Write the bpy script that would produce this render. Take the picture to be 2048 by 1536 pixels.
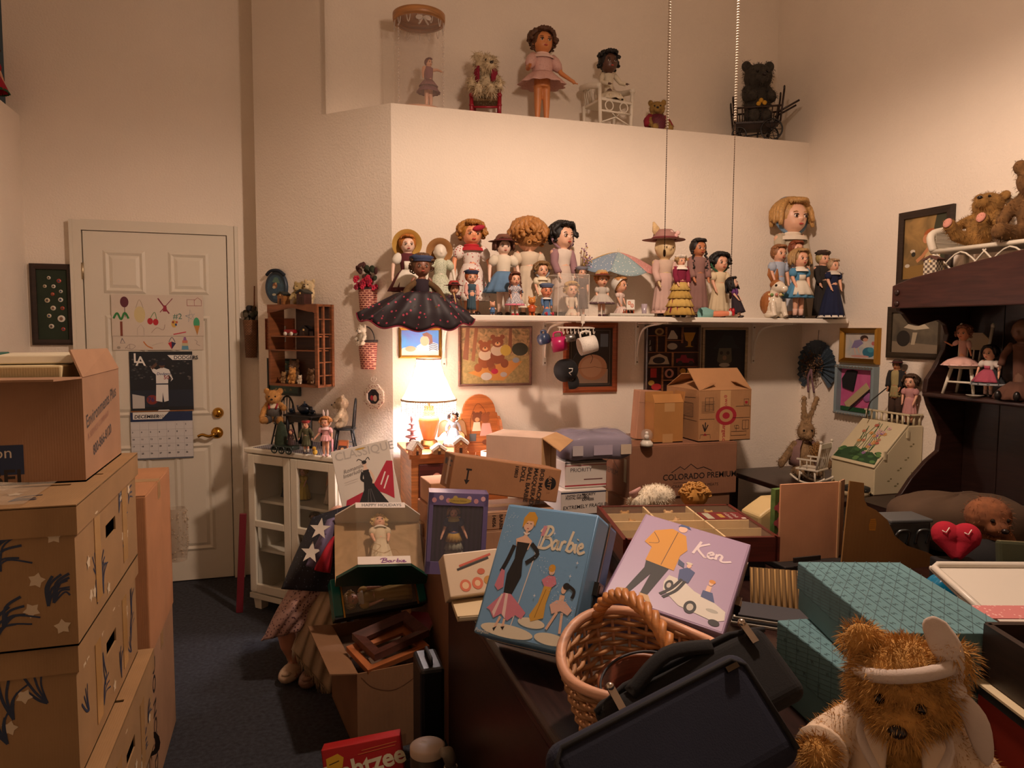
import bpy, math, random
import numpy as np
from mathutils import Vector, Matrix, Euler
for o in list(bpy.data.objects): bpy.data.objects.remove(o)
S = bpy.context.scene
COL = S.collection
rnd = random.Random(7)
# ---------------------------------------------------------------- camera
F, CX, CY = 1460.0, 1024.0, 768.0
YAW, PIT, ROL = math.radians(17.2), math.radians(-4.4), math.radians(.3)
CAM = Vector((0, 0, 1.5))
_d = Vector((math.sin(YAW)*math.cos(PIT), math.cos(YAW)*math.cos(PIT), math.sin(PIT)))
_r0 = Vector((math.cos(YAW), -math.sin(YAW), 0)); _u0 = _r0.cross(_d)
_r = _r0*math.cos(ROL) + _u0*math.sin(ROL); _u = _u0*math.cos(ROL) - _r0*math.sin(ROL)
cd = bpy.data.cameras.new('camera'); cam = bpy.data.objects.new('camera', cd); COL.objects.link(cam)
cam.matrix_world = Matrix(((_r.x, _u.x, -_d.x, 0), (_r.y, _u.y, -_d.y, 0), (_r.z, _u.z, -_d.z, CAM.z), (0, 0, 0, 1)))
cd.sensor_width = 36; cd.lens = 36*F/2048; cd.clip_start = .02
S.camera = cam
# ---------------------------------------------------------------- light, exposure
w = bpy.data.worlds.new('world'); S.world = w; w.use_nodes = True
w.node_tree.nodes['Background'].inputs[0].default_value = (1, .8, .6, 1)
w.node_tree.nodes['Background'].inputs[1].default_value = .02
S.view_settings.view_transform = 'Standard'; S.view_settings.look = 'None'
S.view_settings.gamma = 1; S.view_settings.use_curve_mapping = False
S.view_settings.exposure = 0.05
FAN_POS = (1.12, 1.8, 2.95); FAN_W = 33; FAN_COL = (1, .73, .57)
LAMP_W = 58; LAMP_COL = (1, .86, .88)
# ---------------------------------------------------------------- pixel of the photograph -> point on a real plane
def ray(px, py): return _d + _r*((px-CX)/F) - _u*((py-CY)/F)
def plane(px, py, n, k):
    q = ray(px, py); n = Vector(n); return CAM + q*((k - n.dot(CAM))/n.dot(q))
def onX(px, py, X): return plane(px, py, (1, 0, 0), X)
def onY(px, py, Y): return plane(px, py, (0, 1, 0), Y)
def onZ(px, py, Z): return plane(px, py, (0, 0, 1), Z)
def onA(px, py, k=4.29): return plane(px, py, (1, 1, 0), k)
# ---------------------------------------------------------------- materials
def lin(h):
    if isinstance(h, str):
        h = h.lstrip('#'); c = [int(h[i:i+2], 16)/255 for i in (0, 2, 4)]
    else: c = h
    return tuple(x/12.92 if x <= .04045 else ((x+.055)/1.055)**2.4 for x in c) + (1,)
_M = {}
def mat(col, kind='plain', rough=None, **k):
    key = (col, kind, rough, tuple(sorted(k.items())))
    if key in _M: return _M[key]
    m = bpy.data.materials.new(kind + '_' + str(col).strip('#')); _M[key] = m; m.use_nodes = True
    N = m.node_tree.nodes; L = m.node_tree.links; b = N['Principled BSDF']; c = lin(col)
    b.inputs['Base Color'].default_value = c
    R = {'plain': .6, 'skin': .42, 'cloth': .9, 'card': .85, 'wood': .45, 'wall': .9, 'fur': .95, 'metal': .25, 'carpet': 1, 'gloss': .2, 'hair': .55, 'glass': .05, 'film': .1}.get(kind, .6)
    b.inputs['Roughness'].default_value = R if rough is None else rough
    tc = N.new('ShaderNodeTexCoord')
    def noise(scale, detail=3, dist=0, vec=None):
        n = N.new('ShaderNodeTexNoise'); n.inputs['Scale'].default_value = scale; n.inputs['Detail'].default_value = detail; n.inputs['Distortion'].default_value = dist
        L.new(vec if vec is not None else tc.outputs['Object'], n.inputs['Vector']); return n
    def vary(fac, amt, lo=None, hi=None):
        r = N.new('ShaderNodeValToRGB'); r.color_ramp.elements[0].position = .3; r.color_ramp.elements[1].position = .7
        r.color_ramp.elements[0].color = lo or tuple(x*(1-amt) for x in c[:3]) + (1,)
        r.color_ramp.elements[1].color = hi or tuple(min(1, x*(1+amt)) for x in c[:3]) + (1,)
        L.new(fac, r.inputs[0]); L.new(r.outputs[0], b.inputs['Base Color']); return r
    def bump(h, s, dist=.002):
        bp = N.new('ShaderNodeBump'); bp.inputs['Strength'].default_value = s; bp.inputs['Distance'].default_value = dist
        L.new(h, bp.inputs['Height']); L.new(bp.outputs[0], b.inputs['Normal'])
    if kind == 'wall':
        vary(noise(2.5).outputs[0], .03); bump(noise(95, 2).outputs[0], .55, .004)
    elif kind == 'carpet':
        vary(noise(60, 4).outputs[0], .45); bump(noise(300, 2).outputs[0], .8, .006)
    elif kind == 'card':
        n = noise(6, 4, .5); vary(n.outputs[0], .10)
        wv = N.new('ShaderNodeTexWave'); wv.inputs['Scale'].default_value = 60; wv.inputs['Distortion'].default_value = 1.2; L.new(tc.outputs['Object'], wv.inputs[0]); bump(wv.outputs[0], .12, .001)
    elif kind == 'wood':
        mp = N.new('ShaderNodeMapping'); mp.inputs['Scale'].default_value = k.get('sc', (3, 3, 40)); L.new(tc.outputs['Object'], mp.inputs[0])
        n = noise(2.2, 5, .6, mp.outputs[0]); vary(n.outputs[0], .35); bump(n.outputs[0], .08, .001)
    elif kind == 'cloth':
        n = noise(9, 3); vary(n.outputs[0], .12); bump(noise(420, 2).outputs[0], .3, .001)
    elif kind == 'hair':
        mp = N.new('ShaderNodeMapping'); mp.inputs['Scale'].default_value = (220, 220, 30); L.new(tc.outputs['Object'], mp.inputs[0])
        n = noise(1.5, 2, .5, mp.outputs[0]); vary(n.outputs[0], .45); bump(n.outputs[0], .5, .002)
    elif kind == 'fur':
        vary(noise(40, 3).outputs[0], .3)
    elif kind == 'metal': b.inputs['Metallic'].default_value = 1
    elif kind == 'dots':       # small spots scattered on cloth
        v = N.new('ShaderNodeTexVoronoi'); v.inputs['Scale'].default_value = k.get('sc', 60); L.new(tc.outputs['Object'], v.inputs['Vector'])
        r = N.new('ShaderNodeValToRGB'); r.color_ramp.interpolation = 'CONSTANT'; p = k.get('p', .32)
        r.color_ramp.elements[0].color = lin(k['c2']); r.color_ramp.elements[1].position = p; r.color_ramp.elements[1].color = c
        L.new(v.outputs['Distance'], r.inputs[0]); L.new(r.outputs[0], b.inputs['Base Color'])
    elif kind == 'check':
        v = N.new('ShaderNodeTexChecker'); v.inputs['Scale'].default_value = k.get('sc', 60); L.new(tc.outputs['Object'], v.inputs['Vector'])
        v.inputs['Color1'].default_value = c; v.inputs['Color2'].default_value = lin(k['c2']); L.new(v.outputs[0], b.inputs['Base Color'])
        bump(v.outputs[1], .3, .002)
    elif kind == 'weave':
        v = N.new('ShaderNodeTexBrick'); v.inputs['Scale'].default_value = k.get('sc', 20); L.new(tc.outputs['Generated' if k.get('gen') else 'Object'], v.inputs['Vector'])
        v.inputs['Color1'].default_value = c; v.inputs['Color2'].default_value = tuple(x*.7 for x in c[:3]) + (1,); v.inputs['Mortar'].default_value = lin(k['c2']); v.inputs['Mortar Size'].default_value = .06
        mp = N.new('ShaderNodeMapping'); mp.inputs['Rotation'].default_value = (math.pi/2, 0, 0); L.new(tc.outputs['Object'], mp.inputs[0]); L.new(mp.outputs[0], v.inputs['Vector'])
        L.new(v.outputs[0], b.inputs['Base Color']); bump(v.outputs[1], .6, .003)
    elif kind == 'stripe':
        v = N.new('ShaderNodeTexWave'); v.inputs['Scale'].default_value = k.get('sc', 30); v.bands_direction = k.get('ax', 'X'); L.new(tc.outputs['Object'], v.inputs[0])
        vary(v.outputs[1], 0, lin(k['c2']), c)
    elif kind == 'blotch':     # painterly print of two tones
        vary(noise(k.get('sc', 14), 4, .8).outputs[0], 0, lin(k['c2']), c)
    elif kind == 'glass':
        b.inputs['Transmission Weight'].default_value = 1; b.inputs['IOR'].default_value = 1.15
    elif kind == 'film':       # thin clear plastic: mostly see-through with gloss
        b.inputs['Alpha'].default_value = k.get('a', .12)
        b.inputs['Roughness'].default_value = .08
    elif kind == 'emit':
        b.inputs['Emission Color'].default_value = c; b.inputs['Emission Strength'].default_value = k.get('e', 3)
    elif kind == 'shade':
        b.inputs['Transmission Weight'].default_value = 0; b.inputs['Subsurface Weight'].default_value = 0
        t = N.new('ShaderNodeBsdfTranslucent'); t.inputs[0].default_value = c; mx = N.new('ShaderNodeMixShader'); mx.inputs[0].default_value = .6
        o = N['Material Output']; L.new(b.outputs[0], mx.inputs[1]); L.new(t.outputs[0], mx.inputs[2]); L.new(mx.outputs[0], o.inputs[0])
    return m
# ---------------------------------------------------------------- mesh builder
class MB:
    def __init__(s): s.v = []; s.f = []; s.mi = []; s.sm = []; s.mats = []
    def add(s, V, Fc, m, smooth=True):
        if m not in s.mats: s.mats.append(m)
        i = s.mats.index(m); o = len(s.v)
        s.v += [tuple(p) for p in V]
        for f in Fc: s.f.append([a+o for a in f]); s.mi.append(i); s.sm.append(smooth)
        return s
    def box(s, c, sz, m, R=None, taper=1):
        V = []
        for z in (-.5, .5):
            t = taper if z > 0 else 1
            for x, y in ((-.5, -.5), (.5, -.5), (.5, .5), (-.5, .5)):
                p = Vector((x*sz[0]*t, y*sz[1]*t, z*sz[2]))
                if R is not None: p = R @ p
                V.append(p + Vector(c))
        return s.add(V, [(3, 2, 1, 0), (4, 5, 6, 7), (0, 1, 5, 4), (1, 2, 6, 5), (2, 3, 7, 6), (3, 0, 4, 7)], m, False)
    def ell(s, c, r, m, R=None, seg=14, ring=9, nz=0, seed=0):
        rg = random.Random(seed); V = []; Fc = []
        if not hasattr(r, '__len__'): r = (r, r, r)
        for i in range(ring+1):
            th = math.pi*i/ring
            for j in range(seg):
                ph = 2*math.pi*j/seg; k = 1 + (rg.uniform(-nz, nz) if nz and 0 < i < ring else 0)
                p = Vector((r[0]*math.sin(th)*math.cos(ph)*k, r[1]*math.sin(th)*math.sin(ph)*k, r[2]*math.cos(th)*k))
                if R is not None: p = R @ p
                V.append(p + Vector(c))
        for i in range(ring):
            for j in range(seg):
                a = i*seg + j; b = i*seg + (j+1) % seg; Fc.append((a, a+seg, b+seg, b))
        return s.add(V, Fc, m)
    def tube(s, pts, rad, m, seg=8, caps=True, flat=1, smooth=True):
        pts = [Vector(p) for p in pts]; n = len(pts)
        if not hasattr(rad, '__len__'): rad = [rad]*n
        V = []; Fc = []; up = None
        for i, p in enumerate(pts):
            t = (pts[min(i+1, n-1)] - pts[max(i-1, 0)])
            t = t.normalized() if t.length > 1e-9 else Vector((0, 0, 1))
            if up is None: up = Vector((0, 1, 0)) if abs(t.y) < .9 else Vector((1, 0, 0))
            x = t.cross(up)
            if x.length < 1e-6: x = t.orthogonal()
            x.normalize(); up = x.cross(t).normalized()
            for j in range(seg):
                a = 2*math.pi*j/seg; V.append(p + x*(rad[i]*math.cos(a)) + up*(rad[i]*flat*math.sin(a)))
        for i in range(n-1):
            for j in range(seg):
                a = i*seg+j; b = i*seg+(j+1) % seg; Fc.append((a, b, b+seg, a+seg))
        if caps: Fc.append(tuple(range(seg))[::-1]); Fc.append(tuple(range((n-1)*seg, n*seg)))
        return s.add(V, Fc, m, smooth)
    def lathe(s, c, prof, m, seg=20, sx=1, sy=1, rip=(0, 0), R=None, a0=0, a1=2*math.pi, wob=0, caps=False, smooth=True):
        """prof: (radius, z); rip=(n, amp) ripples grow with the distance along the profile"""
        full = abs(a1-a0-2*math.pi) < 1e-6; n = seg if full else seg+1; V = []; Fc = []; K = len(prof)
        for i, (r, z) in enumerate(prof):
            t = i/max(1, K-1)
            for j in range(n):
                a = a0 + (a1-a0)*j/seg
                k = 1 + rip[1]*t*math.sin(rip[0]*a + wob*t)
                p = Vector((r*k*math.cos(a)*sx, r*k*math.sin(a)*sy, z))
                if R is not None: p = R @ p
                V.append(p + Vector(c))
        for i in range(K-1):
            for j in range(n if full else n-1):
                a = i*n+j; b = i*n+(j+1) % n; Fc.append((a, b, b+n, a+n))
        if caps: Fc.append(tuple(range(n))[::-1]); Fc.append(tuple(range((K-1)*n, K*n)))
        return s.add(V, Fc, m, smooth)
    def torus(s, c, R0, r, m, R=None, seg=20, k=6, sx=1, sy=1):
        pts = []
        for j in range(seg+1):
            a = 2*math.pi*j/seg; p = Vector((R0*math.cos(a)*sx, R0*math.sin(a)*sy, 0))
            if R is not None: p = R @ p
            pts.append(p + Vector(c))
        return s.tube(pts, r, m, k, False)
    def prism(s, poly, y0, y1, m, smooth=False):
        """polygon in x,z extruded along y"""
        n = len(poly); V = [(x, y0, z) for x, z in poly] + [(x, y1, z) for x, z in poly]
        Fc = [tuple(range(n)), tuple(range(2*n-1, n-1, -1))] + [(i, i+n, (i+1) % n+n, (i+1) % n) for i in range(n)]
        return s.add(V, Fc, m, smooth)
    def grid(s, fn, nu, nv, m, smooth=True):
        V = [fn(i/nu, j/nv) for j in range(nv+1) for i in range(nu+1)]
        Fc = [(j*(nu+1)+i, j*(nu+1)+i+1, (j+1)*(nu+1)+i+1, (j+1)*(nu+1)+i) for j in range(nv) for i in range(nu)]
        return s.add(V, Fc, m, smooth)
    def build(s, name, parent=None, bev=0, voxel=0, solid=0, sub=0):
        me = bpy.data.meshes.new(name); me.from_pydata([tuple(p) for p in s.v], [], s.f)
        for m in s.mats: me.materials.append(m)
        me.polygons.foreach_set('material_index', s.mi); me.polygons.foreach_set('use_smooth', s.sm); me.update()
        if bev and bev > .015: pass
        o = bpy.data.objects.new(name, me); COL.objects.link(o)
        if parent is not None: o.parent = parent
        if voxel: q = o.modifiers.new('r', 'REMESH'); q.mode = 'VOXEL'; q.voxel_size = voxel; q.use_smooth_shade = True
        if solid: q = o.modifiers.new('s', 'SOLIDIFY'); q.thickness = solid; q.offset = 0
        if sub: q = o.modifiers.new('u', 'SUBSURF'); q.levels = sub; q.render_levels = sub
        if bev: q = o.modifiers.new('b', 'BEVEL'); q.width = bev; q.segments = 2 if bev < .015 else 6; q.limit_method = 'ANGLE'
        return o
def tag(o, label, cat, group=None):
    o['label'] = label; o['category'] = cat
    if group: o['group'] = group
    return o
def T(name, label, cat, loc=(0, 0, 0), rz=0, rot=None, group=None):
    o = bpy.data.objects.new(name, None); o.empty_display_size = .05; COL.objects.link(o); o.location = loc
    if rot is not None: o.rotation_mode = 'XYZ'; o.rotation_euler = rot if not isinstance(rot, Matrix) else rot.to_euler('XYZ')
    else: o.rotation_euler = (0, 0, math.radians(rz))
    return tag(o, label, cat, group)
def struct(o): o['kind'] = 'structure'; return o
def RX(a): return Matrix.Rotation(math.radians(a), 3, 'X')
def RY(a): return Matrix.Rotation(math.radians(a), 3, 'Y')
def RZ(a): return Matrix.Rotation(math.radians(a), 3, 'Z')
def copy_tree(o, parent=None):
    c = o.copy(); COL.objects.link(c); c.parent = parent
    for ch in list(o.children): copy_tree(ch, c)
    return c
def crom(pts, n=6):
    out = []; P = [Vector(p) for p in pts]
    for i in range(len(P)-1):
        a, b, c_, d_ = P[max(i-1, 0)], P[i], P[i+1], P[min(i+2, len(P)-1)]
        for k in range(n):
            t = k/n; out.append(.5*((2*b)+(c_-a)*t+(2*a-5*b+4*c_-d_)*t*t+(3*b-a-3*c_+d_)*t**3))
    out.append(P[-1]); return out
# ---------------------------------------------------------------- flat print on a face
_TS = bpy.data.scenes.new('lettering'); _TC = {}
def textmesh(txt, size, m, shear=0, bold=0):
    key = (txt, size, shear, bold)
    if key in _TC: return _TC[key]
    cu = bpy.data.curves.new('t', 'FONT'); cu.body = txt; cu.size = size; cu.shear = shear; cu.offset = bold; cu.align_x = 'LEFT'; cu.resolution_u = 3
    o = bpy.data.objects.new('t', cu); _TS.collection.objects.link(o); vl = _TS.view_layers[0]; vl.update()
    me = bpy.data.meshes.new_from_object(o.evaluated_get(vl.depsgraph))
    _TC[key] = ([Vector(q.co) for q in me.vertices], [tuple(p.vertices) for p in me.polygons])
    bpy.data.objects.remove(o); bpy.data.curves.remove(cu); bpy.data.meshes.remove(me); return _TC[key]
def art(parent, o, u, v, items, name='print', eps=.00002, base=.0004):
    """items in 0..1 face coordinates: ('p',col,pts) ('e',col,x,y,rx,ry) ('l',col,width,pts) ('s',...) smooth line, ('t',col,text,x,y,size[,rot,bold,shear])"""
    o, u, v = Vector(o), Vector(u), Vector(v); n = u.cross(v).normalized(); W, H = u.length, v.length; un, vn = u.normalized(), v.normalized()
    mb = MB(); k = 0
    def P(x, y): return o + u*x + v*y + n*(base + eps*k)
    for it in items:
        k += 1; m = mat(it[1], 'plain', .6) if isinstance(it[1], str) else it[1]
        if it[0] == 'p': mb.add([P(*q) for q in it[2]], [tuple(range(len(it[2])))], m, False)
        elif it[0] == 'e': mb.add([P(it[2]+it[4]*math.cos(a*math.pi/12), it[3]+it[5]*math.sin(a*math.pi/12)) for a in range(24)], [tuple(range(24))], m, False)
        elif it[0] in 'ls':
            pts = [Vector((q[0]*W, q[1]*H)) for q in it[3]]
            if it[0] == 's': pts = crom(pts, 5)
            V = []; hw = it[2]/2
            for i, q in enumerate(pts):
                t = pts[min(i+1, len(pts)-1)] - pts[max(i-1, 0)]
                t = t.normalized() if t.length else Vector((1, 0)); nn = Vector((-t.y, t.x))*hw
                for a in (q+nn, q-nn): V.append(o + un*a.x + vn*a.y + n*(base+eps*k))
            mb.add(V, [(2*i, 2*i+1, 2*i+3, 2*i+2) for i in range(len(pts)-1)], m, False)
        elif it[0] == 't':
            tv, tf = textmesh(it[2], it[5], m, it[8] if len(it) > 8 else 0, it[7] if len(it) > 7 else 0); a = math.radians(it[6]) if len(it) > 6 else 0
            ca, sa = math.cos(a), math.sin(a)
            mb.add([P(it[3], it[4]) + un*(q.x*ca - q.y*sa) + vn*(q.x*sa + q.y*ca) for q in tv], tf, m, False)
    return mb.build(name, parent)
# ---------------------------------------------------------------- fur strands over a set of ellipsoids
def fur(ells, n, ln, m, name, parent, wid=.08, seed=3, droop=.3, jit=.5):
    g = np.random.default_rng(seed); ar = np.array([(r[0]*r[1]+r[1]*r[2]+r[0]*r[2]) for c, r, R in ells]); ar = ar/ar.sum(); V = []
    allp = []; alln = []
    for (c, r, R), a in zip(ells, ar):
        k = int(n*a); q = g.normal(size=(k, 3)); q /= np.linalg.norm(q, axis=1)[:, None]; r = np.array(r); p = q*r; nn = q/r; nn /= np.linalg.norm(nn, axis=1)[:, None]
        if R is not None: Rm = np.array(R); p = p@Rm.T; nn = nn@Rm.T
        p = p + np.array(c); keep = np.ones(k, bool)
        for c2, r2, R2 in ells:
            if c2 is c: continue
            l = p - np.array(c2)
            if R2 is not None: l = l@np.array(R2)
            keep &= ((l/np.array(r2))**2).sum(1) > .96
        allp.append(p[keep]); alln.append(nn[keep])
    p = np.concatenate(allp); nn = np.concatenate(alln); k = len(p)
    d = nn + g.normal(size=(k, 3))*jit*.6; d[:, 2] -= droop; d /= np.linalg.norm(d, axis=1)[:, None]
    t = np.cross(d, g.normal(size=(k, 3))); t /= np.linalg.norm(t, axis=1)[:, None]
    L = ln*g.uniform(.6, 1.2, k)[:, None]; w_ = ln*wid
    mid = p + d*L*.55 + t*0; tip = p + d*L + np.array([0, 0, -1])*L*droop*.5
    V = np.stack([p - t*w_, p + t*w_, mid + t*w_*.7, mid - t*w_*.7, tip], 1).reshape(-1, 3)
    Fc = []
    for i in range(k): a = 5*i; Fc += [(a, a+1, a+2, a+3), (a+3, a+2, a+4)]
    me = bpy.data.meshes.new(name); me.from_pydata(V.tolist(), [], Fc); me.materials.append(m)
    o = bpy.data.objects.new(name, me); COL.objects.link(o); o.parent = parent; return o
# ================================================================= THE ROOM
WALL = mat('#e9dccb', 'wall'); WHITE = mat('#e8e2d6', 'plain', .5); DW = mat('#2c1712', 'wood', .35); DW2 = mat('#22120e', 'wood', .4)
XR, YB, YN, YD, XL, ZL = 3.03, 3.767, 4.09, 4.6, -1.34, 2.62
def prismZ(name, poly, z0, z1, m):
    n = len(poly); mb = MB()
    mb.add([(x, y, z0) for x, y in poly] + [(x, y, z1) for x, y in poly], [tuple(range(n))[::-1], tuple(range(n, 2*n))] + [(i, (i+1) % n, (i+1) % n+n, i+n) for i in range(n)], m, False)
    return struct(mb.build(name))
struct(MB().box((.85, 1.5, -.05), (4.6, 6.4, .1), mat('#2f3138', 'carpet')).build('floor'))
struct(MB().box((.85, 1.5, 4.25), (4.8, 6.6, .1), WALL).build('ceiling'))
prismZ('wall_back', [(.523, YB), (XR, YB), (XR, YD+.1), (.523, YD+.1)], 0, ZL, WALL)
prismZ('wall_niche', [(.2, YN), (XR, YN), (XR, YD+.1), (.2, YD+.1)], ZL, 4.2, WALL)
prismZ('wall_angled', [(.523, YB), (.523, YD+.1), (-.15, YD+.1), (-.15, 4.44)], 0, ZL, WALL)
prismZ('wall_angled_upper', [(.223, 4.067), (.2, 4.09), (.2, YD+.1), (-.15, YD+.1), (-.15, 4.44)], ZL, 4.2, WALL)
struct(MB().box((-.75, YD+.05, 2.1), (1.3, .1, 4.2), WALL).build('wall_door'))
struct(MB().box((XR+.06, 1.5, 2.1), (.12, 6.4, 4.2), WALL).build('wall_right'))
struct(MB().box((XL-.2, 1.5, ZL/2), (.4, 6.4, ZL), WALL).build('wall_left'))
struct(MB().box((XL-.45, 1.5, (ZL+4.2)/2), (.1, 6.4, 4.2-ZL), WALL).build('wall_left_upper'))
struct(MB().box((.85, -1.55, 2.1), (4.8, .1, 4.2), WALL).build('wall_front'))
# ---- door
dl, dr = onY(167, 470, YD).x, onY(452, 470, YD).x; DH = 2.02; dw = dr-dl; dcx = (dl+dr)/2
DM = mat('#d6cdbb', 'plain', .5)
door = struct(T('door_1', 'x', 'x', (dcx, YD, 0))); del door['label']; del door['category']
MB().box((0, -.012, DH/2+.004), (dw, .024, DH-.008), DM).build('door_leaf', door)
def moulding(x0, x1, z0, z1, nm='door_panel'):
    mb = MB(); d = .03; y = -.0245
    for a, b in (((x0, z0), (x1, z1)),):
        o = [(x0, z0), (x1, z0), (x1, z1), (x0, z1)]; i1 = [(x0+d*.5, z0+d*.5), (x1-d*.5, z0+d*.5), (x1-d*.5, z1-d*.5), (x0+d*.5, z1-d*.5)]; i2 = [(x0+d, z0+d), (x1-d, z0+d), (x1-d, z1-d), (x0+d, z1-d)]
        i3 = [(x0+d*1.6, z0+d*1.6), (x1-d*1.6, z0+d*1.6), (x1-d*1.6, z1-d*1.6), (x0+d*1.6, z1-d*1.6)]
        V = [(p[0], y, p[1]) for p in o] + [(p[0], y-.008, p[1]) for p in i1] + [(p[0], y+.001, p[1]) for p in i2] + [(p[0], y-.006, p[1]) for p in i3]
        Fc = [(k*4+i, k*4+(i+1) % 4, k*4+4+(i+1) % 4, k*4+4+i) for k in range(3) for i in range(4)] + [(12, 13, 14, 15)]
        mb.add(V, Fc, DM, False)
    mb.build(nm, door)
for sx in (-1, 1):
    cx = sx*dw*.225; hw = dw*.145
    moulding(cx-hw, cx+hw, 1.68, 1.92); moulding(cx-hw, cx+hw, .98, 1.56); moulding(cx-hw, cx+hw, .18, .82)
cas = MB(); cw = .058
for x in (-dw/2-cw/2-.006, dw/2+cw/2+.006): cas.box((x, -.016, (DH+cw)/2), (cw, .032, DH+cw), DM); cas.box((x-(.02 if x < 0 else -.02), -.02, (DH+cw)/2), (.016, .04, DH+cw), DM)
cas.box((0, -.016, DH+cw/2+.004), (dw+.012, .032, cw), DM); cas.build('casing', door)
BR = mat('#b98a3c', 'metal', .22)
def fx(px, py): q = onY(px, py, YD-.03); return q.x-dcx, q.z
x, z = fx(436, 826); MB().lathe((x, -.024, z), [(0, -.03), (.018, -.03), (.03, -.012), (.032, 0)], BR, 20, R=RX(-90)).box((x, -.058, z), (.007, .01, .024), BR).build('deadbolt', door)
x, z = fx(434, 866); MB().lathe((x, -.024, z), [(0, -.02), (.02, -.018), (.034, 0)], BR, 20, R=RX(-90)).tube(crom([(x, -.03, z), (x-.01, -.07, z), (x-.04, -.075, z-.012), (x-.075, -.07, z-.002), (x-.1, -.066, z-.012)], 4), .009, BR, 8).build('lever_handle', door)
for zz in (1.8, .25): MB().tube([(-dw/2-.004, -.03, zz-.045), (-dw/2-.004, -.03, zz+.045)], .007, mat('#c9b99a', 'metal', .4)).build('hinge', door)
struct(MB().box(((XL+dl-.06)/2, YD-.008, .045), (dl-.06-XL, .016, .09), DM).build('baseboard_door'))
# ---- ceiling fan with lamp (out of frame above) and its two pull chains
fx_, fy_, fz_ = FAN_POS
fan = T('ceiling_fan', 'ceiling fan with white glass light bowl and long pull chains', 'ceiling fan', (fx_, fy_, 4.2))
hz = fz_-4.2
FW = mat('#efe9dd', 'plain', .4)
MB().tube([(0, 0, 0), (0, 0, hz+.42)], .015, FW).lathe((0, 0, 0), [(.07, 0), (.06, -.05), (.015, -.07)], FW).build('downrod', fan)
MB().lathe((0, 0, hz+.28), [(.02, .16), (.1, .14), (.13, .08), (.13, 0), (.08, -.05), (.05, -.1)], FW, 24).build('motor', fan)
for k in range(5): b_ = MB().box((.42, 0, 0), (.55, .13, .008), mat('#d9c9ae', 'wood')).build('blade', fan); b_.location = (0, 0, hz+.36); b_.rotation_euler = (.15, 0, k*2*math.pi/5+.3)
MB().lathe((0, 0, hz+.12), [(.02, .08), (.05, .05), (.055, .03)], FW, 24).build('lamp_holder', fan)
ld = bpy.data.lights.new('fan_light_offscreen', 'SPOT'); ld.spot_size = math.radians(176); ld.spot_blend = .32; ld.energy = FAN_W*4; ld.color = FAN_COL; ld.shadow_soft_size = .07
lo = bpy.data.objects.new('fan_light_offscreen', ld); COL.objects.link(lo); lo.parent = fan; lo.location = (0, 0, hz)
ld = bpy.data.lights.new('bowl_glow_offscreen', 'POINT'); ld.energy = FAN_W*1.0; ld.color = FAN_COL; ld.shadow_soft_size = .09   # light that leaves the glass bowl upwards
lo = bpy.data.objects.new('bowl_glow_offscreen', ld); COL.objects.link(lo); lo.parent = fan; lo.location = (0, 0, hz+.02)
CHW = mat('#e6d8c6', 'plain', .4); CHD = mat('#4a3626', 'metal', .35)
for (px0, px1, yend, who) in ((1337, 1331, 500, 'white beaded pull cord ending in thin dark bead chain, hanging above rabbit doll'), (1474, 1462, 585, 'pull cord with dark bead chain hanging before reclining purple doll')):
    top = onY(px0, 120, fy_); bot = onY(px1, yend, fy_); mid = onY(px0-3, 255 if px0 < 1400 else 240, fy_)
    c = T('pull_chain', who, 'pull chain', (top.x, fy_, bot.z), group=None)
    H = fz_-bot.z+.3; zm = mid.z-bot.z
    mb = MB(); z = zm
    while z < H: mb.ell((0, 0, z), (.0042, .0042, .004), CHW, seg=7, ring=5); z += .0072
    mb.tube([(0, 0, zm), (0, 0, H)], .0024, CHW, 5); mb.build('cord', c)
    mb = MB(); z = 0
    while z < zm: mb.ell((0, 0, z), .0017, CHD, seg=6, ring=4); z += .0048
    mb.tube([(0, 0, 0), (0, 0, zm)], .0006, CHD, 4); mb.build('bead_chain', c)
    MB().ell((0, 0, -.008), (.004, .004, .011), CHD, seg=8, ring=6).build('pull', c)
# ================================================================= LONG WALL SHELF
ZS, YS = 1.56, 3.365
sh = T('wall_shelf', 'long white wall shelf full of dolls on white metal brackets', 'shelf', (1.77, (YS+YB)/2, ZS))
MB().box((0, 0, -.013), (XR-.53-.01, YB-YS, .026), mat('#efe6d8', 'plain', .4)).build('board', sh, bev=.004)
for px in (888, 1090, 1275, 1508):
    x = onY(px, 660, YB-.01).x - 1.77; d = YB-YS
    mb = MB(); y1 = d/2-.004
    mb.box((x, y1-.004, -.145), (.02, .008, .24), WHITE)
    mb.box((x, 0, -.031), (.018, d-.06, .006), WHITE)
    mb.tube(crom([(x, y1-.01, -.22), (x, y1-.03, -.12), (x, y1-.1, -.055), (x, y1-.28, -.034)], 5), .006, WHITE, 6)
    for zz in (-.05, -.25): mb.ell((x, y1-.009, zz), .005, mat('#8c8070', 'metal'), seg=8, ring=5)
    mb.build('bracket', sh)
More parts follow.
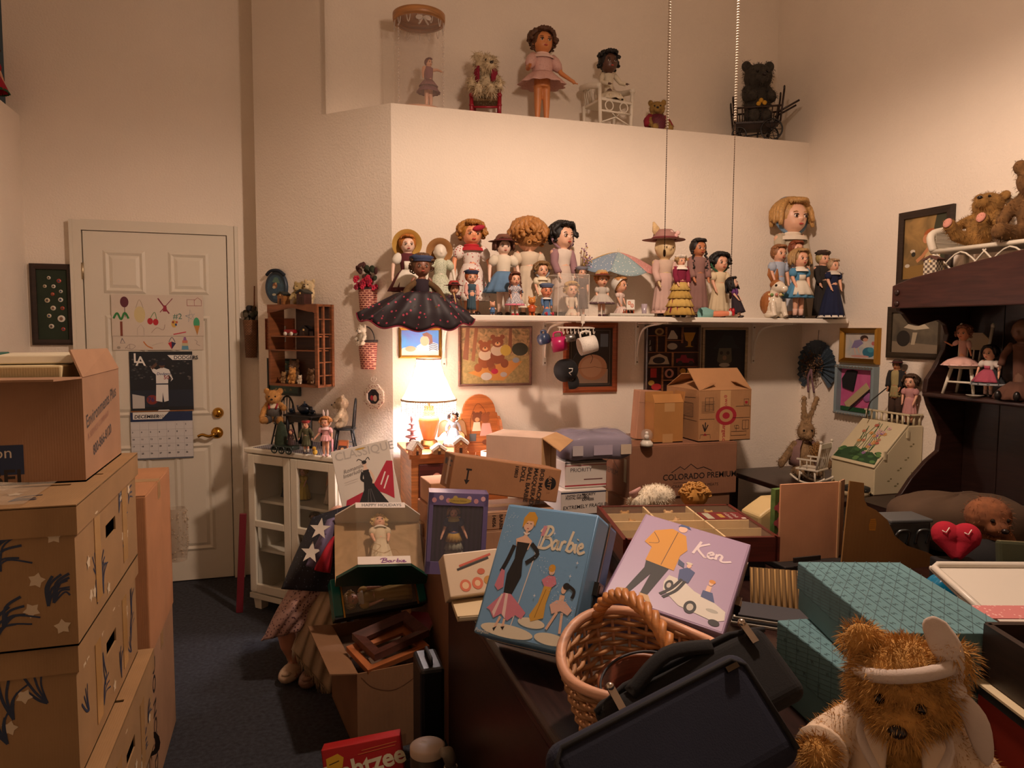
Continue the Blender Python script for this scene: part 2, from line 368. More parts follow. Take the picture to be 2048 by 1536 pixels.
# ================================================================= DARK DESK (foreground) and HUTCH
ZT = .74
desk = T('writing_desk', 'large dark stained wooden desk buried under doll cases', 'desk', (1.43, 1.42, 0))
tm = mat('#2a1814', 'wood', .3, sc=(30, 2, 3))
mb = MB(); w_, d_ = 1.94, 1.62
mb.box((0, 0, ZT-.02), (w_, d_, .04), tm); mb.build('top', desk, bev=.015)
MB().box((-w_/2+.03, 0, (ZT-.04)/2), (.03, d_-.06, ZT-.04), DW).build('side_panel', desk)
MB().box((w_/2-.03, 0, (ZT-.04)/2), (.03, d_-.06, ZT-.04), DW).build('side_panel', desk)
MB().box((0, d_/2-.05, (ZT-.04)/2), (w_-.1, .02, ZT-.04), DW).build('back_panel', desk)
YH = 2.63
base = T('low_cupboard', 'dark low cupboard under the hutch by the right wall', 'cupboard', (2.73, 1.75, 0))
MB().box((0, 0, (ZT-.001)/2), (.58, 1.8, ZT-.001), DW2).build('body', base); 
for y in (-.45, .45): MB().box((-.292, y, .36), (.012, .84, .62), DW).build('door', base)
hu = T('hutch', 'dark wooden hutch with scalloped sides and arched cornice against right wall', 'hutch', (2.73, 1.75, ZT))
prof_px = [(1792, 566), (1790, 622), (1800, 628), (1815, 648), (1830, 652), (1850, 645), (1868, 640), (1883, 650), (1888, 668), (1880, 700), (1862, 735), (1847, 758), (1843, 783), (1850, 810), (1862, 838), (1872, 870), (1868, 900), (1845, 920), (1815, 955), (1795, 985), (1786, 1015)]
pr = [onY(a, b, YH) for a, b in prof_px]; prof = [(p.x-2.73, p.z-ZT) for p in pr]; prof[-1] = (prof[-1][0], 0)
wx = XR-.004-2.73
xf = prof[0][0]; zb = onX(1790, 617, 2.73+xf).z-ZT; poly = prof + [(wx, 0), (wx, zb+.02), (xf+.02, zb+.02)]
for yy in (YH-1.75, -.88): MB().prism(poly, yy-.025, yy, DW, False).build('side_panel', hu, bev=.004)
xf = prof[0][0]
for i in range(10): MB().box((wx-.008, YH-1.75-.025-.0875-i*.173, .5), (.014, .171, .98), DW2).build('back_plank', hu, bev=.003)
zsh = onY(1843, 783, YH).z-ZT
xs = prof[12][0]
MB().box(((xs+wx)/2, 0, zsh-.012), (wx-xs, 1.76, .024), DW).build('shelf', hu, bev=.008)
cor = [onX(a, b, 2.73+xf) for a, b in ((1793, 572), (1830, 556), (1880, 543), (1940, 527), (2000, 512), (2048, 500))]
cp = [(p.y-1.75, p.z-ZT) for p in cor]; ymid = -.0; half = [(y, z) for y, z in cp]
far_y = YH-1.75
ptop = [(far_y, half[0][1])] + [(y, z) for y, z in half[1:]]
ylast = ptop[-1][0]; pk = ptop[-1][1]
ptop += [(ylast-.35, pk+.012)] + [(2*(ylast-.35)-y, z) for y, z in reversed(ptop[1:])][:4] + [(-.88, half[0][1])]
zb = onX(1790, 617, 2.73+xf).z-ZT
n = len(ptop); lowp = [(-.88, zb), (far_y, zb)]
allp = ptop + lowp; V = [(xf-.02, y, z) for y, z in allp] + [(xf+.012, y, z) for y, z in allp]; n = len(allp)
MB().add(V, [tuple(range(n)), tuple(range(2*n-1, n-1, -1))] + [(i, i+n, (i+1) % n+n, (i+1) % n) for i in range(n)], mat('#3b1f1a', 'wood', .3, sc=(3, 3, 30)), False).build('cornice', hu, bev=.004)
ztop = zb+.03
MB().box(((xf+wx)/2, 0, ztop), (wx-xf, 1.76, .02), DW).build('top_board', hu)
for zz in (zb+.02, half[0][1]-.03): MB().ell((xf-.022, far_y-.03, zz), (.008, .014, .014), DW, seg=10, ring=6).build('rosette', hu)
HUT_TOP = ZT+ztop+.01; HUT_SH = ZT+zsh
# ================================================================= GLASS-DOORED CABINET at the angled wall
CABW, CABD, CABH = .60, .31, .865
nA = Vector((-1, -1, 0)).normalized()
cc = Vector((.02, 3.825, 0)) - nA*(CABD/2)
kk = cc - nA*(CABD/2); shift = (4.285 - (kk.x+kk.y))/2; cc += Vector((shift, shift, 0))
CREAM = mat('#e3dcc8', 'plain', .45)
cab = T('glass_cabinet', 'cream wooden curio cabinet with two glass doors in the corner', 'cabinet', cc, -45)
w_, d_, h_ = CABW, CABD, CABH
MB().box((0, 0, h_-.012), (w_+.05, d_+.04, .024), CREAM).build('top', cab, bev=.005)
for sx in (-1, 1): MB().box((sx*(w_/2-.009), 0, h_/2+.02), (.018, d_, h_-.065), CREAM).build('side_panel', cab)
MB().box((0, d_/2-.006, h_/2+.02), (w_-.036, .012, h_-.065), CREAM).build('back_panel', cab)
MB().box((0, -.005, .075), (w_+.02, d_+.02, .03), CREAM).build('bottom_board', cab, bev=.004)
for sx in (-1, 1):
    for sy in (-1, 1): MB().box((sx*(w_/2-.03), sy*(d_/2-.03), .03), (.045, .045, .06), CREAM, taper=1.25).build('leg', cab)
for z in (.31, .575): MB().box((0, .01, z), (w_-.04, d_-.06, .014), CREAM).build('inner_shelf', cab)
GL = mat('#8a908c', 'film', a=.06)
for sx in (-1, 1):
    x0, x1 = (-w_/2+.004, -.002) if sx < 0 else (.002, w_/2-.004); y = -d_/2-.010; z0, z1 = .1, h_-.03
    D = T('door', 'x', 'x', (0, 0, 0)); del D['label']; del D['category']
    mb = MB(); st = .045
    for xx in (x0+st/2, x1-st/2): mb.box((xx, y, (z0+z1)/2), (st, .02, z1-z0), CREAM)
    for zz in (z0+st/2, .47, z1-st/2): mb.box(((x0+x1)/2, y, zz), (x1-x0-2*st, .02, st if zz != .47 else .035), CREAM)
    bpy.data.objects.remove(D); D = mb.build('door', cab, bev=.003)
    for a, b in ((z0+st, .4525), (.4875, z1-st)): MB().box(((x0+x1)/2, y+.003, (a+b)/2), (x1-x0-2*st, .003, b-a), GL).build('pane', D)
    MB().lathe((sx*.028, y-.01, .47), [(.008, 0), (.008, -.01), (.018, -.018), (.018, -.03), (0, -.034)], CREAM, 14, R=RX(-90) @ RX(180)).build('knob', D)
CAB_Z = h_
def cabP(x, y, z=0):   # point in cabinet frame -> world
    q = RZ(-45) @ Vector((x, y, 0)); return Vector((cc.x+q.x, cc.y+q.y, z))
# ================================================================= LAMP STAND, LAMP
LZ = .912; ls0 = onY(818, 915, 3.34).x; ls1 = onY(938, 912, 3.34).x
OAK = mat('#b4703c', 'wood', .45); RED = mat('#4a1513', 'wood', .5)
st = T('nightstand', 'oak nightstand with dark red rose painted door holding the lit lamp', 'nightstand', ((ls0+ls1)/2, 3.53, 0))
sw = ls1-ls0
MB().box((0, 0, LZ-.012), (sw, .39, .024), OAK).build('top', st, bev=.004)
MB().box((0, .01, (LZ-.024)/2), (sw-.03, .34, LZ-.025), OAK).build('body', st)
ND = MB().box((0, -.166, LZ-.024-.2), (sw-.1, .014, .34), RED).build('door', st, bev=.003)
MB().ell((sw/2-.065, -.178, LZ-.26), .011, OAK, seg=10, ring=7).build('knob', ND)
rose = [('s', '#5b7a4a', .004, [(.5, .75), (.62, .62), (.5, .5), (.4, .6)]), ('e', '#6d8a58', .62, .76, .07, .03), ('e', '#5f7d50', .42, .66, .05, .03), ('e', '#c98a78', .45, .8, .12, .075), ('e', '#dba390', .43, .81, .085, .05), ('e', '#b86f62', .46, .82, .045, .025), ('s', '#e9bdae', .003, [(.36, .8), (.45, .75), (.54, .8)])]
art(ND, (-(sw-.1)/2, -.1735, LZ-.394), (sw-.1, 0, 0), (0, 0, .34), rose)
lb = onY(858, 893, 3.53)
lamp = T('table_lamp', 'lit table lamp with ivory fabric shade, bead fringe and amber glass base', 'lamp', (lb.x, 3.53, LZ))
LW = mat('#f4e8d8', 'shade'); AM = mat('#d98f52', 'gloss', .25)
k = 3.7/F
MB().lathe((0, 0, 0), [(0, 0), (.062, 0), (.064, .012), (.045, .02), (.04, .034), (.03, .038)], mat('#a67c4a', 'metal', .3), 24).build('base', lamp)
MB().lathe((0, 0, .036), [(.028, 0), (.034, .02), (.046, .06), (.052, .095), (.047, .115), (.027, .124), (.03, .135), (.026, .14), (.022, .155), (.026, .17)], AM, 24).build('body', lamp)
hs = .235
MB().lathe((0, 0, 0), [(.133, hs), (.115, hs+.03), (.095, hs+.075), (.076, hs+.12), (.062, hs+.165), (.058, hs+.2)], LW, 28).build('lamp_shade', lamp)
tr = MB().torus((0, 0, hs), .134, .005, mat('#a48a68', 'cloth'), seg=28); tr.torus((0, 0, hs+.2), .059, .004, mat('#b98c6a', 'cloth'), seg=24)
for i in range(8):
    a = i*math.pi/4+.2; tr.tube([(r_*1.01*math.cos(a), r_*1.01*math.sin(a), z) for r_, z in [(.133, hs), (.095, hs+.075), (.058, hs+.2)]], .0016, mat('#a48a68', 'cloth'), 5)
tr.build('shade_trim', lamp)
mb = MB(); bead = mat('#f3ece2', 'gloss', .2)
for i in range(64):
    a = i*2*math.pi/64
    for j in range(6 + i % 3): mb.ell((.133*math.cos(a), .133*math.sin(a), hs-.006-j*.0085), (.0028, .0028, .0036), bead, seg=6, ring=4)
fr = mb.build('bead_fringe', lamp); fr['kind'] = 'stuff'
MB().ell((0, 0, hs+.08), (.028, .028, .042), mat('#fff0dd', 'emit', e=6), seg=14, ring=9).build('bulb', lamp)
MB().tube([(0, 0, .2), (0, 0, hs+.05)], .006, BR).build('stem', lamp)
ld = bpy.data.lights.new('lamp_light', 'POINT'); ld.energy = LAMP_W; ld.color = LAMP_COL; ld.shadow_soft_size = .045
lo = bpy.data.objects.new('lamp_light', ld); COL.objects.link(lo); lo.parent = lamp; lo.location = (0, 0, hs+.08)
bpy.data.objects['bulb'].visible_shadow = True
# ================================================================= DOLLS AND BEARS
SK = '#e0a888'; PALE = '#e8c4ae'
def doll(label, loc, h, rz=0, skin=SK, hf=.22, hair='#6b4020', style='bob', dress='#c9a0a0', dk='cloth', dkw=None, hem=.16, flare=.20, waist=.085, apron=None, sleeve='same', slv='puff', collar=None, shoes='#2a1c18', socks=None, hat=None, hatc='#8a6a4a', pose='stand', arms=None, trim=None, group=None, name='doll', legs=True, face=True, lips='#b04038', eye='#3a2a1c', tiers=None, cat='doll', bodice=None, lock=None, tight=0, tilt=0):
    t = T(name, label, cat, loc, rz, group=group) if not tilt else T(name, label, cat, loc, rot=(math.radians(tilt), 0, math.radians(rz)), group=group)
    sm = mat(skin, 'skin'); dm = mat(dress or skin, dk, **(dkw or {})); bm_ = mat(bodice, 'cloth') if bodice else dm
    s = h; hh = hf; hr = hh*.5; sit = pose == 'sit'
    zt = 1.0; 
    if sit:      # total height measured from the seat
        hipz = .10; shz = 1-hh*1.02
    else: hipz = .42; shz = 1-hh*1.02
    hc = Vector((0, -.01, 1-hr))
    def V_(p): return tuple(q*s for q in p)
    def tub(mb, pts, rad, m, seg=8): mb.tube([V_(p) for p in pts], [r_*s for r_ in rad], m, seg)
    b = MB(); sw = .075 + hh*.16
    # one continuous body, joined by a voxel remesh
    b.ell(V_(hc), V_((hr*.84, hr*.86, hr)), sm, seg=16, ring=12)
    b.ell(V_((0, hc.y-hr*.42, hc.z-hr*.32)), V_((hr*.6, hr*.42, hr*.5)), sm)
    b.ell(V_((0, hc.y-hr*.9, hc.z-hr*.16)), V_((hr*.11, hr*.12, hr*.13)), sm, seg=8, ring=6)
    for sx in (-1, 1): b.ell(V_((sx*hr*.84, hc.y, hc.z-hr*.12)), V_((hr*.1, hr*.16, hr*.2)), sm, seg=8, ring=6)
    tub(b, [(0, 0, shz-.02), (0, 0, 1-hh*.9)], [.045, .036], sm)
    tub(b, [(0, 0, hipz-.02), (0, 0, hipz+.06), (0, 0, (hipz+shz)/2+.02), (0, 0, shz-.03), (0, 0, shz+.015)], [.085, .09, .072, .082, .05], sm, 12)
    A = arms or ({k: ((sw+.014, -.03, shz-.15), (sw-.004, -.085, shz-.27)) for k in (-1, 1)} if tight else {})
    for sx in (-1, 1):
        e, w_ = A.get(sx, ((.075+sw, -.01, shz-.15), (.09+sw, -.05, shz-.29)))
        e = (sx*abs(e[0]) if len(e) == 3 else e[0], e[1], e[2]); w_ = (sx*w_[0], w_[1], w_[2])
        tub(b, [(sx*(sw-.02), 0, shz-.015), (sx*(sw+.012), 0, shz-.03), e, w_], [.036, .035, .028, .02], sm)
        hd = (Vector(w_)-Vector(e)).normalized(); hp = Vector(w_)+hd*.022
        b.ell(V_(hp), V_((.021, .018, .028)), sm, seg=8, ring=6)
        for q in (-1, 0, 1): tub(b, [hp, hp+hd*.03+Vector((q*.009, -.008, 0)), hp+hd*.045+Vector((q*.011, -.018, -.004))], [.009, .008, .006], sm, 6)
        tub(b, [hp, hp+Vector((-sx*.022, -.015, .002))], [.009, .006], sm, 6)
        lm = sm
        if legs:
            if sit:
                P_ = [(sx*.05, 0, .07), (sx*.085, -.17, .075), (sx*.10, -.31, .05)]; ft = (sx*.105, -.33, .06); fr_ = (.032, .032, .05)
            else:
                P_ = [(sx*.045, 0, hipz), (sx*.05, -.005, hipz*.52), (sx*.052, .0, .045)]; ft = (sx*.055, -.03, .024); fr_ = (.03, .055, .024)
            tub(b, P_, [.052, .04, .026], sm)
            b.ell(V_(ft), V_(fr_), sm, seg=10, ring=7)
            if shoes: 
                q = MB(); q.ell(V_(ft), V_(tuple(x*1.22 for x in fr_)), mat(shoes, 'plain', .35), seg=12, ring=8); q.build('shoe', t)
            if socks:
                q = MB(); a_, c_ = Vector(P_[1]), Vector(P_[2]); tub(q, [a_.lerp(c_, .45), a_.lerp(c_, .75), c_], [.037, .034, .032], mat(socks, 'cloth')); q.build('sock', t)
    b.build('body', t, voxel=max(.0016, s*.0125))
    # face
    if face:
        for sx in (-1, 1):
            yy = hc.y-hr*.80; zz = hc.z-hr*.02; q = MB()
            q.ell(V_((sx*hr*.34, yy, zz)), V_((hr*.125, hr*.08, hr*.095)), mat('#efe6da', 'gloss', .15), seg=10, ring=7)
            q.ell(V_((sx*hr*.34, yy-hr*.055, zz)), V_((hr*.085, hr*.06, hr*.088)), mat(eye, 'gloss', .1), seg=10, ring=7)
            q.tube([V_((sx*hr*.34+hr*.17*k, yy-hr*.02-hr*.06*(1-k*k), zz+hr*(.13-.05*k*k))) for k in (-1, -.5, 0, .5, 1)], s*hr*.028, mat('#2a1a12'), 5)
            q.build('eye', t)
            q = MB(); q.tube([V_((sx*hr*(.34+.17*k), hc.y-hr*(.80-.03*abs(k)), hc.z+hr*(.27-.04*k*k))) for k in (-1, 0, 1)], s*hr*.025, mat(hair if style != 'none' else '#5a3a24'), 5); q.build('eyebrow', t)
        q = MB(); q.ell(V_((0, hc.y-hr*.87, hc.z-hr*.48)), V_((hr*.17, hr*.06, hr*.06)), mat(lips, 'plain', .4), seg=10, ring=6); q.build('mouth', t)
    # hair made of locks
    if style not in ('none',):
        hm = mat(hair, 'hair'); q = MB(); rg = random.Random(int(loc[0]*1000) + len(label)); R_ = hr*.98*(1.14 if style in ('curly', 'back', 'afro', 'long') else 1.03)
        q.ell(V_((0, hc.y+hr*.20, hc.z+hr*.17)), V_((hr*1.04, hr*.92, hr*1.0)), hm, seg=16, ring=10, nz=.02, seed=3)
        L_ = lock if lock is not None else {'bob': 1.5, 'long': 2.6, 'curly': 1.55, 'short': .9, 'updo': .4, 'braids': .8, 'pony': .6, 'back': 1.7, 'afro': 1.0}[style]
        nl = 30
        for i in range(nl):
            a = (i+.5)/nl*2*math.pi; front = math.cos(a)         # front>0 : toward -y
            fx = math.sin(a); fy = -math.cos(a)
            if style != 'back' and front > .55: ln = .62 if abs(fx) < .8 else .7; bang = True
            else: ln = L_*rg.uniform(.88, 1.08); bang = False
            pts = []; K = 7 if not bang else 4; rr = hr*(.24 if style in ('curly', 'back', 'afro') else .23)
            for k in range(K+1):
                u_ = k/K; d_ = u_*ln                                # path length in head radii
                th = min(d_, 1.25)*1.02
                x = math.sin(th)*R_*1.1*fx; y = math.sin(th)*R_*fy + hr*.08; z = hc.z + math.cos(th)*hr*1.05
                if d_ > 1.25: z -= (d_-1.25)*hr*1.0; x *= 1+.12*(d_-1.25); y = y + hr*(.12 if abs(fx) < .6 else -.18)*(d_-1.25)
                wv = hr*(.14 if style in ('curly', 'back', 'afro') else .03)*(u_ if bang else 1)
                if style in ('curly', 'back', 'afro'): x += wv*math.sin(9*u_+i*2); y += wv*math.cos(9*u_+i*1.3); z += wv*.5*math.sin(7*u_+i)
                if bang and not style == 'back': y = min(y, -math.sqrt(max(0, 1-(x/(hr*.9))**2))*hr*.84) if u_ > .5 else y
                pts.append(V_((x, hc.y+y, z)))
            q.tube(pts, [s*rr*(1-.45*(k/K)**2) for k in range(K+1)], hm, 6)
        if style in ('curly', 'afro', 'back'):
            for i in range(80):
                a = rg.uniform(0, 2*math.pi); th = rg.uniform(.1, 2.1)
                if -math.cos(a) < -.35 and th > .75 and style != 'back': continue
                c_ = V_((math.sin(th)*math.sin(a)*hr*1.08, hc.y+hr*.1-math.sin(th)*math.cos(a)*hr, hc.z+math.cos(th)*hr*1.1))
                q.torus(c_, s*hr*.13, s*hr*.075, hm, R=RX(rg.uniform(0, 180)) @ RZ(rg.uniform(0, 180)), seg=9, k=5)
        if style == 'braids':
            for sx in (-1, 1):
                for k in range(11):
                    q.ell(V_((sx*(hr*.85+.012*math.sin(k*2.2)+.001*k), hc.y-hr*.12-.004*k, hc.z-hr*.35-k*hr*.23)), V_((hr*.17, hr*.17, hr*.16)), hm, seg=8, ring=6)
        if style == 'updo': q.ell(V_((0, hc.y+hr*.5, hc.z+hr*.9)), V_((hr*.5, hr*.5, hr*.42)), hm, seg=12, ring=8, nz=.06)
        if style == 'pony': tub(q, [(0, hr*.8, hc.z+hr*.5), (0, hr*1.5, hc.z+hr*.3), (.02, hr*1.6, hc.z-hr*1.2)], [hr*.3, hr*.35, hr*.1], hm)
        q.build('hair', t)
    # clothes
    if dress:
        q = MB(); wz = hipz + (shz-hipz)*.42 if not sit else .22
        if sit: pf = [(.06, shz+.005), (sw-.012, shz-.02), (waist+.015, shz-.10), (waist, wz), (flare*.8, wz-.08), (flare*1.05, .06), (flare*1.12, .012)]
        else:
            pf = [(.055, shz+.01), (sw-.005, shz-.015), (waist+.012, shz-.10), (waist, wz)]
            for k in range(1, 7): u_ = k/6; pf.append((waist + (flare-waist)*(u_**.75), wz + (hem-wz)*u_))
        cut = 4 if not sit else 4
        q.lathe((0, 0, 0), [(r_*s, z*s) for r_, z in pf[:cut]], bm_, 28, sy=.86)
        q2 = MB(); q2.lathe((0, (-.06*s if sit else 0), 0), [(r_*s, z*s) for r_, z in pf[cut-1:]], dm, 48, sy=.9 if not sit else 1.15, rip=(11, .09), wob=1.2)
        if trim: r_, z = pf[-1]; q2.lathe((0, (-.06*s if sit else 0), 0), [(r_*s*1.02, (z+.025)*s), (r_*s*1.06, z*s), (r_*s*1.1, (z-.012)*s)], mat(trim, 'cloth'), 60, sy=.9 if not sit else 1.15, rip=(24, .06))
        q.build('bodice', t); q2.build('skirt', t, solid=s*.006)
        if tiers:
            for k, tc_ in enumerate(tiers):
                z1 = wz + (hem-wz)*(k+.15)/len(tiers); z2 = wz + (hem-wz)*(k+1.12)/len(tiers); f_ = lambda z: waist + (flare-waist)*(max(0, (wz-z)/(wz-hem))**.75)
                MB().lathe((0, 0, 0), [((f_(z1)+.004)*s, z1*s), ((f_((z1+z2)/2)+.012)*s, (z1+z2)/2*s), ((f_(z2)+.03)*s, z2*s)], mat(tc_, 'cloth'), 48, sy=.92, rip=(14, .07)).build('ruffle', t, solid=s*.006)
        if sleeve:
            sc_ = dm if sleeve == 'same' else mat(sleeve, 'cloth')
            for sx in (-1, 1):
                e, w_ = A.get(sx, ((.075+sw, -.01, shz-.15), (.09+sw, -.05, shz-.29))); e = Vector((sx*abs(e[0]), e[1], e[2])); w_ = Vector((sx*w_[0], w_[1], w_[2])); s0 = Vector((sx*(sw-.015), 0, shz-.012))
                q = MB()
                if slv == 'puff': tub(q, [s0, s0.lerp(e, .3), s0.lerp(e, .62), s0.lerp(e, .85)], [.045, .062, .058, .034], sc_, 12)
                else: tub(q, [s0, s0.lerp(e, .4), e, e.lerp(w_, .55), e.lerp(w_, .92)], [.046, .05, .042, .04, .042], sc_, 12)
                q.build('sleeve', t)
        if apron:
            am = mat(apron, 'cloth'); q = MB(); pf2 = [(r_*s*1.04+.003*s, z*s) for r_, z in pf[cut-1:-1]]
            q.lathe((0, (-.06*s if sit else -.004*s), 0), pf2, am, 20, sy=.93 if not sit else 1.17, a0=math.radians(212), a1=math.radians(328), rip=(9, .05))
            q.lathe((0, -.006*s, 0), [(r_*s*1.05, z*s) for r_, z in pf[2:4]], am, 8, sy=.9, a0=math.radians(235), a1=math.radians(305)); q.build('apron', t, solid=s*.004)
        if collar: MB().torus((0, 0, (shz+.008)*s), (.062)*s, .014*s, mat(collar, 'cloth'), sx=1.15, seg=18).lathe((0, 0, 0), [(.05*s, (shz+.012)*s), ((sw+.01)*s, (shz-.02)*s), ((sw+.02)*s, (shz-.05)*s)], mat(collar, 'cloth'), 36, sy=.9, rip=(18, .06)).build('collar', t)
    if hat:
        m_ = mat(hatc, 'cloth'); q = MB(); top = hc.z+hr*.62
        if hat == 'brim': q.lathe(V_((0, hc.y+hr*.1, top)), [(r_*s*hr, z*s*hr) for r_, z in ((0, .85), (.6, .8), (.88, .5), (.98, 0), (1.35, -.08), (1.75, -.02))], m_, 28, rip=(3, .05)); q.torus(V_((0, hc.y+hr*.1, top+hr*.1)), s*hr*.98, s*hr*.1, mat('#6d2d30', 'cloth'), seg=22)
        elif hat == 'halo': q.lathe(V_((0, hc.y+hr*.55, hc.z+hr*.15)), [(r_*s*hr, z*s*hr) for r_, z in ((0, .5), (.8, .4), (1.1, .05), (1.75, -.12))], m_, 28, R=RX(-72))
        elif hat == 'cap': q.lathe(V_((0, hc.y+hr*.05, top+hr*.05)), [(r_*s*hr, z*s*hr) for r_, z in ((0, .5), (.7, .46), (1.2, .22), (1.0, 0), (.97, -.2))], m_, 24)
        elif hat == 'bonnet': q.lathe(V_((0, hc.y+hr*.25, hc.z+hr*.1)), [(r_*s*hr, z*s*hr) for r_, z in ((0, .95), (.7, .85), (1.08, .35), (1.12, -.1), (1.3, -.5))], m_, 30, R=RX(-58), rip=(15, .05))
        elif hat == 'band': q.torus(V_((0, hc.y+hr*.12, hc.z+hr*.1)), s*hr*1.12, s*hr*.12, m_, R=RX(80), seg=24); q.ell(V_((hr*.75, hc.y, hc.z+hr*.85)), V_((hr*.3, hr*.12, hr*.2)), m_)
        elif hat == 'fur': q.ell(V_((0, hc.y+hr*.1, top+hr*.25)), V_((hr*1.12, hr*1.1, hr*.5)), mat(hatc, 'fur'), nz=.12, seg=20, ring=12)
        q.build('hat', t)
    return t
def teddy(label, loc, h, rz=0, col='#9a6a38', fl=.035, n=2500, pad=None, pose='sit', muz=None, group=None, tilt=(0, 0), arms=None, legs=None, name='teddy_bear', head=(0, 0), cat='teddy bear', ear=1, ears=None, nose=True, wid=.07):
    t = T(name, label, cat, loc, rot=(math.radians(tilt[0]), math.radians(tilt[1]), math.radians(rz)), group=group); m = mat(col, 'fur'); s = h
    hr_ = RZ(head[0]) @ RX(head[1]); hc = Vector((0, -.02, .74))
    def H(p): return hc + hr_ @ Vector(p)
    E_ = [((0, 0, .31), (.215, .18, .30), None), (tuple(hc), (.235, .21, .215), None), (tuple(H((0, -.17, -.06))), (.12, .12, .10), None)]
    for sx in (-1, 1):
        if ear: E_.append((tuple(H((sx*.19, .02, .18))), (.085, .05, .09), None))
        a = (arms or {}).get(sx, ((.27, -.06, .42), (.30, -.18, .27)))
        p0 = Vector((sx*.17, 0, .53)); p1 = Vector((sx*a[0][0], a[0][1], a[0][2])); p2 = Vector((sx*a[1][0], a[1][1], a[1][2]))
        for k in range(4): E_.append((tuple(p0.lerp(p1, k/3)), (.085, .085, .085), None))
        for k in range(1, 4): E_.append((tuple(p1.lerp(p2, k/3)), (.08, .08, .08), None))
        l = (legs or {}).get(sx, ((.19, -.2, .10), (.24, -.38, .12)))
        q0 = Vector((sx*.11, -.03, .12)); q1 = Vector((sx*l[0][0], l[0][1], l[0][2])); q2 = Vector((sx*l[1][0], l[1][1], l[1][2]))
        for k in range(4): E_.append((tuple(q0.lerp(q1, k/3)), (.11, .11, .105), None))
        for k in range(1, 4): E_.append((tuple(q1.lerp(q2, k/3)), (.095, .095, .105), None))
        if pad: MB().ell(tuple(x*s for x in (q2+Vector((0, -.075, 0)))), (.07*s, .035*s, .085*s), mat(pad, 'cloth'), seg=12, ring=8).build('foot_pad', t)
    E_ = [(tuple(x*s for x in c), tuple(x*s for x in r), R) for c, r, R in E_]
    b = MB()
    for c, r, R in E_: b.ell(c, r, m, seg=12, ring=8)
    b.build('body', t, voxel=max(.002, s*.02))
    f = fur(E_, n, fl*s, m, 'fur', t, wid=wid); f['kind'] = 'stuff'
    if nose:
        MB().ell(tuple(x*s for x in H((0, -.295, -.035))), (.04*s, .03*s, .03*s), mat('#1c1210', 'plain', .3), seg=10, ring=7).build('nose', t)
        for sx in (-1, 1): MB().ell(tuple(x*s for x in H((sx*.085, -.195, .04))), .024*s, mat('#140c08', 'gloss', .08), seg=10, ring=7).build('eye', t)
    return t
def stand(px, top, Y, z=None):       # where a figure stands on the shelf and how tall it is
    z = ZS if z is None else z; p = onY(px, top, Y); return (p.x, Y, z), p.z - z
# ------------------------------------------------ on the long shelf, back row
def D(px, top, Y, label, **k):
    loc, h = stand(px, top, Y, k.pop('z', None)); return doll(label, loc, h*k.pop('hs', 1), **k)
G1 = 'dolls on the long white shelf'
D(815, 472, 3.635, 'auburn haired doll in white apron with straw hat behind her head', hair='#b06a28', style='short', dress='#5a2228', apron='#e6dfd0', hat='halo', hatc='#c49a4a', flare=.24, hem=.3, sleeve='#e6dfd0', skin=PALE, group=G1)
D(880, 488, 3.62, 'faceless cloth doll in wide straw hat and pale green print dress', hair='#8a5a30', style='none', face=False, dress='#c9cdb4', dk='dots', dkw=dict(c2='#8d9a7c', sc=160), hat='halo', hatc='#a97a48', skin='#e2d8c6', flare=.22, group=G1)
d_ = D(943, 445, 3.68, 'large smiling doll with golden curls, red bow and red dotted white dress', hair='#a5702f', style='curly', dress='#e6d9cf', dk='dots', dkw=dict(c2='#b3222c', sc=70, p=.25), collar='#b3222c', skin='#e39a70', hf=.25, flare=.2, eye='#4a2a14', lips='#c03a30', group=G1)
hq = stand(943, 445, 3.68)[1]; MB().ell((.05*hq, -.12*hq, .93*hq), (.07*hq, .03*hq, .03*hq), mat('#a81f35', 'cloth'), R=RY(-15)).ell((.05*hq, -.13*hq, .93*hq), .02*hq, mat('#a81f35', 'cloth')).build('hair_bow', d_)
D(1007, 476, 3.56, 'doll in brown brimmed hat and blue denim pinafore dress', hair='#5c3422', style='long', dress='#5d7fa0', bodice='#d8cdb8', sleeve='#d8cdb8', hat='brim', hatc='#6e4534', skin=PALE, hem=.3, flare=.25, lock=1.9, group=G1)
D(1058, 442, 3.635, 'big doll turned to the wall with a mass of tousled blond hair', hair='#a9733c', style='back', face=False, dress='#d6c4ab', tight=1, hf=.32, flare=.15, hem=.1, sleeve='#d6c4ab', trim='#e8dcc8', rz=180, group=G1)
d_ = D(1125, 448, 3.64, 'black haired doll in mauve smocked dress with dried flower bouquet', hair='#15100f', style='curly', dress='#c6b3a4', bodice='#d9cbbd', sleeve='#957277', slv='long', hat='band', hatc='#94747c', skin='#e2b193', hf=.27, hem=.05, flare=.16, tight=1, rz=18, group=G1)
hq = stand(1125, 448, 3.64)[1]; mb = MB(); rg = random.Random(5)
for i in range(60):
    a = rg.uniform(-.9, .9); e = (.16*hq+rg.uniform(0, .11)*hq*math.cos(a), -.15*hq+rg.uniform(-.05, .05)*hq, (.55+.2*math.sin(a)*rg.random()+.08)*hq)
    mb.tube([(.14*hq, -.14*hq, .5*hq), e], .0008, mat('#8c7048'), 3); mb.ell(e, .0042, mat(rg.choice(['#8a5a86', '#b08ab0', '#b9934e', '#7a4a6a']), 'cloth'), seg=5, ring=4)
mb.build('bouquet', d_)
D(1163, 534, 3.58, 'half hidden doll in flat grey cap behind the clear box', tight=1, flare=.14, hair='#5a4632', style='short', dress='#4a3c3c', hat='cap', hatc='#77747e', skin=SK, group=G1)
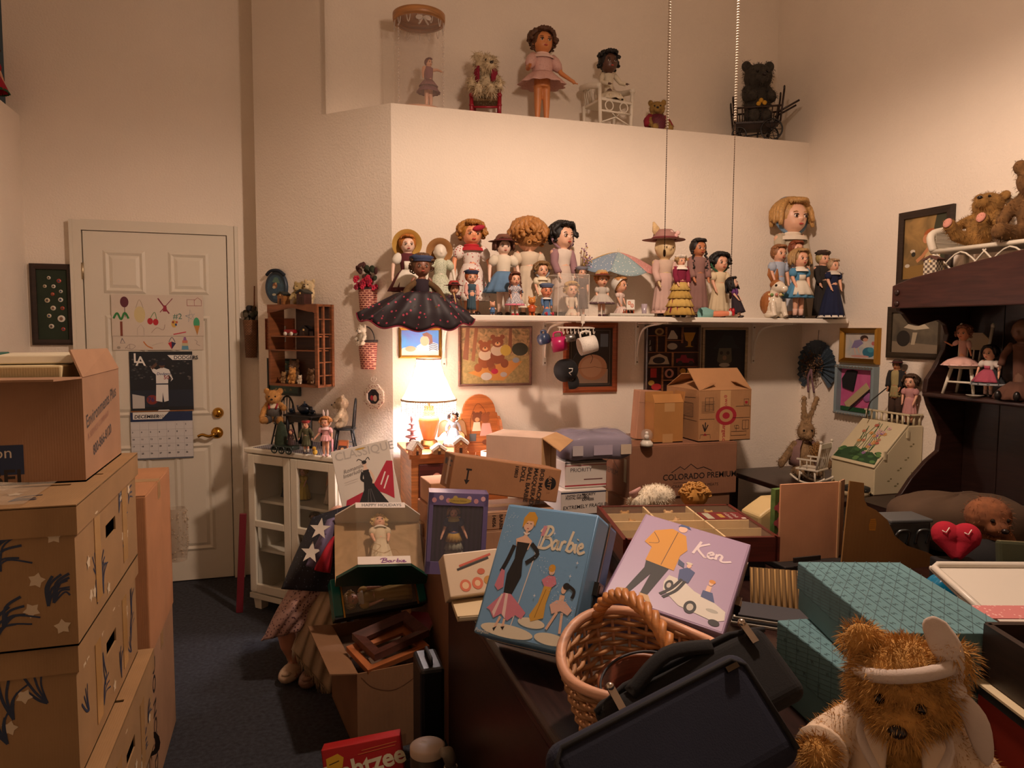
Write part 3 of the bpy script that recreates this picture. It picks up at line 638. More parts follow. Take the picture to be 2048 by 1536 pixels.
# front rows
D(943, 541, 3.42, 'boy doll in navy hat, striped sleeves and denim dungarees', hair='#b25a28', style='short', dress='#3c5360', bodice='#3c5360', sleeve='#d9a59a', slv='long', hat='cap', hatc='#2c3550', tight=1, hem=.12, flare=.1, hf=.3, group=G1)
d_ = D(908, 566, 3.47, 'little doll in red brimmed hat holding a broom', hair='#3a2418', style='short', dress='#4a3036', hat='brim', hatc='#b23a34', hf=.36, hem=.1, flare=.17, group=G1)
MB().tube([(.01, -.045, .005), (-.012, -.045, .105)], .0028, mat('#d8b070', 'wood'), 6).build('broom_handle', d_)
D(1030, 546, 3.415, 'girl doll with brown fringe in grey check dress with pink hem', hair='#5e2f1a', style='braids', dress='#8b8790', dk='check', dkw=dict(c2='#c9c4c6', sc=170), apron=None, trim='#d9788c', sleeve='same', hem=.25, flare=.22, hf=.3, tight=1, shoes='#b01c30', socks='#e6e0d8', skin=SK, group=G1)
D(1084, 526, 3.545, 'doll in cream flowered dress and grey ribbon bonnet', hair='#7a5a34', style='curly', dress='#e2d5b6', dk='dots', dkw=dict(c2='#b79a70', sc=120, p=.2), hat='band', hatc='#8e949c', collar='#e8dcc0', tight=1, hf=.27, hem=.05, flare=.16, group=G1)
D(1093, 568, 3.42, 'seated boy doll in blue sailor suit and cap with red shoes', style='none', dress='#54749a', hat='cap', hatc='#5a6680', pose='sit', shoes='#b01c38', collar='#e6ddd2', tight=1, hf=.42, flare=.14, slv='long', skin='#d98a66', group=G1)
D(1143, 566, 3.462, 'blonde baby doll in cream gown inside the clear display box', hair='#c9a468', style='curly', dress='#dccab2', pose='sit', shoes='#e0c2b0', tight=1, hf=.42, flare=.17, slv='long', skin='#e8b494', lock=.9, group=G1)
bx = onY(1112, 600, 3.40).x; bx2 = onY(1174, 600, 3.40).x; bt = onY(1112, 548, 3.40).z
ac = T('display_box', 'clear acrylic display box around the blonde baby doll', 'display box', ((bx+bx2)/2, 3.445, ZS)); W_ = bx2-bx; H_ = bt-ZS
ACM = mat('#e6ded4', 'film', a=.10); EDG = mat('#e8ddd0', 'film', a=.5)
for sx in (-1, 1): MB().box((sx*W_/2, 0, H_/2), (.002, .14, H_), ACM).build('side_pane', ac)
MB().box((0, -.07, H_/2), (W_, .002, H_), ACM).build('front_pane', ac); MB().box((0, 0, H_), (W_, .14, .002), ACM).build('top_pane', ac)
mb = MB()
for sx in (-1, 1):
    for sy in (-1, 1): mb.box((sx*W_/2, sy*.07, H_/2), (.003, .003, H_), EDG)
    mb.box((sx*W_/2, 0, H_), (.003, .14, .003), EDG); mb.box((0, sx*.07, H_), (W_, .003, .003), EDG)
mb.build('edge', ac)
D(1204, 546, 3.405, 'doll in straw boater and wide grey pleated crinoline dress', hair='#b5713a', style='bob', dress='#b7aea2', hat='brim', hatc='#b09468', tight=1, hf=.32, hem=.3, flare=.29, trim='#5d4448', socks='#e5ddd4', shoes='#4a2430', waist=.1, group=G1)
# garden parasol over a small tea tray
p0 = onY(1235, 628, 3.63); pt = onY(1235, 500, 3.63); hh = pt.z-ZS; pw = onY(1308, 540, 3.63).x - onY(1168, 540, 3.63).x
pa = T('parasol', 'toy parasol with yellow, blue and pink dotted panels', 'parasol', (p0.x, 3.63, ZS), group=None)
MB().tube([(0, 0, 0), (0, 0, hh)], .004, mat('#d9cdb8'), 8).ell((0, 0, hh), (.006, .006, .012), mat('#e6d8c0')).lathe((0, 0, 0), [(.03, 0), (.03, .006), (0, .01)], mat('#d9cdb8')).build('pole', pa)
pc = [('#8fa6ab', '#e8e2d4'), ('#cf8f88', '#ecd6cc'), ('#c49b46', '#d9b866'), ('#7d8a62', '#a8b090'), ('#c49b46', '#d9b866'), ('#7f93a6', '#e8e2d4')]
for k in range(6):
    a0 = math.radians(-120+k*60); R0 = pw/2*1.02
    def fp(u_, v_, a0=a0):
        a = a0+math.radians(60)*u_; r_ = R0*v_; sag = math.cos((u_-.5)*math.pi)
        y_ = r_*math.sin(a)*.7; return (r_*math.cos(a), y_, hh-.012-.075*v_**1.5+.3*y_-.018*v_*v_*sag)
    MB().grid(fp, 10, 8, mat(pc[k][0], 'dots', c2=pc[k][1], sc=75, p=.2)).build('panel', pa, solid=.0015)
tx0, tx1 = onY(1215, 625, 3.43).x, onY(1303, 625, 3.43).x
tr = T('tea_tray', 'pale silver rimmed tray under the toy tea set', 'tray', ((tx0+tx1)/2, 3.45, ZS)); MB().box((0, 0, .006), (tx1-tx0, .1, .012), mat('#a8a49a', 'dots', c2='#d9d4c8', sc=220)).build('base', tr, bev=.003); MB().box((0, -.05, .012), (tx1-tx0, .006, .01), mat('#c9c4b8')).build('rim', tr)
D(1240, 556, 3.52, 'small doll in white pointed bonnet seated at the tea tray', z=ZS+.012, hair='#b5804a', style='short', dress='#d9c2b6', hat='bonnet', hatc='#ddd6c8', pose='sit', tight=1, hf=.4, flare=.17, rz=35, group=G1)
cx = onY(1263, 600, 3.41); ch = T('painted_chair', 'tiny white toy chair with two painted orange flowers', 'toy chair', (cx.x, 3.42, ZS+.012))
MB().box((0, 0, .05), (.045, .004, .05), mat('#e6dfd2')).build('backrest', ch); MB().box((0, .02, .026), (.045, .04, .004), mat('#e6dfd2')).build('seat', ch)
for sx in (-1, 1):
    for y in (.003, .037): MB().box((sx*.02, y, .013), (.004, .004, .026), mat('#b5502c')).build('leg', ch)
art(ch, (-.0225, -.002, .025), (.045, 0, 0), (0, 0, .05), [('e', '#c8642e', .32, .66, .2, .2), ('e', '#efe6d6', .32, .66, .12, .12), ('e', '#c8642e', .32, .66, .06, .06), ('e', '#b8543a', .68, .4, .2, .2), ('e', '#efe6d6', .68, .4, .12, .12), ('e', '#b8543a', .68, .4, .06, .06)])
mg = onY(1291, 575, 3.42); cu = T('toy_cup', 'lilac toy tumbler beside the rabbit doll', 'cup', (mg.x, 3.43, ZS+.012)); MB().lathe((0, 0, 0), [(.011, 0), (.016, .055), (.014, .055), (.010, .004)], mat('#a89ba4', 'gloss'), 18).build('body', cu); MB().box((0, 0, -.002), (.03, .03, .006), mat('#b0a8a0')).build('coaster', cu)
# rabbit doll in hat
loc, h = stand(1330, 470, 3.53)
rb = doll('tall cloth rabbit doll in mauve straw hat and pink lace dress', loc, h, style='none', face=False, skin='#cdb284', dress='#c9a89c', bodice='#c9b09c', slv='long', tight=1, hf=.30, hem=.06, flare=.14, hat='brim', hatc='#9c7268', trim='#d9b0a0', name='rabbit_doll', cat='rabbit doll')
MB().tube([tuple(x*h for x in p) for p in ((-.06, .0, .95), (-.12, .01, 1.06), (-.16, .0, 1.15))], [.04*h, .055*h, .012*h], mat('#c2a578', 'fur'), 10, flat=.4).build('ear', rb)
MB().tube([tuple(x*h for x in p) for p in ((.06, .0, .95), (.14, .0, 1.0), (.2, -.02, .93))], [.04*h, .05*h, .012*h], mat('#a8826a', 'fur'), 10, flat=.4).build('ear', rb)
for k in range(5): MB().ell(((.0+.03*k)*h, -.10*h, (.99+.03*math.sin(k*2))*h), (.03*h, .02*h, .028*h), mat(['#d9a8a0', '#e2bfb4', '#c98f8c'][k % 3], 'cloth'), nz=.1).build('hat_rose', rb)
MB().ell((-.05*h, -.14*h, .84*h), (.008*h, .006*h, .008*h), mat('#1c120c')).ell((.04*h, -.14*h, .84*h), (.008*h, .006*h, .008*h), mat('#1c120c')).build('eye', rb)
D(1362, 512, 3.395, 'doll in burgundy coat with white fur cuffs and tiered gold skirt', hair='#a58658', style='long', dress='#7a1836', tiers=['#c9a75c', '#b8954a', '#c9a75c', '#b38f46'], hat='fur', hatc='#ded2c2', collar='#e0d6c8', slv='long', tight=1, hf=.17, hem=.05, flare=.22, skin=SK, lock=1.5, group=G1)
D(1397, 480, 3.56, 'black braided doll in fringed mauve suede dress', hair='#1c1410', style='braids', dress='#8e6a62', slv='long', skin='#b9764e', tight=1, hf=.22, hem=.08, flare=.14, trim='#7d5a52', group=G1)
D(1440, 508, 3.6, 'dark haired doll in cream ruffled dress with green hair bow', hair='#120e0c', style='curly', dress='#d9c6a2', sleeve='#d9c6a2', hat='band', hatc='#2d5a3c', tight=1, hf=.28, hem=.08, flare=.16, trim='#c9b48c', skin=SK, group=G1)
d_ = D(1482, 553, 3.45, 'black haired doll in purple blouse and black trousers leaning back on a stand', hair='#130e10', style='long', dress='#2a2028', bodice='#6c3a78', sleeve='#6c3a78', tight=1, hf=.27, hem=.12, flare=.17, rz=40, skin='#e0b49a', lock=2.9, tilt=-14, group=G1)
lp = onY(1450, 618, 3.44); ly = T('lying_doll', 'doll lying on its back with bare legs, white cuff and red shoes', 'doll', (lp.x, 3.46, ZS+.002))
sc_ = .105; b = MB(); sm = mat('#dc8a68', 'skin')
for y in (-.012, .014): b.tube([(-.07, y, .018), (-.02, y, .02), (.03, y, .022), (.045, y, .022)], [.014, .017, .012, .01], sm)
b.build('body', ly, voxel=.003); MB().lathe((-.06, 0, .02), [(.018, 0), (.034, -.05), (.03, -.08)], mat('#7fb0aa', 'cloth'), 24, R=RY(90), sy=.9, rip=(8, .08)).build('skirt', ly)
for y in (-.012, .014): MB().ell((.058, y, .03), (.011, .01, .022), mat('#b3161f', 'gloss', .25)).build('shoe', ly); MB().tube([(.026, y, .022), (.042, y, .022)], .0135, mat('#d8d0c4', 'cloth'), 12).build('cuff', ly)
# glazed rabbit figurine
loc, h = stand(1550, 537, 3.41); cr = T('rabbit_figurine', 'brown and white glazed ceramic rabbit with a flower collar', 'figurine', loc)
RB = mat('#9c6236', 'gloss', .2); CW_ = mat('#dfd2bc', 'gloss', .18); b = MB()
b.ell((0, .02*h, .26*h), (.19*h, .2*h, .27*h), CW_).ell((.03*h, -.08*h, .62*h), (.13*h, .16*h, .13*h), CW_).ell((.08*h, -.2*h, .58*h), (.075*h, .08*h, .075*h), CW_).tube([(0, 0, .4*h), (.02*h, -.05*h, .6*h)], [.14*h, .1*h], CW_)
for sx in (-1, 1): b.tube([(sx*.12*h, -.12*h, .32*h), (sx*.13*h, -.18*h, .1*h), (sx*.13*h, -.22*h, .03*h)], [.06*h, .055*h, .05*h], CW_); b.ell((sx*.17*h, -.08*h, .06*h), (.07*h, .14*h, .06*h), CW_)
b.build('body', cr, voxel=.004); b = MB().ell((-.04*h, .08*h, .3*h), (.2*h, .19*h, .26*h), RB).ell((.02*h, -.03*h, .67*h), (.125*h, .14*h, .11*h), RB); b.build('brown_glaze', cr, voxel=.004)
for sx in (-1, 1): MB().tube([((.02+sx*.05)*h, 0, .7*h), ((-.02+sx*.09)*h, .03*h, .88*h), ((-.03+sx*.1)*h, .02*h, 1.0*h)], [.03*h, .05*h, .012*h], RB, flat=.45).build('ear', cr); MB().ell((.03*h+sx*.1*h, -.15*h, .65*h), .028*h, mat('#160c06', 'gloss', .05)).build('eye', cr)
for k in range(9): a = k*.7; MB().ell((.13*h*math.cos(a), -.05*h+.13*h*math.sin(a), .47*h), .032*h, mat(['#d98f7a', '#e2c48a', '#7a9a5a'][k % 3], 'cloth'), nz=.1, seg=8, ring=6).build('collar_flower', cr)
d_ = D(1584, 402, 3.645, 'largest doll, long blond hair with blue headband, lace collared grey gown', hair='#b58a50', style='long', dress='#b8ab92', slv='long', hat='band', hatc='#6c88a0', collar='#ded0bc', tight=1, hf=.28, hem=.02, flare=.15, skin='#e2b092', eye='#2c1a10', lock=2.0, group=G1)
D(1558, 492, 3.5, 'small doll in pale blue standing before the largest doll', hair='#8a5a34', style='short', dress='#a9b4c4', tight=1, hf=.22, hem=.1, flare=.11, group=G1)
D(1592, 484, 3.53, 'small auburn doll in white blouse before the largest doll', hair='#7a3a1a', style='short', dress='#c2c4cc', tight=1, hf=.2, hem=.1, flare=.1, group=G1)
D(1600, 500, 3.395, 'blonde doll in sky blue dress and white pinafore', hair='#a58252', style='long', dress='#4f86a8', apron='#e0d6c2', collar='#e6dece', tight=1, hf=.26, hem=.3, flare=.21, socks='#e2b6a2', shoes='#1a1414', lock=2.2, group=G1)
D(1646, 505, 3.495, 'doll in dark fur hat and black coat', hair='#b09a62', style='short', dress='#2a2420', hat='fur', hatc='#3a2a20', slv='long', tight=1, hf=.2, hem=.05, flare=.12, group=G1)
D(1667, 520, 3.375, 'doll in midnight blue velvet gown with white fur trim', hair='#a88a68', style='updo', dress='#141c3c', collar='#c9c2b4', trim='#dcd4c6', tight=1, hf=.2, hem=.03, flare=.21, waist=.08, group=G1)
# small animal figurines at the shelf front
def fig(label, px, top, Y, cols, name):
    loc, h = stand(px, top, Y); t = T(name, label, 'figurine', loc); m1, m2 = mat(cols[0], 'gloss', .35), mat(cols[1], 'gloss', .35); b = MB()
    b.ell((0, 0, .74*h), (.2*h, .2*h, .2*h), m1); b.ell((0, -.17*h, .70*h), (.09*h, .1*h, .07*h), m1)
    for sx in (-1, 1): b.ell((sx*.15*h, .02*h, .93*h), (.06*h, .03*h, .09*h), m1); b.tube([(sx*.12*h, 0, .5*h), (sx*.26*h, -.05*h, .42*h)], .05*h, m1)
    b.build('body', t, voxel=h*.03); b = MB(); b.lathe((0, 0, 0), [(0, .58*h), (.14*h, .55*h), (.2*h, .35*h), (.18*h, .2*h)], m2, 14)
    for sx in (-1, 1): b.tube([(sx*.08*h, 0, .25*h), (sx*.1*h, 0, .03*h)], .07*h, m2); b.ell((sx*.1*h, -.04*h, .03*h), (.07*h, .11*h, .03*h), m1)
    b.build('overalls', t)
    for sx in (-1, 1): MB().ell((sx*.07*h, -.18*h, .79*h), .02*h, mat('#120c08')).build('eye', t)
fig('tiny pink pig figurine in blue overalls', 985, 602, 3.40, ('#d9a283', '#4a6a92'), 'pig_figurine')
fig('tiny orange long legged animal figurine on the shelf edge', 1064, 592, 3.41, ('#c9803a', '#b5502a'), 'animal_figurine')
# sitting fabric doll with a broad dark floral skirt that spills over the shelf edge
loc, h = stand(843, 512, 3.42)
fd = doll('dark flowered rag doll with brown wool hair spilling over the shelf end', loc, h, skin='#8a5a44', hair='#5a3c22', style='afro', dress=None, pose='sit', legs=False, hat='cap', hatc='#3c4664', hf=.36, arms={-1: ((.22, -.05, .42), (.34, -.14, .24)), 1: ((.2, -.06, .4), (.3, -.2, .14))})
FD = mat('#241a20', 'dots', c2='#a83a50', sc=42, p=.22)
MB().lathe((0, 0, 0), [(.05*h, .62*h), (.14*h, .58*h), (.13*h, .4*h), (.12*h, .28*h)], mat('#2a1c26', 'cloth'), 24).build('bodice', fd)
sk = (onY(930, 640, 3.36).x-onY(757, 640, 3.36).x)
def fsk(u_, v_):
    a = math.radians(180+180*u_); r_ = .05+v_*.62*sk; x = r_*math.cos(a)*(1.0 if math.cos(a) < 0 else .85); y = -abs(math.sin(a))*min(.10, .04+.09*v_)-.012
    f_ = .012*math.sin(u_*34)*v_
    return (x, y+f_, .075-.19*max(0, v_-.25)*(.55+.45*math.sin(math.pi*u_))+.03*(1-v_)+.01*math.cos(u_*34)*v_)
MB().grid(fsk, 60, 14, FD).build('skirt', fd, solid=.003)
mb = MB(); pts = [Vector(fsk(u_/90, 1.01)) for u_ in range(91)]; mb.tube(pts, .0035, mat('#7a1c30', 'cloth'), 5); mb.build('hem_braid', fd)
for sx in (-1, 1): mb = MB(); mb.tube(crom([(sx*.10*h, -.03*h, .55*h), (sx*.26*h, -.1*h, .42*h), (sx*.34*h, -.2*h, .2*h), (sx*.16*h, -.3*h, .1*h)], 5), .055*h, mat('#5a4226', 'fur'), 8); mb.build('fur_stole', fd)
# ================================================================= HIGH LEDGE
def led(px, top, Y): p = onY(px, top, Y); return (p.x, Y, ZL), p.z-ZL
LB = mat('#b07a48', 'wood', .4)
# glass dome with dancer
x0, x1 = onY(787, 120, 3.93).x, onY(888, 120, 3.93).x; R0 = (x1-x0)/2; dx = (x0+x1)/2; dh = onY(838, 30, 3.93).z-ZL
do = T('glass_dome', 'etched glass display cylinder with wooden lid on the high ledge', 'display dome', (dx, 3.925, ZL))
MB().lathe((0, 0, 0), [(0, 0), (R0*1.02, 0), (R0*1.02, .012), (R0*.9, .022), (0, .024)], mat('#c99f86', 'plain', .5), 32).build('base', do)
MB().lathe((0, 0, 0), [(R0*.97, .016), (R0*.97, dh-.03)], mat('#e6d2c2', 'film', a=.16), 40).build('glass', do)
MB().lathe((0, 0, dh-.045), [(R0*.9, .0), (R0*1.0, 0), (R0*1.02, .02), (R0*1.02, .04), (R0*.9, .045), (0, .045)], LB, 40).build('lid', do)
fr_ = mat('#e9dccf', 'film', a=.35); mb = MB()
for k in range(14):
    a = k*2*math.pi/14
    mb.tube([(R0*.98*math.cos(a+.16*u_), R0*.98*math.sin(a+.16*u_), dh-.05-.035*math.sin(math.pi*u_)) for u_ in [i/8 for i in range(9)]], .003, fr_, 5)
for sx in (-1, 1):
    for k in range(24): a = -math.pi/2+sx*1.1; mb.ell((R0*.98*math.cos(a), R0*.98*math.sin(a), .03+k*(dh-.1)/24), (.006, .004, .006), fr_, seg=6, ring=4, R=RZ(30))
mb.build('etched_swag', do)['kind'] = 'stuff'
mb = MB(); 
for sx in (-1, 1): mb.ell((sx*.022, -R0*.985, dh-.065), (.02, .003, .012), fr_, R=RY(sx*15)); mb.tube([(0, -R0*.99, dh-.065), (sx*.025, -R0*.985, dh-.1)], [.004, .006], fr_, 5)
mb.ell((0, -R0*.99, dh-.065), .006, fr_); mb.build('etched_bow', do)
dp = onY(857, 200, 3.925)
doll('ballerina doll in dusty mauve tutu posed under the glass dome', (dp.x, 3.925, ZL+.024), onY(857, 118, 3.925).z-ZL-.024, hair='#6a3a3c', style='updo', dress='#8d5c62', hf=.16, hem=.36, flare=.2, tiers=['#8d5c62', '#7c4c56'], sleeve=None, rz=25, shoes='#c99a8a', arms={1: ((.18, -.05, .82), (.22, -.08, .80)), -1: ((.16, -.04, .7), (.2, -.1, .6))}, name='ballerina_doll')
# red ladder-back chair with white bear
def chair_red(label, px, pbot, Y, w, h, m, name):
    p = onY(px, pbot, Y); t = T(name, label, 'toy chair', (p.x, Y, ZL), rz=-18); sh_ = h*.42
    for sx in (-1, 1):
        MB().tube([(sx*w*.5, -w*.42, 0), (sx*w*.5, -w*.42, sh_*1.18)], .011, m, 10).ell((sx*w*.5, -w*.42, sh_*1.22), .014, m).ell((sx*w*.5, -w*.42, sh_*.7), (.014, .014, .01), m).build('leg', t)
        MB().tube([(sx*w*.45, w*.42, 0), (sx*w*.47, w*.46, h*.95)], .011, m, 10).ell((sx*w*.47, w*.46, h), (.014, .014, .02), m).build('post', t)
    for z in (.25, .6): MB().tube([(-w*.5, -w*.42, sh_*z), (w*.5, -w*.42, sh_*z)], .006, m, 8).build('stretcher', t)
    for sx in (-1, 1): MB().tube([(sx*w*.5, -w*.42, sh_*.45), (sx*w*.46, w*.42, sh_*.45)], .006, m, 8).build('stretcher', t)
    for z in (.6, .78): MB().box((0, w*.45, h*z), (w*.92, .01, .035), m).build('slat', t)
    MB().box((0, 0, sh_), (w, w*.86, .016), mat('#8a6a3a', 'weave', c2='#5a4222', sc=60)).build('seat', t, bev=.005); return t, sh_
REDP = mat('#8e1626', 'plain', .35)
rc, rs = chair_red('small red turned wood chair with rush seat on the ledge', 972, 222, 3.94, .15, .235, REDP, 'ladder_back_chair')
p = onY(972, 222, 3.94)
b1 = teddy('shaggy cream teddy bear in a red vest sitting on the red chair', (p.x-.005, 3.93, ZL+rs+.006), .25, rz=-18, col='#cbb896', fl=.1, n=3500, legs={k: ((.11, -.2, .13), (.13, -.38, .15)) for k in (-1, 1)}, head=(28, -4))
MB().lathe((0, .0, 0), [(.13, .09), (.125, .15), (.1, .20)], mat('#8e1c34', 'cloth'), 20, sx=.5, sy=.44, a0=math.radians(-60), a1=math.radians(240)).build('vest', b1, solid=.006)
# tall doll
loc, h = led(1085, 62, 3.93)
doll('tall brown haired doll in short pink smock on the high ledge', loc, h, hair='#54341e', style='curly', dress='#d3a79c', dk='dots', dkw=dict(c2='#b98a84', sc=140, p=.25), hf=.25, hem=.43, flare=.25, waist=.11, skin='#d08650', slv='puff', shoes='#d08650', collar='#dcbcb0', arms={1: ((.2, -.05, .56), (.3, -.12, .47)), -1: ((.19, -.08, .56), (.2, -.16, .56))})
MB_ = MB().tube([(0, 0, 0), (0, 0, .2)], .003, mat('#b8b0a8', 'metal')).lathe((0, 0, 0), [(.05, 0), (.05, .004), (0, .006)], mat('#b8b0a8', 'metal'))
ds_ = T('doll_stand', 'wire stand behind the tall doll in pink smock', 'doll stand', (loc[0], loc[1]+.07, ZL)); MB_.build('pole', ds_)
# wicker chair with cloth doll
WK = mat('#e2d8c6', 'plain', .6)
p = onY(1215, 240, 3.92); wc = T('wicker_chair', 'white wicker doll armchair on the high ledge', 'wicker chair', (p.x, 3.92, ZL), rz=8); W_, Hs, Hb = .24, .15, .27
for sx in (-1, 1):
    MB().tube([(sx*W_*.42, -.085, 0), (sx*W_*.45, -.085, Hs+.06)], .011, WK, 8).build('leg', wc); MB().tube([(sx*W_*.4, .09, 0), (sx*W_*.44, .09, Hs)], .010, WK, 8).build('leg', wc)
    MB().tube(crom([(sx*W_*.45, -.09, Hs+.065), (sx*W_*.56, 0, Hs+.085), (sx*W_*.5, .09, Hs+.1), (sx*W_*.25, .12, Hb)], 5), .017, WK, 8).build('arm', wc)
    MB().torus((sx*W_*.2, -.092, Hs-.035), .026, .004, WK, R=RX(90), seg=16).build('scroll', wc)
    MB().tube([(sx*W_*.42, -.086, .02), (0, -.086, .06), (sx*W_*.1, -.086, .08)], .004, WK, 6).build('brace', wc)
MB().box((0, 0, Hs-.005), (W_*.86, .19, .014), WK).build('seat', wc, bev=.004); MB().tube([(-W_*.42, -.088, Hs), (W_*.42, -.088, Hs)], .008, WK).tube([(-W_*.42, -.088, Hs-.065), (W_*.42, -.088, Hs-.065)], .006, WK).build('front_rail', wc)
mb = MB()
for k in range(13):
    a = math.radians(-10+200*k/12); mb.tube([(W_*.44*math.cos(a), .06+.06*math.sin(a), Hs), (W_*.5*math.cos(a), .06+.075*math.sin(a), Hs+.1*(1 if abs(math.cos(a)) > .6 else 1.25))], .003, WK, 5)
mb.build('back_weave', wc)
d_ = doll('brown cloth doll with black yarn hair and cream dress in the wicker chair', (p.x, 3.915, ZL+Hs), onY(1215, 106, 3.92).z-ZL-Hs, skin='#5d3e30', hair='#15110f', style='afro', dress='#d8cbb2', pose='sit', shoes='#cdbda0', hf=.4, flare=.27, slv='long', rz=0, arms={1: ((.24, -.05, .42), (.34, -.1, .4)), -1: ((.2, -.1, .38), (.08, -.2, .34))})
# red-sweater bear
p = onY(1313, 252, 3.9); hb = onY(1313, 198, 3.9).z-ZL
b2 = teddy('small tan bear in burgundy knitted sweater on the high ledge', (p.x, 3.9, ZL), hb*.97, col='#94743c', n=1800, fl=.05, head=(-25, 0))
mb = MB().lathe((0, 0, 0), [(.05, .58), (.2, .54), (.27, .38), (.29, .2), (.26, .02)], mat('#6a1a2a', 'check', c2='#4a1420', sc=160), 28); mb.v = [tuple(x*hb for x in v) for v in mb.v]
for sx in (-1, 1): mb.tube([(sx*.19*hb, 0, .5*hb), (sx*.32*hb, -.05*hb, .36*hb), (sx*.36*hb, -.16*hb, .2*hb)], [.1*hb, .11*hb, .1*hb], mat('#8a1a2c', 'cloth'))
mb.build('sweater', b2)
# doll carriage with bear
IR = mat('#171210', 'plain', .4); WD = mat('#2c1c14', 'wood', .45)
p = onY(1510, 265, 3.9); ca = T('doll_carriage', 'black spindle sided toy carriage with spoked wheels on the ledge', 'carriage', (p.x, 3.90, ZL), rz=-28)
def wheel(x, y, r):
    mb = MB().torus((x, y, r), r-.005, .005, IR, R=RX(90), seg=26); mb.tube([(x, y-.008, r), (x, y+.008, r)], .009, IR, 8)
    for k in range(10): a = k*math.pi/5; mb.tube([(x, y, r), (x+(r-.006)*math.cos(a), y, r+(r-.006)*math.sin(a))], .002, IR, 4)
    mb.build('wheel', ca)
for y in (-.075, .075): wheel(-.10, y, .045); wheel(.085, y, .066)
MB().tube([(-.10, -.08, .045), (-.10, .08, .045)], .004, IR).tube([(.085, -.08, .066), (.085, .08, .066)], .004, IR).tube([(-.10, 0, .045), (.085, 0, .066)], .005, IR).build('axle', ca)
MB().box((0, 0, .115), (.25, .13, .012), WD).build('floor_board', ca); MB().box((0, 0, .095), (.2, .09, .03), WD, taper=1.3).build('belly', ca)
for y in (-.062, .062):
    for k in range(9): MB().tube([(-.11+k*.0275, y, .12), (-.115+k*.029, y*1.08, .2)], .0035, WD, 6).build('spindle', ca)
    MB().tube([(-.13, y*1.08, .2), (.14, y*1.08, .205)], .006, WD, 8).build('rail', ca)
for x, h in ((-.125, .25), (.135, .3)):
    for y in (-.06, .06): MB().tube([(x, y, .115), (x*1.12, y*1.1, h)], .006, WD, 8).ell((x*1.12, y*1.1, h+.008), (.006, .006, .014), WD).build('post', ca)
for y in (-.05, .05): MB().tube([(.12, y, .17), (.24, y, .235)], .006, WD, 8).build('handle', ca)
b3 = teddy('charcoal grey teddy bear riding in the black carriage', (p.x+.01, 3.905, ZL+.122), onY(1525, 124, 3.9).z-ZL-.122, rz=-15, col='#3a342c', fl=.05, n=3000, legs={1: ((.09, -.1, .08), (.1, -.16, .1)), -1: ((.09, -.1, .08), (.1, -.16, .1))}, arms={1: ((.2, -.1, .4), (.15, -.22, .4)), -1: ((.2, -.1, .4), (.15, -.22, .4))})
for k, (x, y, z) in enumerate([(.0, -.07, .12), (.02, -.075, .105), (-.015, -.072, .10)]): MB().ell((x, y, z), (.014, .008, .014), mat('#c9962e', 'cloth'), nz=.1).build('yellow_flower', b3)
# left ledge: doll in red costume at the frame edge
p = onX(5, 205, XL-.09); doll('doll in red and green costume on the left high ledge', (p.x, min(p.y, 4.49), ZL+.004), .33, rz=70, hair='#3a2014', style='curly', dress='#a81830', trim='#1e5a34', sleeve='#a81830', hf=.26, hem=.25, flare=.24, shoes='#14100f')
# ================================================================= THINGS ON THE WALLS
def frame(label, cat, name, c, rz, W, H, b, depth, fm, items, mat_in=None, prof=0, tilt=0):
    """picture frame: c is the wall point of its centre; local -y looks out of the wall"""
    t = T(name, label, cat, c, rot=(0, math.radians(tilt), math.radians(rz)))
    o = [(-W/2, -H/2), (W/2, -H/2), (W/2, H/2), (-W/2, H/2)]; i = [(-W/2+b, -H/2+b), (W/2-b, -H/2+b), (W/2-b, H/2-b), (-W/2+b, H/2-b)]
    m1 = [(x*(1-.8*b/W), z*(1-.8*b/H)) for x, z in o]
    for k in range(4):
        q = (k+1) % 4
        V = [(o[k][0], 0, o[k][1]), (o[q][0], 0, o[q][1]), (o[k][0], -depth*.8, o[k][1]), (o[q][0], -depth*.8, o[q][1]), (m1[k][0], -depth, m1[k][1]), (m1[q][0], -depth, m1[q][1]), (i[k][0], -depth*(.55 if prof else .85), i[k][1]), (i[q][0], -depth*(.55 if prof else .85), i[q][1]), (i[k][0], -.002, i[k][1]), (i[q][0], -.002, i[q][1])]
        MB().add(V, [(0, 1, 3, 2), (2, 3, 5, 4), (4, 5, 7, 6), (6, 7, 9, 8)], fm, False).build('frame_bar', t)
    MB().box((0, -.004, 0), (W-2*b+.004, .006, H-2*b+.004), mat_in or mat('#e6dcc8')).build('picture', t)
    if items: art(t, (-W/2+b, -.0072, -H/2+b), (W-2*b, 0, 0), (0, 0, H-2*b), items)
    return t
def wallrect(fn, x0, y0, x1, y1):
    a, b = fn(x0, (y0+y1)/2), fn(x1, (y0+y1)/2); t_, u_ = fn((x0+x1)/2, y0), fn((x0+x1)/2, y1); c = (a+b)/2; c.z = (t_.z+u_.z)/2
    return c, (b-a).length, t_.z-u_.z
fB = lambda x, y: onY(x, y, YB-.001); fA = lambda x, y: onA(x, y, 4.288); fD = lambda x, y: onY(x, y, YD-.001); fR = lambda x, y: onX(x, y, XR-.001)
GOLD = mat('#a8803a', 'metal', .35); BRN = mat('#3c2a1e', 'wood', .4); OAKF = mat('#8f4a24', 'wood', .4)
c, W, H = wallrect(fD, 63, 528, 150, 690)
t = frame('dark framed board of round political style pin badges by the door', 'framed pins', 'pin_board', c, 0, W, H, .03, .02, mat('#2c1c14', 'wood'), None, mat('#26301f', 'cloth'))
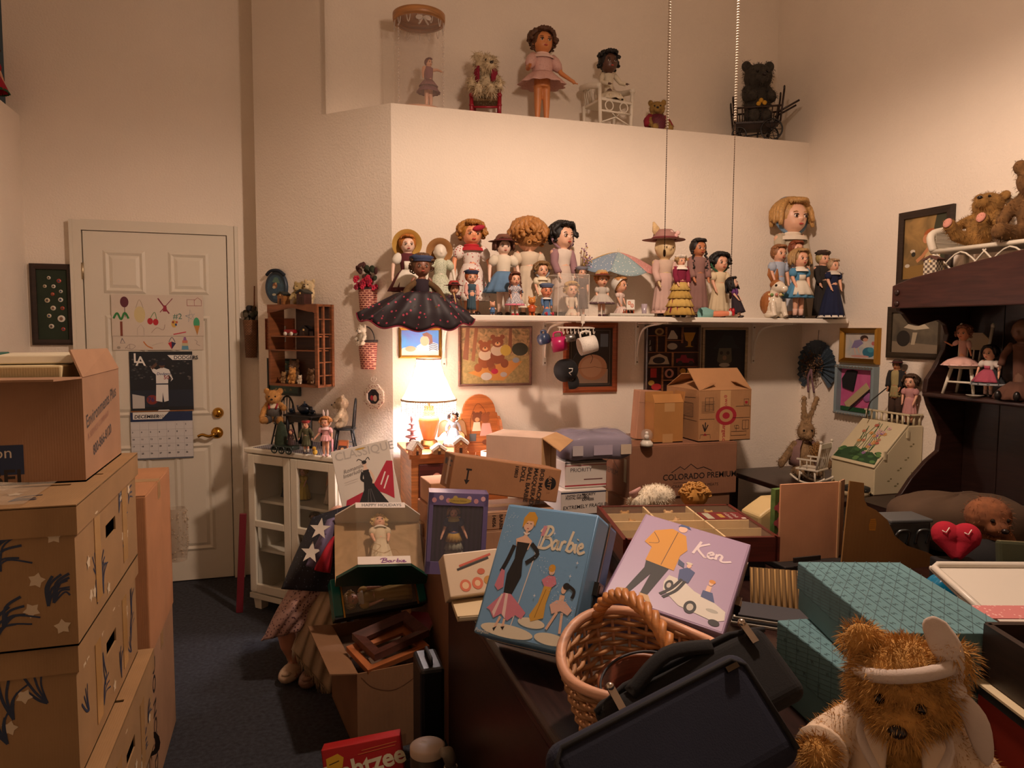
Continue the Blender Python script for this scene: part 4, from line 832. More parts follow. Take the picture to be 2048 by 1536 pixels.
for i, (x, z, r) in enumerate([(.4, .88, .05), (.72, .84, .06), (.26, .76, .05), (.54, .76, .055), (.77, .69, .05), (.5, .65, .05), (.32, .56, .07), (.75, .57, .065), (.5, .45, .07), (.8, .45, .055), (.36, .34, .06), (.75, .3, .1), (.42, .19, .07), (.8, .15, .055)]):
    X = -W/2+.03+x*(W-.06); Z = -H/2+.03+z*(H-.06); R_ = r*W*.95; mb = MB(); mb.lathe((X, -.006, Z), [(0, .004), (R_*.8, .003), (R_, 0)], mat(['#cfc4b0', '#b9452e', '#c9b89a', '#d8cfc0'][i % 4], 'gloss', .3), 20, R=RX(90)); mb.ell((X, -.0105, Z), (R_*.45, .001, R_*.5), mat(['#5a4638', '#3c4a66', '#7a5c48'][i % 3])); mb.build('pin_badge', t)
# children's drawing sheets and calendar on the door
dj = YD-.034
def sheet(px0, py0, px1, py1, label, name, cat, items, m, y=dj, th=.001):
    c, W, H = wallrect(lambda x, y_: onY(x, y_, y), px0, py0, px1, py1); t = T(name, label, cat, (c.x, y, c.z)); MB().box((0, 0, 0), (W, th, H), m).build('paper', t); art(t, (-W/2, -th/2, -H/2), (W, 0, 0), (0, 0, H), items); return t
k_ = .003
it1 = [('e', '#5c2430', .14, .82, .045, .13), ('l', '#5c2430', k_, [(.14, .7), (.145, .45)]), ('l', '#7a3a28', .012, [(.1, .0), (.1, .35)]), ('s', '#2e7a3c', .011, [(.02, .42), (.06, .55), (.1, .4), (.14, .56), (.18, .42)]), ('e', '#c9b886', .3, .52, .06, .2), ('s', '#8a7a5a', k_*.6, [(.26, .68), (.3, .88), (.34, .68)]), ('e', '#b3202c', .41, .36, .03, .08), ('e', '#b3202c', .47, .34, .03, .08), ('s', '#3c7a3c', k_, [(.41, .42), (.46, .58), (.48, .42)]), ('l', '#7a2030', .007, [(.5, .92), (.62, .55)]), ('l', '#7a2030', .004, [(.66, .92), (.52, .58)]), ('p', '#8e2438', [(.55, .6), (.6, .6), (.59, .75), (.56, .75)]), ('t', '#2e6a5a', '#2', .66, .42, .045), ('l', '#3c6a8a', k_*.7, [(.8, .5), (.9, .55), (.83, .35), (.85, .65), (.9, .38), (.8, .5)]), ('l', '#8e3038', k_*.8, [(.82, .75), (.82, .9), (.9, .9), (.9, .75), (.82, .75)]), ('l', '#8e3038', k_*.8, [(.9, .75), (.98, .75), (.98, .88), (.94, .95), (.9, .88)]), ('e', '#c9a04a', .67, .3, .03, .09)] + [('e', c_, x, y_, .012, .03) for c_, x, y_ in (('#7a2a2a', .66, .34), ('#2c4a7a', .69, .28), ('#b04a2a', .7, .34), ('#222', .67, .24)) if c_ != '#222'] + [('e', '#3f9a6a', .92, .32, .035, .14), ('p', '#b9803c', [(.89, .26), (.955, .26), (.925, .02)]), ('l', '#c03a4a', .006, [(.66, .04), (.8, .1)]), ('s', '#8a6a5a', k_*.7, [(.42, .08), (.48, .2), (.55, .15), (.57, .28)]), ('l', '#a89a8a', k_*.7, [(.27, .02), (.27, .18), (.31, .28), (.34, .18), (.34, .02)])]
sheet(223, 590, 407, 672, 'sheet of children\'s felt pen drawings with a palm and ice cream', 'drawing_sheet', 'drawing', it1, mat('#cdbfae'))
it2 = [('l', '#4a4a5a', k_, [(.1, .85), (.08, .5), (.13, .5), (.1, .85)]), ('s', '#8a7a72', k_*.7, [(.13, .1), (.18, .42), (.24, .3), (.2, .08), (.13, .2)]), ('l', '#8a7a72', k_*.7, [(.18, .42), (.18, .08)]), ('s', '#c07030', .006, [(.33, .62), (.37, .3), (.43, .12)]), ('p', '#b3202c', [(.6, .5), (.64, .62), (.64, .05)]), ('p', '#26264a', [(.64, .62), (.69, .5), (.64, .05)]), ('s', '#26264a', k_, [(.61, .58), (.645, .92), (.68, .58)]), ('p', '#8a5a8a', [(.77, .7), (.81, .7), (.8, .95), (.78, .95)]), ('p', '#c0705a', [(.76, .5), (.82, .5), (.82, .7), (.76, .7)]), ('p', '#b9b08a', [(.755, .3), (.825, .3), (.825, .5), (.755, .5)]), ('p', '#5a90a8', [(.75, .02), (.83, .02), (.825, .3), (.755, .3)]), ('s', '#8a7a72', k_*.7, [(.9, .75), (.93, .6), (.92, .45), (.96, .3)]), ('e', '#9a8f80', .06, .18, .02, .1), ('s', '#a89a8a', k_*.6, [(.42, .3), (.48, .45), (.55, .55)])]
sheet(226, 672.5, 407, 700, 'lower strip of children\'s drawings with a red and black heart', 'drawing_sheet', 'drawing', it2, mat('#cbbdac'))
fig_ = '#dcd8d2'
cal_top = [('p', '#12161c', [(0, 0), (1, 0), (1, 1), (0, 1)])] + [('e', ['#3a3a3c', '#57504c', '#2a2c30'][i % 3], rnd.uniform(.03, .97), rnd.uniform(.52, .92), .02, .012) for i in range(70)] + [('p', '#1a2230', [(0, .08), (1, .08), (1, .36), (0, .36)]), ('p', '#b9b4ae', [(.03, .06), (.22, .06), (.22, .26), (.03, .3)]), ('e', '#7a2a22', .34, .2, .09, .08), ('t', '#1a2a6a', '76', .27, .17, .035, 0, .0006), ('p', '#8a5a30', [(0, 0), (1, 0), (1, .02), (0, .02)]), ('p', '#1a1a20', [(.43, .02), (.5, .02), (.5, .2), (.44, .2)]), ('p', '#1a1a20', [(.53, .02), (.6, .02), (.58, .2), (.52, .2)]), ('p', fig_, [(.40, .18), (.5, .16), (.51, .32), (.53, .16), (.6, .18), (.6, .46), (.41, .46)]), ('p', '#1a2438', [(.41, .45), (.6, .45), (.6, .475), (.41, .475)]), ('p', fig_, [(.41, .47), (.6, .47), (.61, .62), (.66, .55), (.64, .5), (.68, .54), (.62, .7), (.52, .74), (.42, .7), (.33, .74), (.36, .66), (.41, .62)]), ('p', '#5a3c2c', [(.33, .74), (.36, .7), (.44, .78), (.42, .82)]), ('e', '#5a3c2c', .51, .77, .045, .045), ('e', '#12182a', .51, .8, .06, .035), ('t', '#26386a', 'Dodgers', .42, .61, .021, 0, .0003, .2), ('t', '#8a2a2a', '50', .53, .54, .03, 0, .0006), ('p', '#d8d4ce', [(.42, .01), (.62, .01), (.6, .03), (.44, .03)]), ('t', '#e6e2da', 'L', .06, .82, .075, 0, .001), ('t', '#e6e2da', 'A', .10, .77, .075, 0, .001), ('p', '#e2ded6', [(.6, .94), (1, .94), (1, .86), (.68, .86)]), ('t', '#141a28', 'DODGERS', .7, .872, .028, 0, .0006)]
c1 = sheet(260, 703, 386, 823, 'wall calendar on the door with a baseball player photograph, December 2023', 'wall_calendar', 'calendar', cal_top, mat('#14181e', 'gloss', .3), y=dj-.002)
cc_, W, H = wallrect(lambda x, y_: onY(x, y_, dj-.002), 262, 823.5, 386, 918); base_ = c1.location
lo_ = MB().box((0, 0, 0), (W, .001, H), mat('#cfcbc8', 'plain', .5)).build('month_page', c1); lo_.location = (cc_.x-base_.x, 0, cc_.z-base_.z)
g_ = [('p', '#1c2c50', [(0, .8), (1, .8), (1, 1), (0, 1)]), ('p', '#dcd8d0', [(.04, .85), (.5, .85), (.62, 1), (.04, 1)]), ('t', '#161c2c', 'DECEMBER', .06, .875, .026, 0, .0008, .15), ('t', '#161c2c', '2023', .42, .875, .024, 0, 0, .15), ('p', '#5a5f68', [(0, 0), (1, 0), (1, .03), (0, .03)])]
for k in range(8): g_.append(('l', '#8f8c8a', .0008, [(k/7, .03), (k/7, .78)]))
for k in range(6): g_.append(('l', '#8f8c8a', .0008, [(0, .03+k*.15), (1, .03+k*.15)]))
day = 1
for r_ in range(5):
    for c_ in range(7):
        if r_ == 0 and c_ < 5: continue
        if day <= 30: g_.append(('t', '#2a2a30', str(day), (c_+.12)/7, .03+(4-r_)*.15+.085, .0125, 0, .0003)); day += 1
art(lo_, (-W/2, -.0005, -H/2), (W, 0, 0), (0, 0, H), g_)
# hanging basket on the strip of wall beside the door
p = onY(508, 715, YD-.03); t = T('hanging_basket', 'tall woven willow basket with dark dried flowers hanging beside the door', 'basket', (p.x-.014, YD-.045, p.z))
h = onY(508, 640, YD-.03).z-p.z
MB().lathe((0, 0, 0), [(.032, 0), (.036, h*.5), (.043, h), (.039, h), (.03, .01), (0, .01)], mat('#8a5c36', 'weave', c2='#4a2c18', sc=34), 20).build('body', t); MB().tube([(.02, 0, h), (.025, .02, h*1.9)], .004, mat('#7a4a2a', 'wood')).build('handle', t)
mb = MB()
for i in range(12): mb.ell((rnd.uniform(-.03, .03), rnd.uniform(-.03, .02), h+rnd.uniform(0, .08)), (.014, .012, .016), mat(['#1c1a1c', '#3a3a2c', '#4a4030'][i % 3], 'cloth'), nz=.2)
mb.build('flowers', t)
# ---- angled wall
def wallT(label, cat, name, px, py, fn=fA, rz=-45): p = fn(px, py); return T(name, label, cat, p, rz)
c, W, H = wallrect(fA, 536, 545, 575, 604)
t = T('oval_plaque', 'oval blue painted plaque with little figures under an umbrella', 'plaque', c, -45); MB().lathe((0, 0, 0), [(0, .012), (W*.46, .012), (W*.5, .02), (W*.54, .012), (W*.54, 0)], mat('#2c3a48', 'plain', .4), 36, sy=H/W, R=RX(90)).build('plate', t)
art(t, (-W/2, -.0125, -H/2), (W, 0, 0), (0, 0, H), [('e', mat('#3f5f72', 'blotch', c2='#2a4050', sc=40), .5, .5, .44, .44), ('p', '#5a7a6a', [(.3, .68), (.72, .62), (.6, .82), (.45, .84)]), ('e', '#8a5a3a', .45, .55, .12, .1), ('e', '#c99a70', .5, .62, .05, .04), ('e', '#c9b08a', .4, .5, .08, .05), ('e', '#b9b49a', .4, .25, .1, .04), ('e', '#8a9a6a', .65, .25, .12, .05)])
MB().tube(crom([(-W*.45, -.015, H*.42), (-W*.2, -.02, H*.55), (W*.2, -.02, H*.55), (W*.45, -.015, H*.4)], 5), .009, mat('#1f2630', 'cloth')).build('ribbon', t)
c, W, H = wallrect(fA, 534, 637, 590, 700)
txt = [('t', '#2a120a', w_, .02, .9-.1*i, .015) for i, w_ in enumerate(['Disneyland, wo', 'rld of ideas an', 'd', 'dr', 'ea', 'ms', 'ha', 'ppi', 'ness of joy for', 'all who come'])]
frame('wooden photo frame printed with rows of dark words', 'photo frame', 'photo_frame', c, -45, W, H, .005, .016, OAKF, [('p', '#8f4a24', [(0, 0), (1, 0), (1, 1), (0, 1)])] + txt + [('p', '#b8b2a6', [(.28, .25), (.72, .25), (.72, .78), (.28, .78)]), ('p', '#5a5a54', [(.3, .27), (.7, .27), (.7, .5), (.3, .45)]), ('p', '#8c4a4a', [(.34, .3), (.6, .3), (.5, .4)]), ('p', '#6a7068', [(.42, .45), (.6, .45), (.58, .7), (.5, .75), (.44, .68)])], OAKF)
c, W, H = wallrect(fA, 538, 717, 602, 790)
frame('dark green photo frame with small gold hooks under the wall cabinet', 'photo frame', 'photo_frame', c, -45, W, H, .012, .018, mat('#16241f', 'plain', .4), [('p', '#3f5a50', [(0, 0), (1, 0), (1, 1), (0, 1)]), ('p', '#10100f', [(.25, .25), (.75, .25), (.75, .75), (.25, .75)]), ('p', '#78807c', [(.28, .28), (.72, .28), (.72, .72), (.28, .72)]), ('p', '#26282a', [(.4, .28), (.6, .28), (.55, .6), (.46, .62)])] + [('s', '#a88a4a', .003, [(x, y_), (x+.03, y_+.06), (x+.06, y_)]) for x, y_ in ((.08, .85), (.3, .88), (.55, .86), (.8, .84), (.06, .5), (.06, .25), (.86, .5), (.86, .2), (.2, .08), (.5, .06), (.7, .08))], mat('#3f5a50'))
# wall display cabinet
c, W, H = wallrect(fA, 572, 610, 668, 770); wd = .13
OK2 = mat('#7d4a2a', 'wood', .45, sc=(3, 3, 30))
wcab = T('wall_display_case', 'small open oak wall cabinet with glassless front and side shelves', 'wall cabinet', c, -45)
for sx in (-1, 1): 
    MB().box((sx*(W/2-.006), -wd/2-.011, 0), (.012, .012 if sx > 0 else wd-.022, H), OK2).build('side', wcab)
MB().box((W/2-.006, -wd+.006, 0), (.02, .012, H), OK2).build('corner_post', wcab); MB().box((W/2-.006, -.008, 0), (.016, .016, H), OK2).build('corner_post', wcab)
for z in (-H/2+.006, H/2-.006): MB().box((0, -wd/2-.011, z), (W, wd-.022, .012), OK2).build('top' if z > 0 else 'bottom', wcab)
MB().box((W*.14, -.025, 0), (W*.68, .006, H-.02), mat('#3a2016', 'wood')).build('back', wcab)
for z in (.11*H, -.06*H): MB().box((0, -wd/2-.011, z), (W-.024, wd-.03, .006), OK2).build('shelf', wcab)
for z in (.32, .14, -.03, -.2, -.36): MB().box((W/2-.008, -wd/2, z*H), (.012, wd-.02, .006), OK2).build('side_rung', wcab)
arch = [(-W/2, H/2), (W/2, H/2), (W/2, H/2-.045), (W/2-.02, H/2-.045)] + [(W/2-.02-(W-.04)*k/10, H/2-.02-.022*abs(math.cos(math.pi*k/10))**2) for k in range(11)] + [(-W/2, H/2-.045)]
MB().prism(arch, -wd-.004, -wd+.008, OK2).build('arched_rail', wcab)
wp = lambda x, y, z: Vector(c) + RZ(-45) @ Vector((x, y, 0)) + Vector((0, 0, z))
t = T('toy_wagon', 'tiny red wagon with white wheels in the wall cabinet', 'toy wagon', wp(-.06, -.08, .11*H+.003), -45); MB().box((0, 0, .024), (.07, .03, .02), mat('#8e1a22', 'gloss')).build('body', t, bev=.003)
for x in (-.022, .022):
    for y in (-.017, .017): MB().lathe((x, y, .011), [(0, -.003), (.011, -.003), (.011, .003), (0, .003)], WHITE, 14, R=RX(90)).build('wheel', t)
def house(label, loc, rz, w, d, h, wm, rm, name='toy_house', steep=.6, snow=None):
    t = T(name, label, 'toy house', loc, rz); MB().prism([(-w/2, 0), (w/2, 0), (w/2, h), (0, h+w*steep*.5), (-w/2, h)], -d/2, d/2, wm).build('walls', t)
    for sx in (-1, 1):
        a = math.atan2(w*steep*.5, w/2); L_ = w/2/math.cos(a)*1.2; MB().box((sx*w*.29, 0, h+w*steep*.22), (L_, d*1.14, .008 if snow is None else .012), rm, R=RY(sx*math.degrees(a))).build('roof', t)
    MB().box((0, -d/2-.001, h*.3), (w*.22, .003, h*.6), mat('#3a2014')).build('door', t); MB().box((0, -d/2-.001, h*.95), (w*.16, .003, w*.16), mat('#d8b878')).build('window', t); return t
house('tiny dark cottage inside the wall cabinet', wp(.045, -.07, .11*H+.003), -45, .06, .04, .035, mat('#2a1a14'), mat('#16100e'))
for i, (x, y, s_, col_) in enumerate([(-.095, -.098, .065, '#8a6a44'), (-.035, -.095, .09, '#a8763c'), (.018, -.095, .05, '#c9b8a0'), (-.06, -.056, .13, '#5e4630'), (.07, -.065, .085, '#6a4e34')]):
    teddy(['small tan resin bear at the left of the wall cabinet floor', 'honey coloured bear seated centre in the wall cabinet', 'smallest cream bear on the wall cabinet floor', 'tall dark bear at the back of the wall cabinet', 'brown bear behind the cabinet side shelves'][i], wp(x, y, -H/2+.012), s_, rz=-45, col=col_, n=500, fl=.05, legs={k: ((.11, -.08, .09), (.12, -.13, .1)) for k in (-1, 1)},arms={k: ((.23, -.06, .42), (.2, -.15, .3)) for k in (-1, 1)}, group='bears in the wall cabinet')
zt_ = H/2
house('ochre birdhouse with dark roof on the wall cabinet', wp(-.115, -.07, zt_), -50, .05, .045, .055, mat('#8a5a2c', 'wood'), mat('#1f2420'), steep=.5)
house('dark brown birdhouse with heart window on the wall cabinet', wp(.075, -.115, zt_), -50, .06, .05, .06, mat('#3c1e18', 'wood'), mat('#2a2c26'), steep=.5)
teddy('tan bear with dark ears hugging another on the wall cabinet', wp(-.012, -.06, zt_), .125, legs={k: ((.11, -.08, .09), (.12, -.13, .1)) for k in (-1, 1)}, rz=-30, col='#a08a5c', n=1400, fl=.05, head=(-15, 0)); teddy('pale bear hugged by a tan bear on the wall cabinet', wp(.055, -.05, zt_), .135, legs={k: ((.11, -.08, .09), (.12, -.13, .1)) for k in (-1, 1)}, rz=-55, col='#c9b48c', n=1400, fl=.05, head=(15, 0))
# red woven wall baskets
def wbasket(label, px, pt, pb, w0, name='wall_basket'):
    a, b = fA(px, pt), fA(px, pb); h = a.z-b.z; t = T(name, label, 'basket', b, -45); R_ = w0/2
    MB().lathe((0, 0, 0), [(0, 0), (R_*.78, 0), (R_*.9, h*.5), (R_, h), (R_*.93, h), (R_*.75, .01)], mat('#7a2426', 'weave', c2='#c9937a', sc=22), 24, a0=math.pi, a1=2*math.pi, sy=.85).build('body', t)
    MB().tube([(R_*1.0*math.cos(a), R_*.86*math.sin(a), h) for a in [math.pi+math.pi*k/14 for k in range(15)]], .006, mat('#2a1a18', 'cloth'), 6).build('rim', t); return t, h, R_
t, h, R_ = wbasket('red woven wall basket filled with crimson silk flowers', 738, 577, 642, .115); mb = MB(); mb2 = MB(); rg = random.Random(9)
for i in range(34):
    x, y, z = rg.uniform(-R_*1.1, R_*1.0), rg.uniform(-R_*.9, -.01), h+rg.uniform(.0, .06)
    for k in range(5): a = k*1.256+i; (mb).ell((x+.008*math.cos(a), y-.004, z+.008*math.sin(a)), (.007, .004, .007), mat(['#b01836', '#8a1430', '#c42848'][i % 3], 'cloth'), seg=7, ring=5)
for i in range(16): mb2.ell((rg.uniform(-R_, R_), rg.uniform(-R_*.6, -.01), h+rg.uniform(.05, .12)), (.014, .004, .02), mat(['#2c3422', '#4a2a26'][i % 2], 'cloth'), R=RX(rg.uniform(-40, 40)) @ RY(rg.uniform(-60, 60)), seg=7, ring=5)
mb.build('flowers', t); mb2.build('leaves', t)
t, h, R_ = wbasket('red woven wall basket with black handle holding a white bear', 738, 682, 738, .115)
MB().tube([(R_*math.cos(a), -R_*.4, h+.075*math.sin(a)) for a in [math.pi*k/14 for k in range(15)]], .003, mat('#14110f'), 6).build('handle', t)
q = fA(736, 682); nq = Vector((-1, -1, 0)).normalized()*.045; teddy('white plush bear lying in the red wall basket', (q.x+nq.x, q.y+nq.y, q.z-.02), .105, legs={k: ((.11, -.08, .09), (.12, -.13, .1)) for k in (-1, 1)}, rz=-60, col='#cfc4b0', n=1500, fl=.07)
p = fA(749, 793); t = T('floral_plate', 'octagonal floral photo plate hung by a white ribbon', 'plate', p, -45); R_ = .07
MB().lathe((0, 0, 0), [(0, .006), (R_*.58, .006), (R_*.62, .014), (R_*1.0, .010), (R_, 0)], mat('#d9cbb8', 'dots', c2='#8a3a34', sc=110, p=.3), 8, R=RX(90) @ RZ(22.5), smooth=False).build('rim', t); art(t, (-R_, -.0062, -R_), (2*R_, 0, 0), (0, 0, 2*R_), [('e', '#26222a', .5, .5, .29, .28), ('e', '#a82038', .42, .45, .08, .1), ('e', '#c9a890', .56, .44, .09, .12), ('e', '#1c1618', .47, .6, .08, .08)])
MB().tube(crom([(-.012, -.004, .1), (-.018, -.006, .088), (0, -.008, .078), (.016, -.006, .09), (.012, -.004, .1)], 4), .002, WHITE, 5).tube([(0, -.004, .07), (0, -.003, .105)], .0015, WHITE, 5).build('ribbon', t)
# ---- back wall under the shelf
c, W, H = wallrect(fB, 797, 655, 882, 716)
frame('gold framed picture of a sleeping child on bright blue', 'picture', 'framed_picture', c, 0, W, H, .014, .02, GOLD, [('p', mat('#3a8ac0', 'blotch', c2='#5a5aa0', sc=12), [(0, 0), (1, 0), (1, 1), (0, 1)]), ('p', '#e0d4cc', [(0, 0), (1, 0), (1, .2), (.75, .28), (.5, .25), (.3, .35), (.05, .3), (0, .25)]), ('e', '#c98f70', .24, .26, .14, .11), ('p', '#e6e0da', [(.45, .2), (.98, .15), (.98, .45), (.8, .55), (.55, .5), (.4, .35)]), ('e', '#d9a888', .62, .58, .12, .2), ('p', '#6a4638', [(.55, .85), (.68, .92), (.82, .8), (.84, .5), (.72, .42), (.76, .6), (.7, .75), (.6, .76)])] + [('s', '#2a3a5a', .004, [(.74, .2+.07*k), (.85, .26+.07*k), (.97, .2+.07*k)]) for k in range(4)], prof=1)
c, W, H = wallrect(fB, 916, 652, 1062, 771)
bear_ = lambda x, y, s, f, cl: [('e', f, x, y, .09*s, .13*s), ('e', cl, x, y+.09*s, .085*s, .09*s), ('e', f, x, y+.22*s, .075*s, .085*s), ('e', f, x-.06*s, y+.3*s, .03*s, .035*s), ('e', f, x+.06*s, y+.3*s, .03*s, .035*s), ('e', '#d9a878', x, y+.19*s, .035*s, .03*s), ('e', '#1c100c', x, y+.205*s, .012*s, .012*s), ('e', f, x-.09*s, y-.12*s, .05*s, .07*s), ('e', f, x+.09*s, y-.12*s, .05*s, .07*s)]
frame('framed embroidery of two teddy bears having a woodland picnic', 'picture', 'framed_picture', c, 0, W, H, .012, .022, mat('#5e3a2c', 'wood', .35), [('p', mat('#b89a64', 'blotch', c2='#8a7a4a', sc=60), [(0, 0), (1, 0), (1, 1), (0, 1)]), ('p', mat('#6a5a38', 'blotch', c2='#c9a070', sc=45), [(0, .55), (1, .5), (1, 1), (0, 1)]), ('p', '#7a4a30', [(.03, .45), (.08, 1), (.13, 1), (.11, .42)]), ('p', '#8a5636', [(.15, .42), (.2, 1), (.25, 1), (.2, .4)]), ('p', '#7a4a30', [(.68, .55), (.7, 1), (.74, 1), (.74, .55)]), ('e', '#33301f', .86, .62, .12, .12), ('p', '#c98a44', [(.1, .2), (.4, .06), (.62, .05), (.9, .4), (.75, .42)])] + bear_(.35, .42, 1.1, '#8a4a26', '#d9c4a8') + bear_(.53, .5, 1.15, '#7a3e20', '#d4c0a6') + [('e', '#d8d2c8', .37, .13, .08, .07), ('e', '#b9b0b0', .62, .16, .05, .045), ('e', '#9aa0ac', .8, .42, .05, .05), ('e', '#b02440', .49, .22, .05, .05), ('e', '#c9a84a', .65, .6, .08, .1)])
c, W, H = wallrect(fB, 1126, 645, 1233, 784)
frame('wide brown wood frame with a dark night sky and large pale moon', 'picture', 'framed_picture', c, 0, W, H, .03, .018, mat('#8c4524', 'wood', .35), [('p', '#2a2420', [(0, 0), (1, 0), (1, 1), (0, 1)]), ('l', '#8a8070', .002, [(.06, .04), (.94, .04), (.94, .96), (.06, .96), (.06, .04)]), ('p', '#b09a86', [(.1, .06), (.9, .06), (.9, .3), (.1, .28)]), ('e', '#c49470', .55, .33, .33, .22), ('e', '#d0a684', .52, .33, .24, .17), ('l', '#6a4a38', .002, [(.1, .3), (.6, .34), (.9, .3)]), ('p', '#6a7480', [(.72, .68), (.9, .68), (.9, .9), (.72, .9)]), ('s', '#3a2a22', .003, [(.5, .4), (.55, .5), (.5, .55)])], mat('#2a2420'))
# shadow box of collected charms
c, W, H = wallrect(fB, 1288, 650, 1396, 790)
t = frame('printers tray style shadow box of painted keepsakes', 'shadow box', 'shadow_box', c, 0, W, H, .012, .03, BRN, None, mat('#2c1512', 'wood')); iw, ih = W-.024, H-.024; SB = mat('#8a5836', 'wood')
for x0, z0, x1, z1 in ((0, .4, 1, .4), (0, .62, 1, .62), (.36, .62, .36, 1), (.68, .76, .68, 1), (.36, .8, .68, .8), (0, .87, .36, .87), (.5, .4, .5, .62), (.3, .0, .3, .4), (.62, .2, .62, .4), (.3, .2, 1, .2), (.18, .62, .18, .87)):
    MB().box((-iw/2+iw*(x0+x1)/2, -.014, -ih/2+ih*(z0+z1)/2), (max(.005, iw*(x1-x0)), .02, max(.005, ih*(z1-z0))), SB).build('divider', t)
art(t, (-iw/2, -.008, -ih/2), (iw, 0, 0), (0, 0, ih), [('e', '#a88a5a', .24, .93, .09, .055), ('e', '#5a3a24', .24, .93, .05, .03), ('p', '#cfc6b8', [(.4, .82), (.6, .82), (.6, .86), (.52, .95), (.47, .95)]), ('p', '#b9892e', [(.72, .92), (.96, .92), (.9, .8), (.87, .78), (.87, .72), (.93, .7), (.75, .7), (.81, .72), (.81, .78), (.76, .8)]), ('e', '#b0a898', .5, .71, .1, .05), ('t', '#cfc4b2', 'J', .05, .75, .03), ('t', '#cfc4b2', 'E', .05, .65, .03), ('p', '#b8a890', [(.03, .44), (.45, .44), (.4, .55), (.25, .6), (.08, .55)]), ('e', '#2a2830', .24, .5, .12, .05), ('p', '#8a2034', [(.58, .46), (.95, .46), (.92, .52), (.8, .53), (.78, .58), (.68, .58), (.66, .53), (.58, .52)]), ('e', '#3a3030', .66, .46, .05, .03), ('e', '#3a3030', .88, .46, .05, .03), ('p', '#b02c2c', [(.08, .24), (.2, .24), (.2, .38), (.08, .38)]), ('e', '#c9a04a', .1, .16, .06, .04), ('e', '#c98f80', .45, .3, .09, .07), ('e', '#241618', .45, .3, .045, .045), ('e', '#c9923a', .72, .33, .06, .045), ('e', '#d8b04a', .86, .31, .06, .045), ('e', '#5a4a8a', .75, .24, .06, .03), ('e', '#b02c2c', .2, .1, .1, .05)])
c, W, H = wallrect(fB, 1402, 655, 1492, 785)
frame('pale framed dark portrait of a sad painted face in a hat', 'picture', 'framed_picture', c, 0, W, H, .014, .02, mat('#a08a68', 'wood', .4), [('p', '#0d0e10', [(0, 0), (1, 0), (1, 1), (0, 1)]), ('p', '#1a2024', [(.2, .68), (.85, .7), (.75, .78), (.68, .9), (.45, .92), (.33, .78)]), ('p', '#5a5444', [(.32, .5), (.42, .3), (.6, .3), (.68, .5), (.66, .7), (.36, .7)]), ('p', '#231c18', [(.32, .48), (.42, .3), (.6, .3), (.68, .48), (.6, .44), (.42, .44)]), ('e', '#a89a86', .5, .42, .13, .035), ('e', '#8a6a50', .5, .54, .05, .04), ('e', '#2a2622', .42, .62, .04, .03), ('e', '#2a2622', .58, .62, .04, .03), ('p', '#26302a', [(.1, .02), (.2, .22), (.42, .3), (.5, .1), (.58, .3), (.8, .2), (.9, .02)]), ('e', '#c9b8a0', .68, .12, .07, .045), ('e', '#b08a30', .68, .12, .025, .018)])
# mug rack hung from the shelf edge, mugs and cap
MR = mat('#d9cfc0', 'plain', .4); p = onY(1162, 640, YS+.02); mr = T('mug_rack', 'white wire hook rack clipped under the shelf', 'mug rack', (p.x, YS+.03, ZS-.026))
MB().tube([(-.12, 0, -.03), (.055, 0, -.03)], .003, MR, 6).tube([(-.12, -.05, -.034), (.055, -.05, -.034)], .003, MR, 6).tube([(.055, 0, -.03), (.055, -.05, -.034)], .003, MR, 6).tube([(-.12, 0, -.03), (-.12, -.05, -.034)], .003, MR, 6).box((0, -.035, .012), (.018, .003, .045), MR).tube([(0, -.034, -.01), (0, -.02, -.032)], .003, MR).box((0, .0, -.005), (.018, .07, .003), MR).build('frame', mr)
for k in range(5):
    for y in (0, -.05): x = -.11+k*.04; MB().tube(crom([(x, y, -.032), (x, y, -.055), (x, y-.012, -.062), (x, y-.018, -.05)], 4), .0022, MR, 5).build('hook', mr)
def mug(label, px, py, Y, r, h, m, rot, name='mug', handle=True):
    p = onY(px, py, Y); t = T(name, label, 'mug', p, rot=rot); MB().lathe((0, 0, -h/2), [(0, 0), (r*.95, 0), (r, h*.5), (r*1.02, h), (r*.93, h), (r*.9, .006), (0, .006)], m, 28).build('body', t)
    if handle: MB().tube(crom([(r*.97, 0, h*.3), (r*1.5, 0, h*.25), (r*1.6, 0, -h*.05), (r*1.4, 0, -h*.3), (r*.95, 0, -h*.3)], 5), .005, m, 8, flat=1.5).build('handle', t)
    return t
mug('white speckled enamel mug hanging from the rack', 1175, 690, YS-.02, .043, .085, mat('#e0d8cc', 'dots', c2='#4a4640', sc=190, p=.17), (math.radians(20), math.radians(-105), math.radians(-25)))
mug('magenta mug hanging from the rack', 1118, 688, YS-.005, .037, .07, mat('#b01c58', 'gloss', .3), (math.radians(15), math.radians(-100), math.radians(-30)))
mug('dark blue mug hanging at the end of the rack', 1088, 678, YS+.05, .027, .045, mat('#2c3c58', 'gloss', .3), (0, math.radians(-100), math.radians(-60)))
mug('small silver measuring cup hanging between the mugs', 1141, 676, YS-.07, .018, .045, mat('#8f8c88', 'metal', .35), (math.radians(10), math.radians(-100), math.radians(-25)), name='measuring_cup', handle=False)
p = onY(1133, 740, YS+.05); cp_ = T('baseball_cap', 'black velvet cap with a white stitched mark hanging from the rack', 'cap', p, rot=(math.radians(20), math.radians(25), 0)); BV = mat('#0e0c0d', 'cloth')
